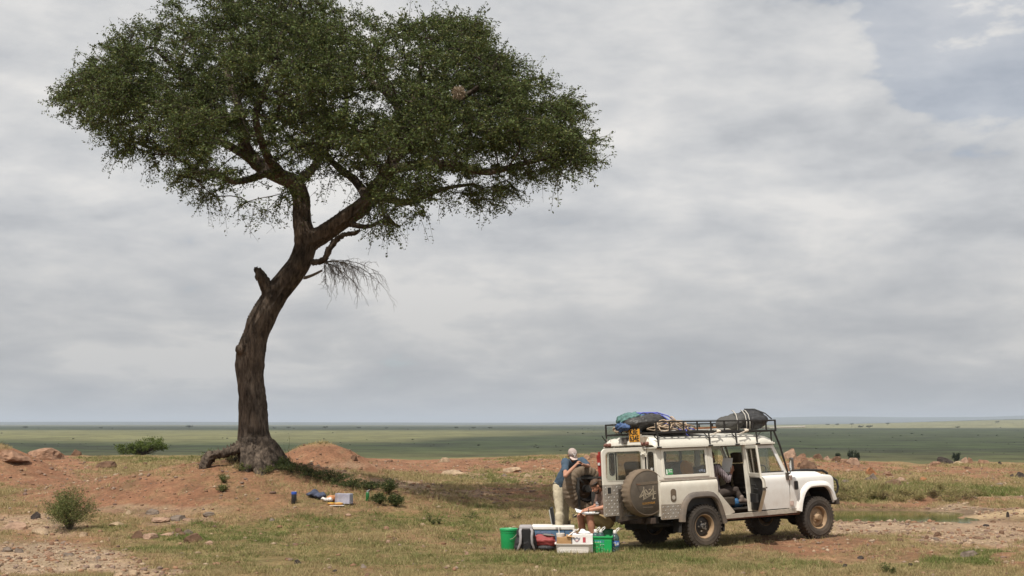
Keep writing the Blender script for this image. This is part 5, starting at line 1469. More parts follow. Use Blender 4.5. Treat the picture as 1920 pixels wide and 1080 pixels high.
# cargo seen through the long window
cg = empty("cargo_box", CW(-.15, .18, .68), CM.to_euler(), "dark box standing inside the car behind the long side window", "box")
c_ = MB(); c_.box((.18, .05, .34), (.50, .55, .68)); c_.build("box_body", trim, cg, bevel=.02); c_ = MB(); c_.box((.25, .05, .78), (.25, .4, .22)); c_.build("box_top", trim, cg, bevel=.02)
sb = empty("sleeping_bag", CW(-.17, -.50, 1.07), CM.to_euler(), "grey stuff sack with an orange end inside the long side window", "bag")
b_ = MB(); ax_ = Vector((.22, -.92, .22)).normalized(); q_ = ax_.to_track_quat('Z', 'Y').to_matrix()
m_ = MB(); m_.lathe([(.0, -.22), (.10, -.21), (.165, -.16), (.18, -.05), (.18, .09), (.165, .115)], n=28); m_.v = [tuple(q_ @ Vector(p) + Vector((0, 0, .33))) for p in m_.v]; m_.build("sack", pm("slate_nylon", (.06, .075, .09), .6, .2, 14, .3, 30), sb, autos=50)
m_ = MB(); m_.lathe([(.168, .11), (.17, .125), (.14, .16), (.07, .175), (.0, .178)], n=28); m_.v = [tuple(q_ @ Vector(p) + Vector((0, 0, .33))) for p in m_.v]; m_.build("end_cap", pm("orange_nylon", (.62, .24, .03), .6, .15, 14, .3, 30), sb, autos=50)
cb = empty("cloth_bundle", CW(-.72, -.30, 1.05), CM.to_euler(), "pale crumpled cloth piled at the rear end of the side window", "cloth")
blob("cloth", [((0, 0, .25), (.13, .13, .10), None), ((.10, .05, .2), (.12, .1, .07), None), ((-.02, .08, .34), (.08, .08, .07), None)], pm("pale_cotton", (.42, .40, .34), .9, .15, 14), cb, .015, 2, (.02, 12))
sd2 = empty("camp_seat", CW(-.70, .25, .95), CM.to_euler(), "dark folded seat inside the back of the car", "seat")
c_ = MB(); c_.box((0, 0, .35), (.14, .42, .62), (0, -.2, 0)); c_.build("backrest", seatm, sd2, bevel=.06, seg=3, autos=60)
# stickers on the side and corner glass
def glassM(x, z, s=1.0): 
    M = Matrix(((1, 0, 0, x), (0, 0, -1, -(upy(z) + .002 - .012)), (0, 1, 0, z), (0, 0, 0, 1)))
    return M @ Matrix.Rotation(-.088, 4, 'X')
grn = pm("green_sticker", (.06, .30, .10), .6, .05); wht = pm("white_print", (.78, .78, .76), .6, .03)
s_ = MB(); s_.prism(rrect(-.755, -.60, 1.355, 1.455, .006, 2), lambda a, b, t: (a, -(upy(b) - .010 + t), b), .001); so = s_.build("green_sticker", grn, CAR)
s_ = MB()
for (a0, a1, b0, b1) in ((-.748, -.722, 1.362, 1.448), (-.69, -.668, 1.425, 1.448), (-.66, -.612, 1.436, 1.446), (-.69, -.62, 1.408, 1.416), (-.712, -.604, 1.394, 1.399)):
    s_.prism([(a0, b0), (a1, b0), (a1, b1), (a0, b1)], lambda a, b, t: (a, -(upy(b) - .0082 + t), b), .001)
s_.build("print", wht, so)
lw = pm("pale_blue_lettering", (.26, .29, .37), .8, .03)
for i, ch_ in enumerate("YALE"):
    t_ = (i - 1.5); x_ = .075 + t_ * .038; z_ = 1.405 - .007 * t_ * t_
    place_text("window_letter", ch_, lw, CAR, glassM(x_, z_) @ Matrix.Rotation(-t_ * .14, 4, 'Z'), size=.06, extrude=.0008, bold=.002)
s_ = MB(); f_ = lambda a, b, t: (-.9475 - t, -a, b)
for pts in ([(.585, 1.47), (.60, 1.49), (.60, 1.455), (.615, 1.455), (.615, 1.49), (.64, 1.49), (.64, 1.455), (.655, 1.455), (.655, 1.49), (.67, 1.47), (.64, 1.43), (.635, 1.40), (.62, 1.40), (.615, 1.43)],):
    s_.prism(pts, f_, .001)
s_.build("white_window_emblem", wht, CAR)

# ---- mirror, struts
mm = MB(); mm.tube([(2.08, -.86, 1.24), (2.06, -.95, 1.27), (2.03, -1.0, 1.36)], .014, 8); mm.box((2.05, -.875, 1.21), (.05, .05, .14)); mo = mm.build("wing_mirror", blackm, CAR, bevel=.004, seg=1)
mh = MB(); mh.prism(rrect(-.075, .075, -.13, .13, .04, 4), lambda a, b, t: (2.02 + t + a * .35, -1.02 + a * .85, 1.43 + b), .055); mh.build("mirror_head", plast, mo, bevel=.008)
mg = MB(); mg.prism(rrect(-.055, .055, -.11, .11, .035, 4), lambda a, b, t: (2.017 + t + a * .35, -1.022 + a * .85, 1.43 + b), .003); mg.build("mirror_glass", mirrm, mo)

# ---- roof rack
def rack():
    e = empty("roof_rack", (0, 0, 0), (0, 0, 0), parent=CAR)
    x0, x1, yw = -.93, 1.90, .80
    zb = lambda x: 2.115 - .010 * (x - x0); zt = lambda x: zb(x) + .195
    r = .0125
    for nm, zf in (("lower_rail", zb), ("top_rail", zt)):
        mb = MB(); c = [(x0, -yw), (x1, -yw), (x1, yw), (x0, yw), (x0, -yw)]
        for (a, b), (a2, b2) in zip(c[:-1], c[1:]):
            dx, dy = a2 - a, b2 - b
            mb.box(((a + a2) / 2, (b + b2) / 2, (zf(a) + zf(a2)) / 2), (abs(dx) + .026 if dx else .026, abs(dy) + .026 if dy else .026, .034 if nm == "lower_rail" else .026), (0, .010 if dx else 0, 0))
        mb.build(nm, rackm, e, bevel=.003, seg=1)
    for s in (-1, 1):
        for x in (x0 + .30, x0 + .62, x0 + .94, x0 + 1.26, x0 + 1.58, x0 + 1.92, x0 + 2.26, x0 + 2.60):
            mb = MB(); mb.box((x, s * yw, (zb(x) + zt(x)) / 2), (.022, .022, .19)); mb.build("post", rackm, e)
        for x in (x0, x1):
            mb = MB(); mb.box((x, s * yw, (zb(x) + zt(x)) / 2), (.026, .026, .20)); mb.build("post", rackm, e)
        for x in (-.92, .26, .90, 1.40):
            mb = MB(); mb.tube([(x, s * .81, zb(x)), (x + .005, s * .822, 1.86)], .016, 6); mb.tube([(x - .11 if x < 1 else x + .13, s * .80, zb(x) - .01), (x, s * .815, zb(x) - .13)], .010, 6); mb.box((x + .005, s * .825, 1.85), (.10, .05, .025))
            mb.build("support_leg", rackm, e)
        mb = MB(); mb.tube([(1.86, s * .79, zb(1.86)), (1.99, s * .80, 1.78), (2.12, s * .80, 1.34), (2.15, s * .80, 1.24)], .019, 8); mb.tube([(1.80, s * .78, zb(1.8)), (1.80, s * .77, 1.86)], .015, 6); mb.build("front_strut", rackm, e, autos=40)
    for y in (-.3, .3):
        mb = MB(); mb.box((x0, y, zb(x0) + .097), (.02, .02, .19)); mb.build("post", rackm, e)
    for k in range(9):
        x = x0 + .18 + k * .32; mb = MB(); mb.box((x, 0, zb(x) - .004), (.035, 1.58, .02)); mb.build("slat", rackm, e)
    return e
RACK = rack()
# bracket and yellow number plate under the rack's rear rail
yel = pm("yellow_plate", (.72, .33, .03), .5, .06, 9); blk = pm("black_print", (.015, .014, .013), .6, .02)
np_e = empty("number_plate", (-1.0, -.22, 2.085), (0, 0, 0), parent=CAR)
Pm = Matrix(((0, 0, -1, 0), (-1, 0, 0, 0), (0, 1, 0, 0), (0, 0, 0, 1)))
m_ = MB(); m_.prism(rrect(-.165, .165, -.118, .118, .012, 3), lambda a, b, t: (t - .006, -a, b), .006); m_.build("plate", yel, np_e)
place_text("lettering", "KBE", blk, np_e, Matrix.Translation((-.0085, .015, .060)) @ Pm, size=.145, extrude=.0015, bold=.0035)
place_text("lettering", "634E", blk, np_e, Matrix.Translation((-.0085, 0, -.060)) @ Pm, size=.145, extrude=.0015, bold=.0035)
m_ = MB(); m_.box((.012, 0, 0), (.012, .40, .04)); m_.build("plate_bracket", galv, np_e)
for y, mt in ((.08, plast), (-.50, pm("tan_lamp_box", (.30, .24, .18), .7, .2, 14))):
    m_ = MB(); m_.box((-1.0, y, 2.0), (.09, .13, .11)); m_.build("roof_lamp_box", mt, CAR, bevel=.008)

# ---- spare wheels on swing-out carriers
cover = pm("dusty_canvas_cover", (.115, .088, .062), .92, .25, 7, .4, 30, dust=((.25, .175, .115), .2, 1.4, .3))
coverf = pm("dusty_canvas_cover_face", (.088, .070, .053), .9, .22, 6, .25, 40)
def covered_wheel(loc, label_face):
    """axis along y, printed face towards -y"""
    e = empty("spare_wheel", loc, (0, 0, 0), parent=CAR)
    n = 168; rg = np.random.default_rng(3)
    prof = [(.0, -.135, 0), (.20, -.135, 0), (.345, -.134, 0), (.385, -.128, 0), (.410, -.112, .1), (.422, -.08, .25), (.424, .0, .35), (.420, .07, .6), (.405, .11, 1), (.375, .128, 1), (.335, .134, 1.0), (.29, .130, .8), (.262, .122, .8)]
    ph = np.cumsum(rg.normal(size=n)) * .25
    V, F = [], []
    for r, h, g in prof:
        for j in range(n):
            a = 2 * math.pi * j / n
            w = (.0095 * math.sin(j * 2 * math.pi / 6 + ph[j]) + .004 * math.sin(j * 2 * math.pi / 24)) * g
            rr = r + w; V.append((rr * math.cos(a), h + w * .5, rr * math.sin(a)))
    k = len(prof)
    for i in range(k - 1):
        for j in range(n): F.append((i * n + j, i * n + (j + 1) % n, (i + 1) * n + (j + 1) % n, (i + 1) * n + j))
    m_ = MB(); m_.add(V, F); co_ = m_.build("tyre_cover", cover, e, autos=60)
    m_ = MB(); m_.lathe([(.0, -.138), (.385, -.1365), (.392, -.130)], (0, 0, 0), 'Y', 56, cap=False); fo = m_.build("cover_face", coverf, co_, autos=60)
    m_ = MB(); m_.tube([(.392 * math.cos(a), -.134, .392 * math.sin(a)) for a in lin(0, 2 * math.pi, 56)], .007, 6, cap=False); m_.build("piping", cover, co_, True)
    m_ = MB(); m_.lathe([(.262, .095), (.235, .115), (.215, .105), (.19, .06), (.185, .0)], (0, 0, 0), 'Y', 40, cap=False); m_.build("rim", rimdark, e, autos=40)
    m_ = MB(); m_.lathe([(.185, .0), (.12, .03), (.07, .01), (.0, .01)], (0, 0, 0), 'Y', 32, cap=False); m_.build("wheel_disc", pm("brown_wheel_disc", (.10, .06, .035), .7, .3, 12), e, autos=40)
    return e, co_
wA, coA = covered_wheel((-1.19, -.665, 1.055), True)
TM = Matrix(((1, 0, 0, 0), (0, 0, -1, -.1385), (0, 1, 0, 0), (0, 0, 0, 1)))
cream_print = pm("faded_cream_print", (.33, .275, .20), .9, .35, 60); orange_print = pm("orange_print", (.36, .18, .035), .9, .35, 60); band = pm("faded_brown_band", (.15, .115, .082), .9, .3, 50)
m_ = MB()
m_.prism([(-.235, .135), (.24, .155), (.24, .205), (-.235, .185)], lambda a, b, t: (a, -.1400 - t, b), .0012); m_.build("faded_band", band, coA)
def strokes(lst, w):
    mb = MB()
    for pts in lst:
        for (a, b), (c, d) in zip(pts[:-1], pts[1:]):
            v = Vector((c - a, d - b)); n_ = Vector((-v.y, v.x)).normalized() * w * .5
            w2 = .55
            mb.prism([(a + n_.x, b + n_.y), (a - n_.x, b - n_.y), (c - n_.x * w2, d - n_.y * w2), (c + n_.x * w2, d + n_.y * w2)], lambda p, q, t: (p, -.1397 - t, q), .001)
    return mb
strokes([[(-.10, -.115), (-.085, .11)], [(-.19, -.075), (-.06, -.01), (.03, -.045), (.17, .02)], [(-.19, -.075), (-.09, .06)], [(-.05, .06), (.0, .0), (.03, -.06)], [(-.07, -.10), (.10, -.03)], [(-.08, .05), (-.04, -.10)], [(.11, -.11), (.12, .12)], [(.02, -.03), (.12, .08)], [(.0, -.05), (.18, -.015)], [(.08, -.11), (.16, -.105)], [(-.12, -.12), (-.06, -.09), (.06, -.04)], [(.02, .055), (.06, .06)]], .026).build("four_wheel_emblem", cream_print, coA)
place_text("lettering", "GOODYEAR", orange_print, coA, Matrix.Translation((.005, 0, -.185)) @ Matrix.Rotation(-.03, 4, 'Y') @ TM @ Matrix.Translation((0, 0, .0012)), size=.052, extrude=.0006, bold=.001)
m_ = MB()
for a in (-.12, -.095, -.07, -.045, -.01, .012, .034, .056, .078): m_.prism([(a, -.262), (a + .016, -.261), (a + .016, -.245), (a, -.246)], lambda p, q, t: (p, -.1397 - t, q), .001)
m_.build("small_print", band, coA)
ca = MB(); ca.box((-1.30, -.50, .95), (.62, .05, .05)); ca.box((-1.57, -.50, .86), (.05, .06, .56)); ca.box((-1.30, -.50, .62), (.60, .06, .06)); ca.tube([(-1.0, -.50, .55), (-1.0, -.50, 1.0)], .03, 8); ca.tube([(-1.57, -.50, 1.13), (-1.35, -.52, 1.20)], .014, 6); ca.tube([(-1.19, -.55, 1.055), (-1.19, -.50, 1.055)], .08, 12)
ca.build("wheel_carrier", blackm, CAR, autos=40)
wB, coB = covered_wheel((-1.33, 1.055, 1.13), False)
wB.rotation_euler = (0, 0, math.pi)                   # open side towards the car's centre line
cb_ = MB()
cb_.box((-1.27, .90, 1.33), (.62, .03, .035)); cb_.box((-1.27, .90, .64), (.85, .05, .06)); cb_.box((-1.55, .90, .98), (.035, .03, .70)); cb_.box((-1.21, .90, .98), (.11, .012, .70)); cb_.box((-1.03, .90, .98), (.035, .03, .70)); cb_.tube([(-1.0, .88, .55), (-1.0, .88, 1.30)], .03, 8)
cb_.tube([(-1.33, .90, 1.13), (-1.33, 1.03, 1.13)], .07, 12); cb_.tube([(-1.55, .90, 1.33), (-1.43, .90, 1.25)], .02, 6)
cb_.build("wheel_carrier", pm("grey_black_carrier", (.05, .047, .045), .5, .2, 9), CAR, autos=40)
# ------------------------------------------------------------------ luggage on the roof rack (each a thing of its own)
CE = CM.to_euler()
tarp_d = pm("dark_grey_tarpaulin", (.040, .038, .036), .5, .3, 9, .5, 22)
b1 = empty("dark_duffel", CW(-.55, .02, 2.13), CE, "dark humped duffel under a blue net at the rear of the roof rack", "bag")
blob("bag_body", [((-.12, 0, .17), (.42, .36, .17), None), ((.05, 0, .22), (.36, .32, .16), None), ((.22, -.05, .12), (.28, .3, .13), None)], tarp_d, b1, .016, 3, (.03, 7))
b2 = empty("cargo_net", CW(-.86, .10, 2.13), CE, "crumpled teal and blue tarpaulin bunched over the rear duffel", "tarpaulin")
teal = pm("teal_tarpaulin", (.085, .175, .165), .7, .35, 14, .5, 30); blue = pm("blue_tarpaulin", (.05, .095, .215), .7, .35, 14, .5, 30)
blob("teal_cloth", [((-.04, .02, .27), (.20, .24, .10), (0, -.25, 0)), ((.08, -.02, .31), (.18, .22, .07), (0, -.1, 0)), ((-.08, 0, .20), (.14, .2, .10), None)], teal, b2, .013, 2, (.045, 14))
blob("blue_cloth", [((-.16, -.04, .13), (.14, .22, .08), (0, -.3, 0)), ((-.02, -.15, .20), (.20, .10, .08), (0, -.4, .2)), ((.12, -.16, .28), (.16, .08, .06), (0, -.35, .2)), ((.02, -.22, .08), (.10, .05, .09), None)], blue, b2, .013, 2, (.05, 15))
strap = pm("violet_blue_rope", (.085, .10, .42), .7, .15, 20)
rp = empty("blue_rope", CW(-.55, 0, 2.13), CE, "violet blue rope lashed over the rear duffel to the rack", "rope")
for k, (dx, dy) in enumerate(((0, 0), (.14, .03), (-.10, .10))):
    m_ = MB(); m_.tube([(-.34 + dx, .0 + dy, .30), (-.12 + dx, -.06 + dy, .375), (.06 + dx, -.12 + dy, .37), (.20 + dx, -.25 + dy, .30), (.30 + dx, -.40 + dy, .17), (.34 + dx * 1.2, -.58, .06), (.36 + dx * 1.3, -.74, .02)], .011, 6); m_.build("rope_strand", strap, rp, True)
m_ = MB(); m_.tube([(.32, -.78, .02), (.30, -.80, -.06), (.36, -.80, -.10)], .011, 6); m_.build("loose_end", strap, rp, True)
ropem = pm("tan_sisal_rope", (.42, .32, .225), .9, .2, 26)
for i, (x, y, r, lab) in enumerate(((-.80, .45, .10, "tan coil of rope at the far rear corner of the rack"), (-.76, -.02, .11, "tan coil of rope behind the yellow number plate"), (-.52, -.52, .12, "tan coil of rope under the near side of the rear duffel"), (-.22, -.56, .11, "tan coil of rope nearest the blue rope's end"))):
    e = empty("rope_coil", CW(x, y, 2.135), CE, lab, "rope", "rope coils on the roof rack"); rg = np.random.default_rng(i)
    m_ = MB()
    for k in range(7):
        ph = rg.random() * 6; tl = rg.normal(size=2) * .8; ox, oy = rg.normal(size=2) * .045; q1 = .7 + .6 * rg.random()
        m_.tube([(ox + q1 * (r * (1.1 + .18 * math.sin(3 * a + ph))) * math.cos(a) * 1.4, oy + q1 * r * math.sin(a), .03 + .014 * k + .5 * (tl[0] * r * math.cos(a) + tl[1] * r * math.sin(a)) + .02) for a in lin(0, 2 * math.pi, 22)], .012, 6, cap=False)
    m_.build("coil", ropem, e, True)["kind"] = "stuff"
canv = pm("black_canvas_bag", (.030, .029, .030), .6, .3, 8, .5, 24); canv2 = pm("grey_canvas_bag", (.065, .062, .057), .75, .2, 9, .4, 30)
b3 = empty("black_duffel", CW(1.56, -.36, 2.12), CE, "bulging black duffel with white straps at the front of the roof rack", "bag")
blob("bag_body", [((.05, 0, .17), (.42, .34, .17), None), ((.16, .02, .24), (.24, .28, .16), (0, .35, 0)), ((-.1, 0, .20), (.3, .3, .14), None)], canv, b3, .016, 3, (.03, 6))
blob("grey_end", [((-.42, 0, .13), (.26, .30, .15), None), ((-.28, 0, .19), (.18, .28, .13), (0, -.3, 0))], canv2, b3, .016, 3, (.018, 8))
whs = pm("off_white_strap", (.50, .47, .42), .8, .1, 20)
for x in (-.50, -.28, -.20):
    m_ = MB(); m_.tube([(x, -.33, .0), (x + .0, -.345, .14), (x + .03, -.27, .29), (x + .10, -.12, .36), (x + .2, .05, .385)], .011, 6, flat=.5); m_.build("strap", whs, b3, True)
m_ = MB(); m_.tube([(-.05, -.02, .40), (.10, -.15, .39), (.25, -.28, .30), (.36, -.33, .19)], .012, 6); m_.build("strap", pm("dark_strap", (.05, .05, .05), .7), b3, True)
e = empty("long_pole", CW(0, 0, 0), CE, "long pale pole lying along the rack and sticking out past its front", "pole")
m_ = MB(); m_.tube([(-.72, -.66, 2.145), (1.2, -.5, 2.145), (3.05, -.34, 2.15)], .013, 8); m_.tube([(3.05, -.34, 2.15), (3.09, -.336, 2.15)], .017, 8); m_.build("pole", pm("pale_grey_pole", (.45, .43, .40), .6, .1, 20), e, autos=40)
e = empty("orange_plank", CW(0, 0, 0), CE, "orange brown plank lying in the middle of the roof rack", "plank")
m_ = MB(); m_.box((.62, .15, 2.185), (1.35, .16, .035), (0, -.02, 0)); m_.box((.55, .32, 2.16), (1.2, .10, .03), (0, -.02, 0)); m_.build("board", pm("orange_brown_wood", (.24, .10, .04), .7, .25, 9), e, bevel=.004, seg=1)
e = empty("dark_board", CW(0, 0, 0), CE, "dark board under the coils at the rear of the rack", "board")
m_ = MB(); m_.box((-.25, -.1, 2.125), (1.1, 1.3, .012)); m_.build("board", tarp_d, e)
for i, (x, lab) in enumerate(((.45, "white cord knotted round the rack's near rail, mid rack"), (1.12, "white cord knotted round the rack's near rail under the black duffel"))):
    e = empty("knotted_cord", CW(x, -.815, 2.105), CE, lab, "cord", "white cords on the rack rail")
    m_ = MB()
    for k in range(4): m_.tube([(.015 * k + .03 * math.cos(a) * .4, .028 * math.cos(a), .028 * math.sin(a)) for a in lin(0, 2 * math.pi, 12)], .007, 6, cap=False)
    m_.tube([(.05, -.03, 0), (-.05, -.045, -.02), (-.20, -.04, -.07)], .008, 6); m_.tube([(.02, -.03, .0), (-.10, -.05, -.06)], .007, 6); m_.ball((.04, -.04, 0), .024, 8, 6); m_.build("knot", pm("cream_cord", (.62, .54, .45), .85, .1, 20), e, True)
m_ = MB()
# ------------------------------------------------------------------ people
skin = pm("tanned_skin", (.40, .205, .135), .55, .10, 12, spec=.35)
skin2 = pm("sunburnt_skin", (.45, .215, .14), .55, .10, 12, spec=.35)
skin3 = pm("brown_skin", (.20, .10, .065), .55, .10, 12)
def frame(f, u):
    f = Vector(f).normalized(); u = Vector(u); u = (u - f * u.dot(f)).normalized(); r = f.cross(u)
    return r, f, u, Matrix((r, f, u)).transposed()
def head_caps(c, f, u):
    """skull, brow, cheeks, nose, jaw, ears round centre c facing f"""
    r, f, u, R = frame(f, u); E_ = R.to_euler(); c = Vector(c)
    L_ = [(c + u * .025 - f * .010, (.076, .094, .095), E_), (c + f * .022 - u * .035, (.060, .066, .075), E_), (c + f * .045 - u * .085, (.042, .040, .032), E_),
          (c + f * .085 - u * .010, .012, c + f * .108 - u * .040, .015), (c + f * .078 - u * .072, (.026, .014, .009), E_), (c + f * .072 + u * .020, (.055, .020, .012), E_)]
    for s in (-1, 1):
        L_ += [(c + r * s * .076 - u * .012 - f * .005, (.010, .020, .032), E_), (c + r * s * .036 + f * .062 - u * .03, (.022, .022, .022), E_)]
    return L_
def hand_caps(w, d, n, curl=.5, thumb=1, s=1.0):
    """wrist w, pointing d, palm facing n, fingers curling towards n"""
    d = Vector(d).normalized(); n = Vector(n); n = (n - d * n.dot(d)).normalized(); x = d.cross(n); w = Vector(w)
    p = w + d * .05 * s
    L_ = [(w, .024 * s, w + d * .03 * s, .026 * s)]
    for k in range(-1, 2): L_.append((w + d * .02 * s + x * .020 * k * s, .017 * s, w + d * .085 * s + x * .026 * k * s, .0145 * s))
    for k, ln in zip((-1.5, -.5, .5, 1.5), (.060, .074, .078, .066)):
        a = w + d * .088 * s + x * .0185 * k * s; dd = d
        r_ = .0092 * s
        for j, seg in enumerate((.45, .32, .23)):
            ang = curl * (.7 + .5 * j); dd = (dd * math.cos(ang) + n * math.sin(ang)).normalized() if True else dd
            b = a + dd * ln * seg * s; L_.append((a, r_, b, r_ * .93)); a = b; r_ *= .93
    t0 = w + d * .025 * s + x * .026 * thumb * s; t1 = t0 + (d * .6 + x * thumb * .75 + n * .35).normalized() * .036 * s; t2 = t1 + (d * .85 + x * thumb * .15 + n * .6).normalized() * .030 * s
    L_ += [(t0, .014 * s, t1, .0115 * s), (t1, .0115 * s, t2, .009 * s)]
    return L_
def rel(caps, o):
    o = Vector(o); out = []
    for c in caps:
        if len(c) == 3: out.append((Vector(c[0]) - o, c[1], c[2]))
        else: out.append((Vector(c[0]) - o, c[1], Vector(c[2]) - o, c[3]))
    return out
def boot(ankle, d, o, mat, par, nm="shoe", s=1.0, up=(0, 0, 1)):
    a, d = Vector(ankle), Vector(d).normalized(); u = Vector(up); u = (u - d * u.dot(d)).normalized()
    blob(nm, rel([(a + u * .03, .046 * s, a - u * .02, .046 * s), (a - u * .035 - d * .03, .038 * s, a - u * .045 + d * .16 * s, .032 * s), (a - u * .01, .04 * s, a - u * .045 + d * .12 * s, .034 * s)], o), mat, par, .011, 2)
    sole = MB(); r = d.cross(u)
    pts = [(-.075, .03), (-.075, -.03), (0, -.04), (.10, -.045), (.18, -.035), (.205, 0), (.18, .035), (.10, .045), (0, .04)]
    sole.prism(pts, lambda p, q, t: tuple(a - Vector(o) + d * p * s + r * q * s - u * (.078 + t)), .02); sole.build("sole", trim, par)

# --- man leaning on the spare wheel
gA = W(1052, 1012, 25.0); oA = Vector((gA.x, gA.y, gz(gA.x, gA.y)))
A = empty("person", oA, (0, 0, 0), "person in a pale cap and blue shirt leaning folded arms on the spare wheel", "person")
q = lambda px, py, d: W(px, py, d)
hipA, cheA, neckA = q(1053, 909, 25.0), q(1071, 876, 24.82), q(1076, 862, 24.74)
s1, s2 = q(1060, 866, 24.50), q(1091, 864, 24.92)
e1, w1 = q(1060, 892, 24.02), q(1079, 873, 24.16)
e2, w2 = q(1104, 875, 24.66), q(1092, 871, 24.34)
hdA = q(1073, 853, 24.62); fA = Vector((.30, -.72, -.62)); uA = Vector((.10, -.45, .88))
cl = q(1085, 866, 24.22)
caps = head_caps(hdA, fA, uA) + [(neckA, .062, hdA - Vector((0, -.02, .05)), .055), (neckA, .06, cheA, .08)]
caps += [(s1 + (e1 - s1) * .35, .044, e1, .040), (e1, .040, w1, .028), (s2 + (e2 - s2) * .35, .044, e2, .039), (e2, .039, w2, .027)]
caps += hand_caps(w1, cl - w1 + Vector((.02, 0, .03)), (.6, .2, -.3), .75, -1) + hand_caps(w2, cl - w2 + Vector((-.02, 0, .05)), (-.6, -.3, -.2), .75, 1)
blob("body", rel(caps, oA), skin, A, .0085, 2)
shirtA = pm("slate_blue_cotton", (.048, .078, .115), .9, .18, 10, .2, 60)
caps = [(hipA + Vector((0, 0, -.02)), .165, hipA + (cheA - hipA) * .5, .165), (hipA + (cheA - hipA) * .5, .165, cheA, .165), (cheA, .15, neckA - Vector((0, 0, .05)), .10), (s1, .075, cheA, .13), (s2, .075, cheA, .13),
        (s1, .078, s1 + (e1 - s1) * .62, .068), (s2, .078, s2 + (e2 - s2) * .66, .068)]
blob("shirt", rel(caps, oA), shirtA, A, .014, 3, (.012, 9))
pantA = pm("pale_khaki_cotton", (.46, .40, .29), .9, .12, 9, .2, 50)
k1, k2 = q(1049, 956, 24.85), q(1059, 956, 25.12); a1 = Vector((k1.x - .01, k1.y + .0, oA.z + .10)); a2 = Vector((k2.x, k2.y + .08, oA.z + .10))
h1, h2 = hipA + Vector((-.07, -.05, -.04)), hipA + Vector((.06, .06, -.04))
blob("trousers", rel([(hipA, .158, hipA - Vector((0, 0, .08)), .165), (h1, .112, k1, .084), (k1, .084, a1, .068), (h2, .112, k2, .084), (k2, .084, a2, .068), (k1 + Vector((0, -.02, -.10)), .088, k1 + Vector((0, -.02, -.14)), .086)], oA), pantA, A, .012, 2, (.011, 13))
bl = MB(); bl.lathe([(.160, -.018), (.172, -.014), (.172, .014), (.160, .018)], tuple(hipA - oA + Vector((0, 0, .02))), 'Z', 24, 1.0, .95, True); bl.build("belt", trim, A)
for a_, s_ in ((a1, -.2), (a2, .2)): boot(Vector((a_.x, a_.y, oA.z + .098)), (.35 + s_, -.9, 0), oA, pm("brown_boot", (.09, .055, .035), .7, .2, 9), A)
capm = pm("faded_pink_beige_cap", (.36, .29, .265), .85, .12, 14); brimm = pm("pale_pink_brim", (.56, .45, .41), .85, .08, 14)
r_, f_, u_, R_ = frame(fA, uA); cc = hdA + u_ * .035
blob("cap", rel([(cc - f_ * .010 + u_ * .012, (.088, .104, .082), R_.to_euler()), (cc + f_ * .015 + u_ * .03, (.080, .085, .070), R_.to_euler())], oA), capm, A, .01, 2)
bm2 = MB(); bm2.prism([(-.078, .055), (-.072, .10), (-.05, .145), (0, .160), (.05, .145), (.072, .10), (.078, .055), (.04, .075), (-.04, .075)], lambda a, b, t: tuple(cc - oA + r_ * a + f_ * b + u_ * (-.012 + t - abs(a) * .25 - max(0, b - .08) * .25)), .008); bm2.build("cap_brim", brimm, A, bevel=.002, seg=1)
em = MB()
ef = lambda a, b, t: tuple(cc - oA + f_ * (.094 - b * .55 + t - 6 * a * a) + u_ * (.042 + b) + r_ * a)
em.prism([(-.045, .034), (-.034, .040), (-.022, .018), (-.006, .012), (.006, .012), (.022, .018), (.034, .040), (.045, .034), (.028, .004), (.010, -.004), (.008, -.032), (-.008, -.032), (-.010, -.004), (-.028, .004)], ef, .006); em.build("cap_emblem", pm("white_stitching", (.80, .78, .77), .8), A)
hb = blob("hair", rel([(hdA - f_ * .05 - u_ * .035, (.075, .05, .06), R_.to_euler())], oA), pm("short_brown_hair", (.06, .038, .025), .8, .2, 30), A, .01, 1)
stb = blob("stubble", rel([(hdA + f_ * .052 - u_ * .095, (.040, .036, .024), R_.to_euler())], oA), pm("reddish_stubble", (.22, .09, .055), .8, .2, 40), A, .008, 1)

# --- seated man writing
gB = W(1133, 1022, 23.85); oB = Vector((gB.x, gB.y, gz(gB.x, gB.y)))
B_ = empty("person", oB, (0, 0, 0), "bearded person in brown shirt and khaki shorts seated writing on papers", "person")
hipB, cheB, neckB = q(1137, 976, 23.88), q(1134, 938, 23.84), q(1127, 919, 23.76)
hdB = q(1117, 911, 23.66); fB = Vector((-.74, -.32, -.58)); uB = Vector((-.45, -.1, .88))
sn, en, wn_ = q(1137, 927, 23.62), q(1134, 951, 23.48), q(1102, 957, 23.46)
sf_, ef_, wf_ = q(1125, 926, 24.02), q(1116, 950, 24.02), q(1100, 955, 23.80)
kn, kf = q(1106, 969, 23.52), q(1089, 969, 23.82); an, af = q(1113, 1013, 23.55), q(1094, 1013, 23.86)
an.z = max(an.z, oB.z + .10); af.z = max(af.z, oB.z + .10)
hn, hf_ = hipB + Vector((-.02, -.12, -.03)), hipB + Vector((-.02, .11, -.03))
caps = head_caps(hdB, fB, uB) + [(neckB, .060, hdB - Vector((-.03, 0, .05)), .055), (neckB, .06, cheB, .08), (cheB, .09, hipB, .09)]
caps += [(sn, .052, en, .043), (en, .043, wn_, .028), (sf_, .05, ef_, .042), (ef_, .042, wf_, .028)]
caps += hand_caps(wn_, (-1, -.05, -.15), (0, .1, -1), .45, -1) + hand_caps(wf_, (-1, -.25, -.2), (0, -.2, -1), .5, 1)
caps += [(hn, .095, kn, .074), (kn, .072, kn + (an - kn) * .4, .068), (kn + (an - kn) * .4, .068, an, .045), (hf_, .095, kf, .074), (kf, .072, kf + (af - kf) * .4, .068), (kf + (af - kf) * .4, .068, af, .045)]
blob("body", rel(caps, oB), skin2, B_, .0085, 2)
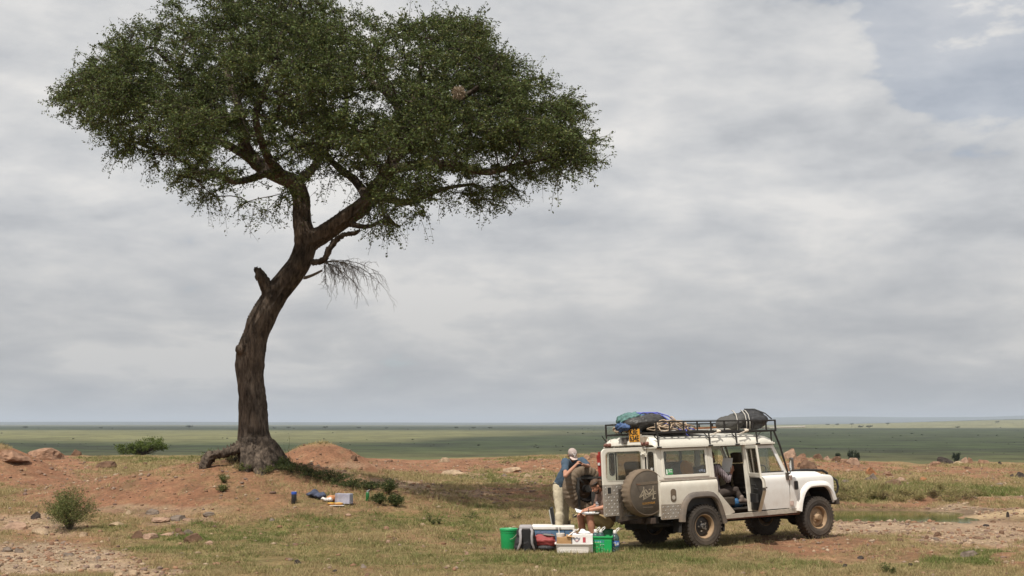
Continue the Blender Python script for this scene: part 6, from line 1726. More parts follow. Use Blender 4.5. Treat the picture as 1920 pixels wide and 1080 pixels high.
shirtB = pm("brown_cotton", (.125, .078, .060), .9, .2, 10, .2, 60)
caps = [(hipB + Vector((.01, 0, .04)), .165, cheB, .160), (cheB, .155, neckB - Vector((-.02, 0, .06)), .10), (sn, .075, cheB, .12), (sf_, .075, cheB, .12), (sn, .076, sn + (en - sn) * .68, .068), (sf_, .074, sf_ + (ef_ - sf_) * .6, .066)]
blob("shirt", rel(caps, oB), shirtB, B_, .014, 3, (.012, 9))
pr = MB()
for (x, z, w_) in ((0, .0, .09), (.01, -.03, .08), (0, -.055, .085), (-.005, .025, .06)):
    c_ = q(1119, 944, 23.72) - oB + Vector((x, 0, z))
    pr.prism([(-w_ / 2, -.008), (w_ / 2, -.008), (w_ / 2, .008), (-w_ / 2, .008)], lambda a, b, t: tuple(c_ + Vector((a * .55, -.03 + a * -.4 - t, b))), .004)
pr.build("shirt_print", pm("grey_shirt_print", (.36, .35, .36), .9), B_)
shortB = pm("khaki_shorts_cotton", (.36, .26, .13), .9, .15, 10, .2, 50)
blob("shorts", rel([(hipB, .165, hipB + Vector((.02, 0, .05)), .155), (hn, .125, hn + (kn - hn) * .78, .100), (hf_, .125, hf_ + (kf - hf_) * .78, .100)], oB), shortB, B_, .014, 3, (.016, 9))
for a_ in (an, af): boot(Vector((a_.x, a_.y, oB.z + .098)), (-.9, -.35, 0), oB, pm("dark_sandal", (.05, .035, .028), .8), B_)
r_, f_, u_, R_ = frame(fB, uB); hairm = pm("brown_hair", (.085, .045, .024), .65, .3, 40, .5, 90)
blob("hair", rel([(hdB - f_ * .008 + u_ * .046, (.087, .100, .084), R_.to_euler()), (hdB - f_ * .065 - u_ * .02, (.07, .05, .075), R_.to_euler()), (hdB - f_ * .120 + u_ * .015, (.045, .04, .04), None), (hdB - f_ * .10 - u_ * .06, .035, hdB - f_ * .11 - u_ * .13, .018)], oB), hairm, B_, .009, 1, (.006, 30))
blob("beard", rel([(hdB + f_ * .052 - u_ * .098, (.050, .044, .042), R_.to_euler()), (hdB + f_ * .02 - u_ * .075, (.066, .036, .035), R_.to_euler())], oB), pm("dark_beard", (.045, .025, .016), .8, .3, 50, .5, 90), B_, .008, 1, (.004, 40))
sg = MB(); sg.tube([tuple(hdB - oB + r_ * .092 * math.sin(a) + f_ * (.090 * math.cos(a) - .01) + u_ * .062) for a in lin(-1.9, 1.9, 18)], .013, 6, flat=.55); sg.build("sunglasses", trim, B_, True)
eyem = pm("dark_eye", (.02, .015, .012), .2)
for s in (-1, 1):
    ee = MB(); ee.ball(tuple(hdB - oB + r_ * .03 * s + f_ * .082 + u_ * .0), .009, 8, 6); ee.build("eye", eyem, B_, True)
wt = MB(); wt.tube([tuple(wn_ - oB + Vector((.015, .030 * math.cos(a), .030 * math.sin(a)))) for a in lin(0, 2 * math.pi, 14)], .008, 6, cap=False); wt.build("wristwatch", trim, B_, True)
# seat: upturned green bucket
ebk = empty("bucket_seat", oB, (0, 0, 0), "dark green bucket that the bearded person sits on", "bucket")
sb_ = MB(); sb_.lathe([(.165, .0), (.17, .01), (.162, .03), (.145, .34), (.14, .355), (.0, .355)], (.04, 0, 0), 'Z', 32); sb_.build("bucket_body", pm("deep_green_plastic", (.012, .16, .05), .4, .08, 9), ebk, autos=40)
# papers on his knees
pe = empty("notebook", q(1100, 962, 23.6), (0, 0, 0), "open white notebook and papers on the seated person's knees", "notebook")
o_ = q(1100, 962, 23.6)
def sheetpts(P, name, mat, th=.003):
    mb = MB(); V = [Vector(q(*p)) - o_ for p in P]; n_ = (V[1] - V[0]).cross(V[3] - V[0]).normalized() * th
    mb.add([tuple(v) for v in V] + [tuple(v - n_) for v in V], [(0, 1, 2, 3), (7, 6, 5, 4), (0, 4, 5, 1), (1, 5, 6, 2), (2, 6, 7, 3), (3, 7, 4, 0)]); return mb.build(name, mat, pe)
paperm = pm("white_paper", (.82, .82, .82), .8, .03, 9)
sheetpts([(1092, 964.5, 23.40), (1122, 963, 23.40), (1124, 960.5, 23.75), (1096, 961, 23.75)], "board", pm("grey_board", (.45, .44, .42), .7))
sheetpts([(1081, 960, 23.42), (1098, 963.2, 23.42), (1100, 959.6, 23.72), (1078, 953, 23.72)], "page", paperm)
sheetpts([(1098, 963.2, 23.42), (1115, 962.2, 23.42), (1116, 959.6, 23.72), (1100, 959.6, 23.72)], "page", paperm)
sheetpts([(1075, 968, 23.4), (1087, 961.5, 23.4), (1089, 959.5, 23.7), (1078, 965, 23.7)], "cover", pm("tan_card", (.45, .36, .19), .8))
pn_ = MB(); pn_.tube([q(1094, 955.5, 23.55) - o_, q(1090.5, 962, 23.5) - o_], .0045, 6); pn_.build("pen", trim, pe)

# --- person on the back seat, reading
C0 = Vector((.62, -.46, .0)); oC = CW(.62, -.46, .82)
Cp = empty("person", oC, (0, 0, 0), "person in a striped shirt sitting inside the car holding up a sheet of paper", "person")
v = lambda x, y, z: CW(x, y, z)
hipC, cheC, neckC, hdC = v(.56, -.46, .98), v(.50, -.46, 1.32), v(.50, -.46, 1.50), v(.53, -.46, 1.64)
fC = CM @ Vector((.9, .05, -.42)); uC = CM @ Vector((.35, 0, .93))
sR, eR, wR = v(.56, -.63, 1.42), v(.78, -.66, 1.20), v(.96, -.56, 1.34)
sL, eL, wL = v(.50, -.28, 1.42), v(.74, -.24, 1.18), v(.93, -.36, 1.32)
caps = head_caps(hdC, fC, uC) + [(neckC, .058, hdC - Vector((0, 0, .05)), .053), (neckC, .06, cheC, .08), (cheC, .09, hipC, .09), (sR, .048, eR, .042), (eR, .042, wR, .028), (sL, .048, eL, .042), (eL, .042, wL, .028)]
caps += hand_caps(wR, CM @ Vector((.3, .1, .9)), CM @ Vector((.2, .9, 0)), .5, -1) + hand_caps(wL, CM @ Vector((.3, -.1, .9)), CM @ Vector((.2, -.9, 0)), .5, 1)
blob("body", rel(caps, oC), pm("ruddy_skin", (.36, .17, .11), .55, .1, 12), Cp, .0095, 2)
stripe = bpy.data.materials.new("striped_cotton"); stripe.use_nodes = True
N_, L_ = stripe.node_tree.nodes, stripe.node_tree.links; bb_ = N_['Principled BSDF']; bb_.inputs['Roughness'].default_value = .9
tc_ = N_.new('ShaderNodeTexCoord'); wv = N_.new('ShaderNodeTexWave'); wv.inputs['Scale'].default_value = 9; wv.inputs['Distortion'].default_value = 1.5; L_.new(tc_.outputs['Object'], wv.inputs['Vector'])
rp_ = N_.new('ShaderNodeValToRGB'); rp_.color_ramp.elements[0].color = (.07, .045, .055, 1); rp_.color_ramp.elements[1].color = (.42, .36, .38, 1); L_.new(wv.outputs[0], rp_.inputs[0]); L_.new(rp_.outputs[0], bb_.inputs['Base Color'])
blob("shirt", rel([(hipC, .155, cheC, .155), (cheC, .15, neckC - Vector((0, 0, .06)), .09), (sR, .075, cheC, .12), (sL, .075, cheC, .12), (sR, .075, eR, .062), (eR, .06, eR + (wR - eR) * .5, .05), (sL, .075, eL, .06)], oC), stripe, Cp, .014, 3, (.014, 9))
kR, kL = v(1.02, -.56, 1.00), v(1.02, -.34, 1.04); aR, aL = v(1.10, -.62, .82), v(1.14, -.36, .80)
blob("trousers", rel([(hipC, .15, hipC - Vector((0, 0, .03)), .15), (v(.60, -.54, .94), .10, kR, .075), (kR, .072, aR, .055), (v(.60, -.38, .94), .10, kL, .075), (kL, .072, aL, .055)], oC), pm("dark_brown_trousers", (.06, .045, .038), .9, .2, 9), Cp, .014, 2, (.012, 9))
boot(v(1.08, -.66, .83), CM @ Vector((.9, -.35, 0)), oC, pm("grey_brown_shoe", (.17, .13, .11), .7, .2, 9), Cp, up=CM @ Vector((0, 0, 1))); boot(v(1.14, -.40, .78), CM @ Vector((1, -.1, 0)), oC, pm("grey_brown_shoe", (.17, .13, .11), .7), Cp)
r_, f_, u_, R_ = frame(fC, uC)
blob("hair", rel([(hdC - f_ * .018 + u_ * .042, (.084, .094, .078), R_.to_euler())], oC), hairm, Cp, .01, 1)
pc = empty("paper_sheet", CW(.90, -.48, 1.46), CE, "pale blue lit sheet of paper held up inside the open side door", "paper")
m_ = MB(); m_.sheet([[(.02 * math.cos(3 * a) + b * .25 + a * .45, -a * .8, b) for a in lin(-.11, .11, 6)] for b in lin(-.12, .14, 5)]); m_.build("sheet", paperm, pc, True)
bgf = empty("blue_bag", CW(1.0, -.52, .675), CE, "blue bag on the car floor behind the open side door", "bag")
blob("bag_body", [((.02, 0, .09), (.13, .12, .10), None), ((.14, .04, .08), (.10, .10, .09), None)], pm("blue_nylon", (.03, .11, .24), .6, .2, 12), bgf, .012, 2, (.015, 12))
# ------------------------------------------------------------------ camp gear on the grass
def at(px, d):
    x = (px - 960.0) / FPX * d * 1.0 / (CP + 0.19 * SP)
    x = W(px, HOR + 2.2 * FPX / d, d).x
    return Vector((x, d, gz(x, d)))
grnp = pm("bright_green_plastic", (.012, .30, .09), .35, .06, 9); grnp2 = pm("crate_green_plastic", (.010, .33, .085), .4, .06, 9)
whp = pm("white_plastic", (.76, .73, .69), .4, .05, 9, dust=((.5, .38, .28), -.05, .25, .25))
# green bucket with lid
o = empty("lidded_bucket", at(954, 24.15), (0, 0, .3), "bright green lidded plastic bucket at the left end of the gear", "bucket")
m_ = MB(); m_.lathe([(.0, 0), (.138, 0), (.142, .01), (.158, .315), (.164, .32), (.164, .335), (.159, .34), (.160, .36)], n=40); m_.build("bucket_body", grnp, o, autos=40)
m_ = MB(); m_.lathe([(.168, .352), (.172, .356), (.172, .385), (.166, .392), (.150, .392), (.146, .386), (.0, .386)], n=40); m_.build("lid", grnp, o, autos=40)
m_ = MB(); m_.tube([(.168 * math.cos(a), .168 * math.sin(a) - .0, .335 - .13 * math.sin((a + .2) / 1.0) ** 2 * (1 if True else 0)) for a in lin(-1.75, 1.35, 16)], .0035, 6); m_.build("wire_handle", galv, o, True)
# backpack, harness side to the camera
o = empty("backpack", at(986, 23.35), (0, 0, .05), "black backpack with grey shoulder straps standing on the grass", "backpack")
bkm = pm("black_nylon", (.018, .017, .018), .6, .25, 12, .3, 40); gry = pm("grey_strap_fabric", (.30, .28, .285), .85, .1, 20, .2, 50)
blob("pack_body", [((0, .05, .16), (.21, .13, .18), None), ((0, .04, .32), (.175, .10, .16), None), ((0, .09, .10), (.215, .12, .11), None), ((-.14, .05, .08), (.07, .1, .08), None), ((.14, .05, .08), (.07, .1, .08), None)], bkm, o, .012, 3, (.012, 9))
blob("yoke", [((-.085, -.02, .43), .042, (.085, -.02, .43), .042), ((-.09, .0, .46), .03, (.09, .0, .46), .03)], gry, o, .01, 2)
for s in (-1, 1):
    m_ = MB(); m_.tube([(s * .085, -.03, .44), (s * .11, -.085, .38), (s * .10, -.12, .28), (s * .105, -.115, .17), (s * .135, -.09, .09), (s * .165, -.07, .03)], [.028, .027, .025, .024, .021, .012], 8, flat=.45); m_.build("shoulder_strap", gry, o, True)
m_ = MB(); m_.prism(rrect(-.085, .085, .03, .40, .05, 4), lambda a, b, t: (a, -.055 - t, b), .02); m_.build("back_pad", pm("charcoal_mesh", (.012, .012, .013), .85, .2, 30), o, bevel=.006)
m_ = MB(); m_.tube([(-.17, -.03, .03), (-.24, -.07, .015), (-.30, -.06, .02)], .016, 6, flat=.4); m_.build("hip_belt", bkm, o, True)
# maroon bag
o = empty("maroon_bag", at(1022, 23.5), (0, 0, -.1), "maroon and black soft bag between backpack and white tub", "bag")
blob("red_front", [((-.12, -.03, .15), .075, (.13, -.03, .15), .075), ((-.13, -.02, .235), .06, (.12, -.02, .25), .055), ((-.13, .05, .20), .07, (.12, .05, .21), .07), ((-.12, -.07, .19), .05, (.12, -.07, .19), .05)], pm("maroon_nylon", (.26, .042, .040), .65, .15, 10, .3, 40), o, .012, 2, (.016, 9))
blob("black_base", [((0, 0, .06), (.19, .14, .07), None), ((.16, .03, .10), (.06, .1, .09), None)], bkm, o, .012, 2, (.012, 9))
blob("stuffed_clothes", [((-.06, .06, .30), (.11, .08, .05), None), ((.04, .05, .29), (.09, .07, .04), None)], pm("navy_and_white_cloth", (.06, .08, .13), .9, .5, 22), o, .012, 1, (.02, 16))
blob("grey_flap", [((.07, .0, .285), (.13, .10, .022), (0, .12, 0))], pm("grey_flap_cloth", (.16, .15, .14), .85, .15), o, .01, 2)
# cool box
o = empty("cool_box", at(1037, 24.65), (0, 0, -.04), "long blue cool box with a white lid behind the bags", "cool box")
m_ = MB(); m_.box((0, 0, .16), (.76, .38, .32), taper=1.04); m_.build("box_body", pm("steel_blue_plastic", (.085, .155, .25), .45, .08, 6), o, bevel=.02, seg=3, autos=40)
m_ = MB(); m_.box((0, 0, .355), (.81, .42, .06)); m_.box((-.20, 0, .388), (.38, .38, .02)); lo = m_.build("lid", whp, o, bevel=.015, seg=3, autos=40)
m_ = MB(); m_.box((.10, -.213, .355), (.10, .012, .03)); m_.build("latch", pm("grey_latch", (.35, .33, .31), .5), lo)
m_ = MB(); m_.box((.22, -.198, .17), (.008, .012, .30)); m_.build("cord", trim, o)
# open black case
o = empty("open_case", at(1055, 25.25), (0, 0, -.1), "open black case full of white things behind the cool box", "case")
m_ = MB()
for c, d in (((0, -.13, .22), (.30, .012, .42)), ((0, .13, .22), (.30, .012, .42)), ((-.144, 0, .22), (.012, .26, .42)), ((.144, 0, .22), (.012, .26, .42)), ((0, 0, .02), (.29, .25, .015))): m_.box(c, d)
m_.build("case_body", plast, o, bevel=.004, seg=1)
m_ = MB(); m_.box((-.19, 0, .52), (.05, .30, .34), (0, -.18, 0)); m_.build("case_lid", trim, o, bevel=.01); m_ = MB(); m_.box((-.225, -.02, .50), (.02, .25, .28), (0, -.18, 0)); m_.build("lid_lining", pm("grey_lining", (.42, .41, .38), .8), o)
blob("white_contents", [((-.04, -.02, .43), (.09, .09, .04), None), ((.06, -.03, .445), (.06, .07, .05), None), ((.0, .05, .44), (.07, .05, .06), None)], paperm, o, .01, 1, (.015, 18))
# white tub and what is in it
T0 = at(1076, 23.05); TR = (0, 0, -.06)
o = empty("white_tub", T0, TR, "white plastic tub holding cartons at the front of the gear", "tub")
def tub(w, d, h, t=.008, tp=.9):
    mb = MB(); ou = rrect(-w / 2, w / 2, -d / 2, d / 2, .07, 5); k = len(ou); rings = []
    for z, s, off in ((0, tp, 0), (h * .5, (tp + 1) / 2, 0), (h * .95, .995, 0), (h * .96, 1.0, .018), (h, 1.0, .018), (h, 1.0, -t), (h * .5, (tp + 1) / 2, -t), (t, tp, -t)):
        rings.append([(x * s + (off * (1 if x > 0 else -1)), y * s + (off * (1 if y > 0 else -1)), z) for x, y in ou])
    V = [p for r in rings for p in r]; F = [(i * k + j, i * k + (j + 1) % k, (i + 1) * k + (j + 1) % k, (i + 1) * k + j) for i in range(len(rings) - 1) for j in range(k)]
    F += [tuple(range(k))[::-1], tuple((len(rings) - 1) * k + j for j in range(k))]
    return mb.add(V, F)
tub(.64, .40, .185).build("tub_body", whp, o, autos=35)
m_ = MB(); m_.prism([(-.24, .03)] + [(-.24 + .50 * t, .075 + .012 * math.sin(3 * t)) for t in lin(0, 1, 8)] + [(.25, .03)], lambda a, b, t: (a, -.188 - b * .06 - t, b), .004); m_.build("moulded_panel", whp, o, bevel=.003, seg=1)
brn = pm("brown_cardboard", (.40, .235, .105), .85, .12, 9)
o = empty("cardboard_box", T0 + Vector((-.17, .02, .05)), TR, "brown cardboard box in the left half of the white tub", "box")
m_ = MB(); m_.box((0, 0, .12), (.26, .26, .24)); m_.build("box_body", brn, o, bevel=.003, seg=1)
m_ = MB(); m_.box((.11, -.07, .262), (.14, .18, .005), (.12, .1, .1)); m_.build("flap", brn, o)
o = empty("plastic_cup", T0 + Vector((-.24, -.02, .292)), TR, "cream plastic cup with a spoon on the brown cardboard box", "cup")
m_ = MB(); m_.lathe([(.0, 0), (.05, 0), (.055, .02), (.06, .065), (.055, .065), (.0, .06)], n=20, sx=1.3); m_.build("cup_body", whp, o, autos=40); m_ = MB(); m_.tube([(-.02, 0, .06), (-.03, .0, .17)], .008, 6); m_.build("spoon", whp, o)
o = empty("white_knife", T0 + Vector((-.08, -.03, .30)), TR, "white bladed utensil leaning on the brown cardboard box", "utensil")
m_ = MB(); m_.box((.03, 0, .05), (.16, .03, .016), (0, -.65, .1)); m_.build("blade", paperm, o, bevel=.004, seg=1); m_ = MB(); m_.ball((.09, .02, .045), (.04, .04, .02), 12, 8); m_.build("pan", pm("white_enamel", (.75, .76, .8), .3), o, True)
o = empty("white_carton", T0 + Vector((.155, .0, .03)), (0, 0, -.06), "white printed carton with a red emblem in the white tub", "carton")
m_ = MB(); m_.box((0, 0, .155), (.36, .27, .31)); m_.build("carton_body", pm("white_card", (.74, .71, .68), .8, .05, 9), o, bevel=.004, seg=1)
redp = pm("red_print", (.42, .06, .075), .8, .1, 40); gryp = pm("grey_print", (.22, .21, .24), .8, .2, 40); pinkp = pm("pink_print", (.60, .30, .30), .8, .15, 40)
cf = lambda a, b, t: (a, -.1365 - t, b)
m_ = MB(); m_.prism([(-.16, .265), (-.135, .245), (-.10, .27), (-.065, .245), (-.04, .265), (-.045, .225), (-.065, .20), (-.10, .175), (-.135, .20), (-.155, .225)], cf, .001, [[(-.13, .225), (-.10, .24), (-.07, .225), (-.10, .195)]]); m_.build("crest_print", gryp, o)
m_ = MB(); m_.prism([(-.135, .222), (-.10, .205), (-.065, .222), (-.08, .20), (-.10, .188), (-.12, .20)], lambda a, b, t: cf(a, b, t + .0012), .001); m_.build("crest_colour", pinkp, o)
m_ = MB(); m_.prism([(.005, .175), (.055, .175), (.055, .265), (.005, .265)], cf, .001); m_.build("red_panel", redp, o)
m_ = MB(); m_.prism([(.181, .175), (.1825, .175), (.1825, .20), (.181, .20)], lambda a, b, t: (a, -.06 - t * 40, b), .001); m_.build("side_panel", redp, o)
o = empty("white_bag", T0 + Vector((.19, .02, .342)), TR, "white crumpled bag lying on the white carton", "bag")
blob("bag_body", [((0, 0, .02), (.11, .10, .03), None), ((-.03, 0, .045), (.05, .06, .04), None)], paperm, o, .009, 1, (.012, 18))
o = empty("jug", T0 + Vector((.02, .10, .342)), TR, "white spouted jug on a brown lid behind the white carton", "jug")
m_ = MB(); m_.lathe([(.0, 0), (.08, 0), (.08, .015), (.05, .03), (.0, .035)], n=20, sx=1.2); m_.build("brown_lid", pm("brown_lid", (.13, .07, .04), .6), o, autos=40)
m_ = MB(); m_.lathe([(.025, .03), (.035, .06), (.035, .075), (.0, .078)], n=16); m_.tube([(.03, 0, .05), (.075, 0, .085)], .009, 6); m_.build("spout", whp, o, autos=40)
# green crate with slotted sides
K0 = at(1129, 23.15)
o = empty("green_crate", K0, (0, 0, -.12), "bright green slotted plastic crate right of the white tub", "crate")
w_, d_, h_ = .36, .30, .275
for nm, fn, ww in (("front_wall", lambda a, b, t: (a, -d_ / 2 + t, b), w_), ("back_wall", lambda a, b, t: (a, d_ / 2 - t, b), w_), ("left_wall", lambda a, b, t: (-w_ / 2 + t, a, b), d_), ("right_wall", lambda a, b, t: (w_ / 2 - t, a, b), d_)):
    holes = []
    n = int(ww / .028) - 2
    for i in range(n):
        x = -ww / 2 + .035 + i * (ww - .07) / n
        for z0, z1 in ((.022, .085), (.105, .155), (.175, .225)): holes.append([(x, z0), (x + .013, z0), (x + .013, z1), (x, z1)])
    m_ = MB(); m_.prism([(-ww / 2, 0), (ww / 2, 0), (ww / 2, h_ - .01), (-ww / 2, h_ - .01)], fn, .008, holes); m_.build(nm, grnp2, o)
m_ = MB(); m_.box((0, 0, .008), (w_ - .01, d_ - .01, .012)); m_.build("floor", grnp2, o)
m_ = MB()
for c, d in (((0, -d_ / 2 - .002, h_), (w_ + .03, .026, .03)), ((0, d_ / 2 + .002, h_), (w_ + .03, .026, .03)), ((-w_ / 2 - .002, 0, h_), (.026, d_ - .02, .03)), ((w_ / 2 + .002, 0, h_), (.026, d_ - .02, .03))): m_.box(c, d)
m_.build("rim", grnp2, o, bevel=.004, seg=1)
m_ = MB(); m_.prism([(.05, .04), (.165, .04), (.165, .225), (.05, .225)], lambda a, b, t: (a, -d_ / 2 - .004 + t, b), .005); m_.build("label_panel", grnp2, o, bevel=.002, seg=1)
i_ = 0
for x, y, s, c, nm, lab in ((-.10, -.05, (.09, .10, .16), (.60, .52, .20), "food_packet", "yellow packet inside the green crate"), (.02, -.06, (.10, .08, .12), (.70, .66, .60), "food_packet", "white packet inside the green crate"), (.03, .02, (.08, .1, .20), (.10, .14, .35), "food_packet", "blue packet standing inside the green crate")):
    e = empty(nm, K0 + Vector((x, y + .02, .016)), (0, 0, .2), lab, "packet", "packets in the green crate"); m_ = MB(); m_.box((0, 0, s[2] / 2), s); m_.build("packet", pm("packet_%d" % i_, c, .6, .25, 25), e, bevel=.012); i_ += 1
# five litre water bottles
petm = bpy.data.materials.new("clear_bottle_with_water"); petm.use_nodes = True
b_ = petm.node_tree.nodes['Principled BSDF']; b_.inputs['Base Color'].default_value = (.36, .45, .53, 1); b_.inputs['Transmission Weight'].default_value = .85; b_.inputs['Roughness'].default_value = .06; b_.inputs['IOR'].default_value = 1.33
lblm = pm("blue_bottle_label", (.04, .12, .42), .5, .3, 30); lbl2 = pm("pale_label_patch", (.55, .62, .75), .5, .2, 30); lbl3 = pm("yellow_label_patch", (.55, .50, .25), .5, .2, 30)
def water_bottle(loc, lab, rot=0.0):
    e = empty("water_bottle", loc, (0, 0, rot), lab, "bottle", "five litre water bottles")
    m_ = MB(); m_.lathe([(.0, .0), (.066, .0), (.078, .012), (.080, .06), (.076, .07), (.080, .08), (.080, .20), (.076, .21), (.080, .22), (.078, .25), (.062, .285), (.038, .315), (.024, .325), (.024, .345), (.0, .345)], n=28); m_.build("bottle_body", petm, e, autos=50)
    m_ = MB(); m_.lathe([(.0805, .10), (.0815, .102), (.0815, .192), (.0805, .194)], n=28, cap=False); lb = m_.build("label", lblm, e, autos=50)
    f2 = lambda a, b, t: (.0822 * math.sin(a), -.0822 * math.cos(a), b)
    for a0, a1, z0, z1, mt in ((-.7, -.1, .15, .175, lbl2), (-.45, 0, .115, .14, lbl3), (.1, .8, .12, .17, lbl2)):
        m_ = MB(); m_.sheet([[f2(a, z, 0) for a in lin(a0, a1, 5)] for z in (z0, z1)]); m_.build("label_print", mt, lb)
    m_ = MB(); m_.lathe([(.030, .340), (.030, .372), (.026, .378), (.0, .378)], n=20); m_.lathe([(.032, .326), (.036, .330), (.032, .336)], n=20, cap=False); m_.build("cap", whp, e, autos=40)
    m_ = MB(); m_.tube([(.025, 0, .345), (.055, 0, .37), (.085, 0, .405), (.08, 0, .42), (.045, 0, .405), (.015, 0, .375)], .008, 6); m_.build("handle", whp, e, True)
water_bottle(at(1153, 23.2), "clear five litre water bottle with blue label standing right of the green crate", .2)
water_bottle(K0 + Vector((-.11, .07, .016)), "left of two water bottles standing inside the green crate", -.3)
water_bottle(K0 + Vector((-.02, .075, .018)), "right of two water bottles standing inside the green crate", .1)

# ------------------------------------------------------------------ picnic things on the mound
p = GP(551, 945); o = empty("flask", p, (0, 0, 0), "black drinking flask with a blue lid standing on the mound", "flask")
m_ = MB(); m_.lathe([(.0, 0), (.055, 0), (.06, .01), (.06, .20), (.055, .215)], n=24); m_.build("flask_body", pm("black_plastic", (.02, .02, .022), .35, .1), o, autos=40); m_ = MB(); m_.lathe([(.058, .212), (.062, .216), (.062, .262), (.055, .27), (.0, .272)], n=24); m_.build("lid", pm("cobalt_blue_plastic", (.03, .09, .42), .4), o, autos=40)
p = GP(592, 935); o = empty("navy_jacket", p, (0, 0, .1), "crumpled slate blue jacket lying left of the clear box", "jacket")
blob("cloth", [((-.08, .05, .09), (.14, .12, .06), None), ((.08, 0, .06), (.15, .13, .06), None), ((-.02, .12, .14), (.10, .08, .06), None), ((.14, .08, .10), (.07, .08, .05), None)], pm("slate_cotton", (.055, .065, .105), .9, .2, 12), o, .012, 2, (.04, 10))
p = GP(619, 941); o = empty("bread_bag", p, (0, 0, .1), "orange and white plastic bag beside the clear box", "bag")
blob("bag_body", [((.04, .04, .08), (.12, .10, .08), None)], pm("orange_bread_bag", (.48, .20, .075), .4, .3, 14), o, .01, 2, (.025, 12)); blob("crumpled_wrap", [((-.10, -.03, .05), (.11, .07, .04), (0, .3, 0)), ((.0, -.07, .05), (.06, .05, .05), None)], pm("white_wrap", (.62, .58, .55), .4, .3, 30), o, .01, 1, (.03, 20))
p = GP(644, 945); o = empty("clear_box", p, (0, 0, -.25), "clear plastic storage box lying on its side on the mound", "box")
clr = glass_mat("milky_clear_plastic", (.86, .86, .95), .85, (.66, .66, .76))
m_ = MB()
for c, d in (((.02, 0, .006), (.34, .22, .006)), ((.02, 0, .226), (.34, .22, .006)), ((.02, -.11, .115), (.34, .006, .22)), ((.02, .11, .115), (.34, .006, .22)), ((.19, 0, .115), (.006, .22, .22))): m_.box(c, d)
m_.build("box_shell", clr, o, bevel=.002, seg=1); m_ = MB()
for c, d in (((-.15, -.115, .115), (.02, .016, .24)), ((-.15, .115, .115), (.02, .016, .24)), ((-.15, 0, .004), (.02, .24, .012)), ((-.15, 0, .232), (.02, .24, .012))): m_.box(c, d)
m_.build("rim", clr, o)
p = GP(629, 950); o = empty("cutting_board", p, (0, 0, .05), "white cutting board with cut fruit in front of the clear box", "board")
m_ = MB(); m_.prism(rrect(-.21, .20, -.10, .10, .03, 3), lambda a, b, t: (a, b, .02 + t), .012); m_.build("board", whp, o, bevel=.003, seg=1)
for x, lab, rx in ((-.10, "halved fruit on the left of the cutting board", .085), (.07, "larger halved fruit with yellow flesh on the cutting board", .11)):
    e = empty("fruit_half", p + Vector((x, -.01, .034)), (0, 0, .1), lab, "fruit", "fruit halves on the cutting board"); m_ = MB(); m_.lathe([(.0, .0), (.55, .01), (.85, .35), (1.0, 1.0), (.96, 1.0)], n=24, cap=False)
    m_.v = [(a * rx, b * .06, c * .05) for a, b, c in m_.v]; m_.build("skin", pm("fruit_skin_orange", (.42, .20, .05), .5, .2, 20), e, True); m_ = MB(); m_.ball((0, 0, .05), (rx * .97, .058, .008), 20, 6); m_.ball((rx * .1, -.005, .056), (rx * .5, .025, .005), 14, 6); m_.build("flesh", pm("fruit_flesh_yellow", (.72, .42, .035), .5, .12, 20), e, True)
p = GP(689, 940); o = empty("green_bottle", p, (0, 0, .2), "green bottle with a silver top in the shade right of the clear box", "bottle")
m_ = MB(); m_.lathe([(.0, 0), (.038, 0), (.042, .01), (.042, .17), (.034, .20), (.022, .212)], n=20); m_.build("bottle_body", pm("green_bottle_plastic", (.02, .13, .035), .3, .1), o, autos=40)
m_ = MB(); m_.lathe([(.026, .21), (.028, .235), (.0, .24)], n=16); m_.tube([(0, 0, .235), (.05, 0, .262)], .008, 6); m_.build("silver_top", pm("silver_top", (.62, .64, .66), .3, .05, metallic=.7), o, autos=40)
# ------------------------------------------------------------------ rocks
ROCKC = {'red': (.245, .145, .095), 'brown': (.135, .080, .052), 'pale': (.33, .24, .16), 'grey': (.165, .130, .105), 'dark': (.045, .036, .032), 'orange': (.27, .125, .06), 'pink': (.29, .19, .135)}
for k_, c_ in ROCKC.items():
    pm("rock_" + k_, c_, .92, .38, 5, .8, 16, spec=.2, detail=9)
def rock(px, py, wp, hp, kind, label, group=None, seed=1, sub=3, ang=.55, name="rock", cat="rock", flat_top=False):
    p = GP(px, py); sc = p.y / FPX
    V, F = ico(sub); rg = np.random.default_rng(seed)
    off = rg.random(3) * 50
    n = fbm(V[:, 0] * 1.1 + off[0] + V[:, 2], V[:, 1] * 1.1 + off[1] - V[:, 2] * .8, seed, 4) - .5
    V = V * (1 + n * ang)[:, None]
    for _ in range(14):                               # chip flat facets off it
        d = rg.normal(size=3); d[2] = abs(d[2]) * .8; d /= np.linalg.norm(d); h = .42 + .38 * rg.random()
        s = V @ d; k = s > h; V[k] -= np.outer(s[k] - h, d) * .95
    V = V + rg.normal(size=V.shape) * .022
    lo, hi = V.min(0), V.max(0)
    V = (V - (lo + hi) / 2) / (hi - lo)
    V[:, 0] *= wp * sc; V[:, 1] *= wp * sc * (.6 + .35 * rg.random()); V[:, 2] *= hp * sc * 1.6
    V[:, 2] += hp * sc * .24
    me = np_mesh(name, V, F)
    o = link_mesh(name, me, MATS["rock_" + kind])
    me.polygons.foreach_set("use_smooth", np.ones(len(me.polygons), bool)); me.set_sharp_from_angle(angle=math.radians(16))
    o.location = p; o.rotation_euler = (0, 0, 0)
    return tag(o, label, cat, group)
sk = "boulders along the plateau edge right of the car"
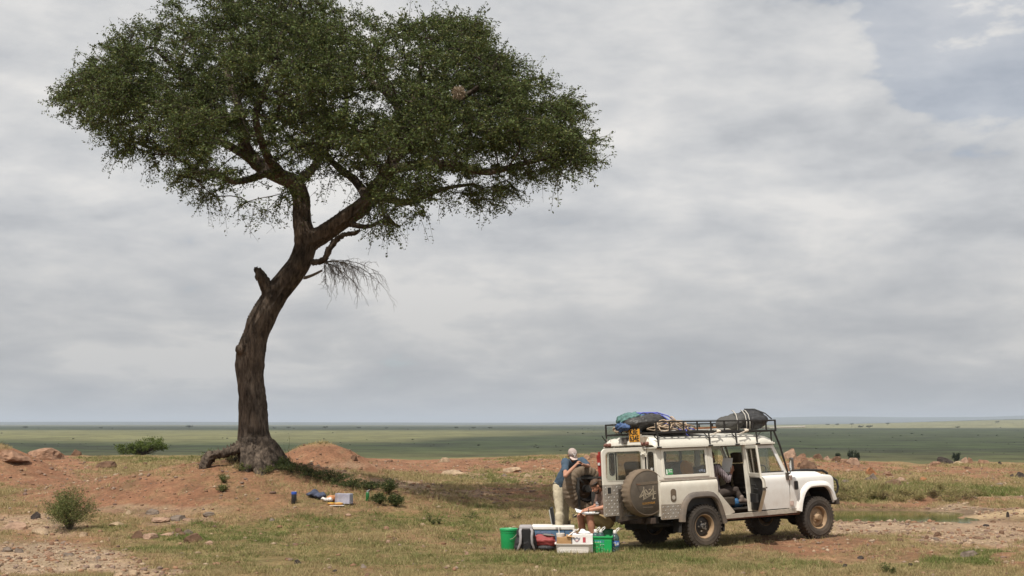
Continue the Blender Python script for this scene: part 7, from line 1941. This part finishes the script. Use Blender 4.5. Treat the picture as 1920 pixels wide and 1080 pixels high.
RL = [
 (78, 861, 80, 20, 'red', "largest rounded red boulder at the far left skyline", "boulders on the left"), (22, 862, 60, 16, 'red', "red boulder at the very left edge of the picture", "boulders on the left"),
 (143, 854, 20, 11, 'brown', "small dark brown boulder on the left skyline beside the red boulder", "boulders on the left"), (197, 877, 40, 12, 'brown', "flat dark brown slab in the left grass below the acacia", "boulders on the left"),
 (73, 887, 17, 5, 'red', "small flat red stone on the bare slope at left", "boulders on the left"), (236, 879, 9, 4, 'brown', None, None), (272, 871, 10, 4, 'brown', None, None),
 (67, 973, 20, 13, 'dark', "dark grey angular stone left of the thorny shrub", "stones in the left foreground"),
 (362, 1017, 34, 16, 'brown', "biggest red brown rock in the left foreground grass", "stones in the left foreground"), (352, 1002, 18, 9, 'grey', "grey stone just behind the biggest foreground rock", "stones in the left foreground"),
 (258, 1009, 26, 13, 'brown', "orange brown rock left of the low pinkish rock", "stones in the left foreground"), (283, 1009, 28, 9, 'pink', "low pinkish rock between two brown foreground rocks", "stones in the left foreground"),
 (312, 1004, 28, 5, 'pink', "thin flat pinkish ledge level with the grass", "stones in the left foreground"), (335, 998, 14, 7, 'brown', "small brown stone behind the flat pinkish ledge", "stones in the left foreground"), (342, 1004, 16, 7, 'brown', "brown stone left of the biggest foreground rock", "stones in the left foreground"),
 (392, 1020, 20, 5, 'pink', "flat pinkish stone right of the biggest foreground rock", "stones in the left foreground"),
 (287, 963, 26, 8, 'grey', "grey stone on the dirt halfway to the picnic", "stones in the left foreground"), (241, 964, 12, 7, 'pale', "small pale stone on the dirt right of the shrub", "stones in the left foreground"),
 (300, 977, 40, 7, 'pink', "low pink rock slab left part of the outcrop", "stones in the left foreground"), (330, 976, 34, 9, 'grey', "grey and pink rock in the middle of the low outcrop", "stones in the left foreground"), (352, 977, 20, 5, 'pink', "right end of the low pink outcrop", "stones in the left foreground"),
 (392, 967, 22, 7, 'grey', "dark grey flat stone right of the outcrop", "stones in the left foreground"), (218, 985, 28, 6, 'pale', "pale flat stone right of the thorny shrub", "stones in the left foreground"),
 (30, 992, 50, 13, 'pink', "broad pinkish outcrop at the left edge below the dark stone", "stones in the left foreground"), (78, 1000, 34, 9, 'pale', "pale broken rock left of the thorny shrub's foot", "stones in the left foreground"), (156, 1006, 16, 8, 'pale', "pale stone below the thorny shrub", "stones in the left foreground"),
 (14, 1034, 20, 8, 'grey', "grey stone low at the left edge", "stones in the left foreground"), (36, 1036, 18, 8, 'grey', "second grey stone low at the left edge", "stones in the left foreground"), (92, 1042, 18, 9, 'pink', "pink stone in the bottom left gravel", "stones in the left foreground"), (130, 1043, 22, 7, 'grey', "flat grey stone in the bottom left gravel", "stones in the left foreground"),
 (194, 1049, 16, 9, 'pale', "whitish stone at the edge of the bottom left gravel", "stones in the left foreground"), (184, 1049, 10, 6, 'grey', None, None), (262, 1056, 12, 7, 'brown', None, None), (225, 1080, 26, 10, 'pale', "pale orange rock cut by the bottom edge of the picture", "stones in the left foreground"), (250, 1082, 20, 12, 'pale', "tan rock at the bottom edge left of centre", "stones in the left foreground"), (66, 1078, 24, 8, 'pale', "pale rock low in the bottom left corner", "stones in the left foreground"),
 (834, 866, 23, 8, 'pale', "pale flat boulder alone on the skyline between tree and car", "boulders between tree and car"), (747, 861, 10, 4, 'dark', "dark stone on the skyline right of the red mound", "boulders between tree and car"), (730, 866, 12, 4, 'brown', None, None), (663, 862, 14, 7, 'brown', "brown stone at the foot of the red mound", "boulders between tree and car"),
 (952, 869, 10, 4, 'brown', None, None), (912, 878, 10, 4, 'brown', None, None), (1013, 897, 10, 6, 'brown', None, None), (850, 889, 46, 8, 'pale', "broad pale rock sheet in the red earth behind the gear", "boulders between tree and car"), (960, 884, 34, 8, 'pale', "pale rock sheet left of the leaning person", "boulders between tree and car"), (988, 895, 16, 7, 'pale', "pale stone behind the leaning person's back", "boulders between tree and car"), (945, 893, 10, 5, 'grey', None, None),
 (1100, 862, 16, 9, 'red', "red boulder just right of the leaning person's shoulder", "boulders between tree and car"), (1116, 858, 20, 9, 'red', "leaning red slab on the skyline between person and car", "boulders between tree and car"), (1128, 886, 10, 8, 'pale', "pale stone seen between person and car", "boulders between tree and car"), (1124, 872, 9, 5, 'pale', None, None),
 (1481, 862, 26, 20, 'pink', "tall pinkish boulder on the skyline touching the rack strut", sk), (1503, 864, 26, 13, 'red', "broad red boulder second from the strut on the skyline", sk), (1533, 862, 20, 11, 'brown', "brown pointed boulder third from the strut on the skyline", sk), (1519, 864, 16, 6, 'red', "low red stone between skyline boulders", sk),
 (1550, 863, 16, 8, 'pink', "pale pink boulder fourth from the strut on the skyline", sk), (1567, 866, 18, 10, 'brown', "split brown boulder below the round dark tree", sk), (1582, 867, 16, 6, 'red', "low red boulder left of the long slab", sk), (1600, 871, 26, 12, 'pink', "long slanting slab at the right end of the boulder row", sk),
 (1516, 882, 36, 19, 'brown', "big rounded boulder with shadowed foot above the bonnet", sk), (1499, 876, 9, 8, 'brown', None, None),
 (1634, 891, 26, 15, 'orange', "bright orange boulder on the slope right of the bonnet", "boulders on the right"), (1637, 900, 17, 12, 'grey', "grey boulder leaning under the orange one", "boulders on the right"), (1628, 901, 14, 6, 'grey', "flat grey stone at the foot of the orange boulder", "boulders on the right"), (1665, 891, 20, 7, 'red', "low red boulder right of the orange boulder", "boulders on the right"), (1590, 885, 12, 5, 'pink', "small pale stone on the red slope above the bonnet", "boulders on the right"),
 (1672, 912, 42, 13, 'brown', "dark flat ledge of rock in the grass above the pond", "boulders on the right"), (1690, 903, 24, 8, 'pink', "pinkish rock behind the dark ledge", "boulders on the right"), (1731, 902, 15, 7, 'orange', "small orange rock in the grass above the pond", "boulders on the right"), (1586, 906, 16, 6, 'grey', "grey stone in the grass beside the bull bar", "boulders on the right"),
 (1774, 869, 36, 12, 'dark', "dark overhanging ledge on the right skyline", "boulders on the right"), (1755, 871, 22, 6, 'red', "red slope rock left of the dark ledge", "boulders on the right"), (1772, 859, 30, 4, 'pink', "pale cap stone on the dark ledge", "boulders on the right"), (1808, 869, 16, 12, 'pink', "pale block right of the dark ledge", "boulders on the right"), (1819, 869, 10, 11, 'red', "upright red block at the end of the skyline ledge", "boulders on the right"), (1795, 870, 18, 5, 'pale', "low pale stone under the skyline blocks", "boulders on the right"),
 (1845, 870, 28, 8, 'red', "low red rock in front of the pale straw tufts", "boulders on the right"), (1875, 871, 9, 6, 'dark', None, None), (1896, 894, 13, 5, 'dark', "smaller of two dark stones at the right edge", "boulders on the right"), (1912, 896, 18, 11, 'dark', "larger of two dark stones at the right edge", "boulders on the right"), (1816, 879, 14, 4, 'brown', None, None), (1873, 909, 14, 4, 'grey', None, None), (1884, 908, 8, 4, 'pale', None, None),
 (1801, 973, 16, 4, 'red', "flat red stone on the pond's near right shore", "clods on the gravel"), (1758, 1006, 15, 8, 'brown', "brown stone in the middle of the right gravel", "clods on the gravel"), (1801, 1003, 8, 8, 'pink', "small upright pink stone on the right gravel", "clods on the gravel"), (1738, 1011, 12, 7, 'brown', "brown clod just left of the brown gravel stone", "clods on the gravel"), (1752, 1012, 14, 4, 'grey', "flat grey stone in front of the brown gravel stone", "clods on the gravel"),
 (1878, 1001, 10, 6, 'brown', "brown clod on the far right gravel", "clods on the gravel"), (1832, 1029, 10, 7, 'pale', "pale stone low on the right gravel", "clods on the gravel"), (1872, 1028, 14, 9, 'pink', "pinkish stone low at the right with a tan top", "clods on the gravel"), (1890, 970, 6, 10, 'dark', "small upright dark stump on the sandy bank", "clods on the gravel"), (1650, 1003, 9, 5, 'brown', "brown clod on the gravel right of the front wheel", "clods on the gravel"), (1687, 1015, 16, 6, 'brown', "brown clod where gravel meets grass", "clods on the gravel"),
 (1584, 1063, 11, 5, 'dark', "dark clod in the foreground grass below the front wheel", "clods on the gravel"), (1614, 1048, 14, 5, 'dark', "dark flat clod in the grass right of the front wheel", "clods on the gravel"), (1708, 1061, 11, 5, 'dark', "dark clod in the bottom right grass", "clods on the gravel"), (1820, 1042, 34, 9, 'grey', "flat grey rock in the bottom right grass", "clods on the gravel"), (1835, 1010, 26, 4, 'brown', None, None), (1862, 980, 10, 4, 'brown', None, None), (1848, 987, 12, 4, 'dark', None, None), (1900, 994, 10, 4, 'brown', None, None),
 (558, 1058, 13, 8, 'dark', "black dung clod in the centre foreground grass", "clods in the foreground grass"), (627, 1074, 10, 5, 'dark', "dark brown clod at the bottom centre", "clods in the foreground grass"), (688, 1080, 10, 5, 'brown', "brown clod cut by the bottom edge at centre", "clods in the foreground grass"), (682, 1064, 12, 6, 'grey', "grey stone in the centre foreground grass", "clods in the foreground grass"), (728, 1018, 9, 5, 'pink', "pink stone in the middle of the grass", "clods in the foreground grass"),
 (674, 1015, 6, 6, 'pale', "small pale stone with dark side in mid grass", "clods in the foreground grass"), (724, 993, 10, 6, 'red', "reddish stone in the green grass left of centre", "clods in the foreground grass"), (792, 985, 12, 4, 'pale', "pale flat stone near the three small weeds", "clods in the foreground grass"), (555, 1023, 14, 4, 'brown', "flat brown stone in the left of centre grass", "clods in the foreground grass"), (510, 977, 10, 5, 'grey', None, None), (540, 1050, 14, 4, 'brown', "thin brown clod left of the black clod", "clods in the foreground grass"), (653, 967, 12, 4, 'pink', None, None), (875, 1040, 8, 5, 'pink', None, None), (1006, 1067, 9, 5, 'pale', "left of two pale stones below the gear", "clods in the foreground grass"), (988, 1074, 10, 6, 'pale', "right hand lower pale stone below the gear", "clods in the foreground grass"), (730, 1076, 14, 4, 'brown', None, None),
]
for i, (px, py, wp, hp, kd, lab, grp) in enumerate(RL):
    if lab is None:
        lab, grp = ("small loose stone lying on the ground behind the car and tree", "small loose stones far back") if py < 930 else ("small loose stone lying in the nearer grass or gravel", "small loose stones near the front")
    rock(px, py, wp, hp, kd, lab, grp, 200 + i, 3 if wp > 12 else 2, .55 if hp > 5 else .4)
# ------------------------------------------------------------------ the air: far things fade to blue grey
def haze():
    mb = MB(); mb.box((0, 8000, 95), (70000, 70000, 222))
    m = bpy.data.materials.new("haze_air"); m.use_nodes = True
    N, L = m.node_tree.nodes, m.node_tree.links; N.clear()
    o_ = N.new('ShaderNodeOutputMaterial'); v = N.new('ShaderNodeVolumePrincipled')
    v.inputs['Color'].default_value = (.78, .87, 1.0, 1); v.inputs['Density'].default_value = 6.8e-5
    v.inputs['Anisotropy'].default_value = .1
    L.new(v.outputs[0], o_.inputs['Volume'])
    o = mb.build("haze", m)
    return tag(o, "thin pale blue haze over the distant plain", "haze", kind="stuff")
haze()
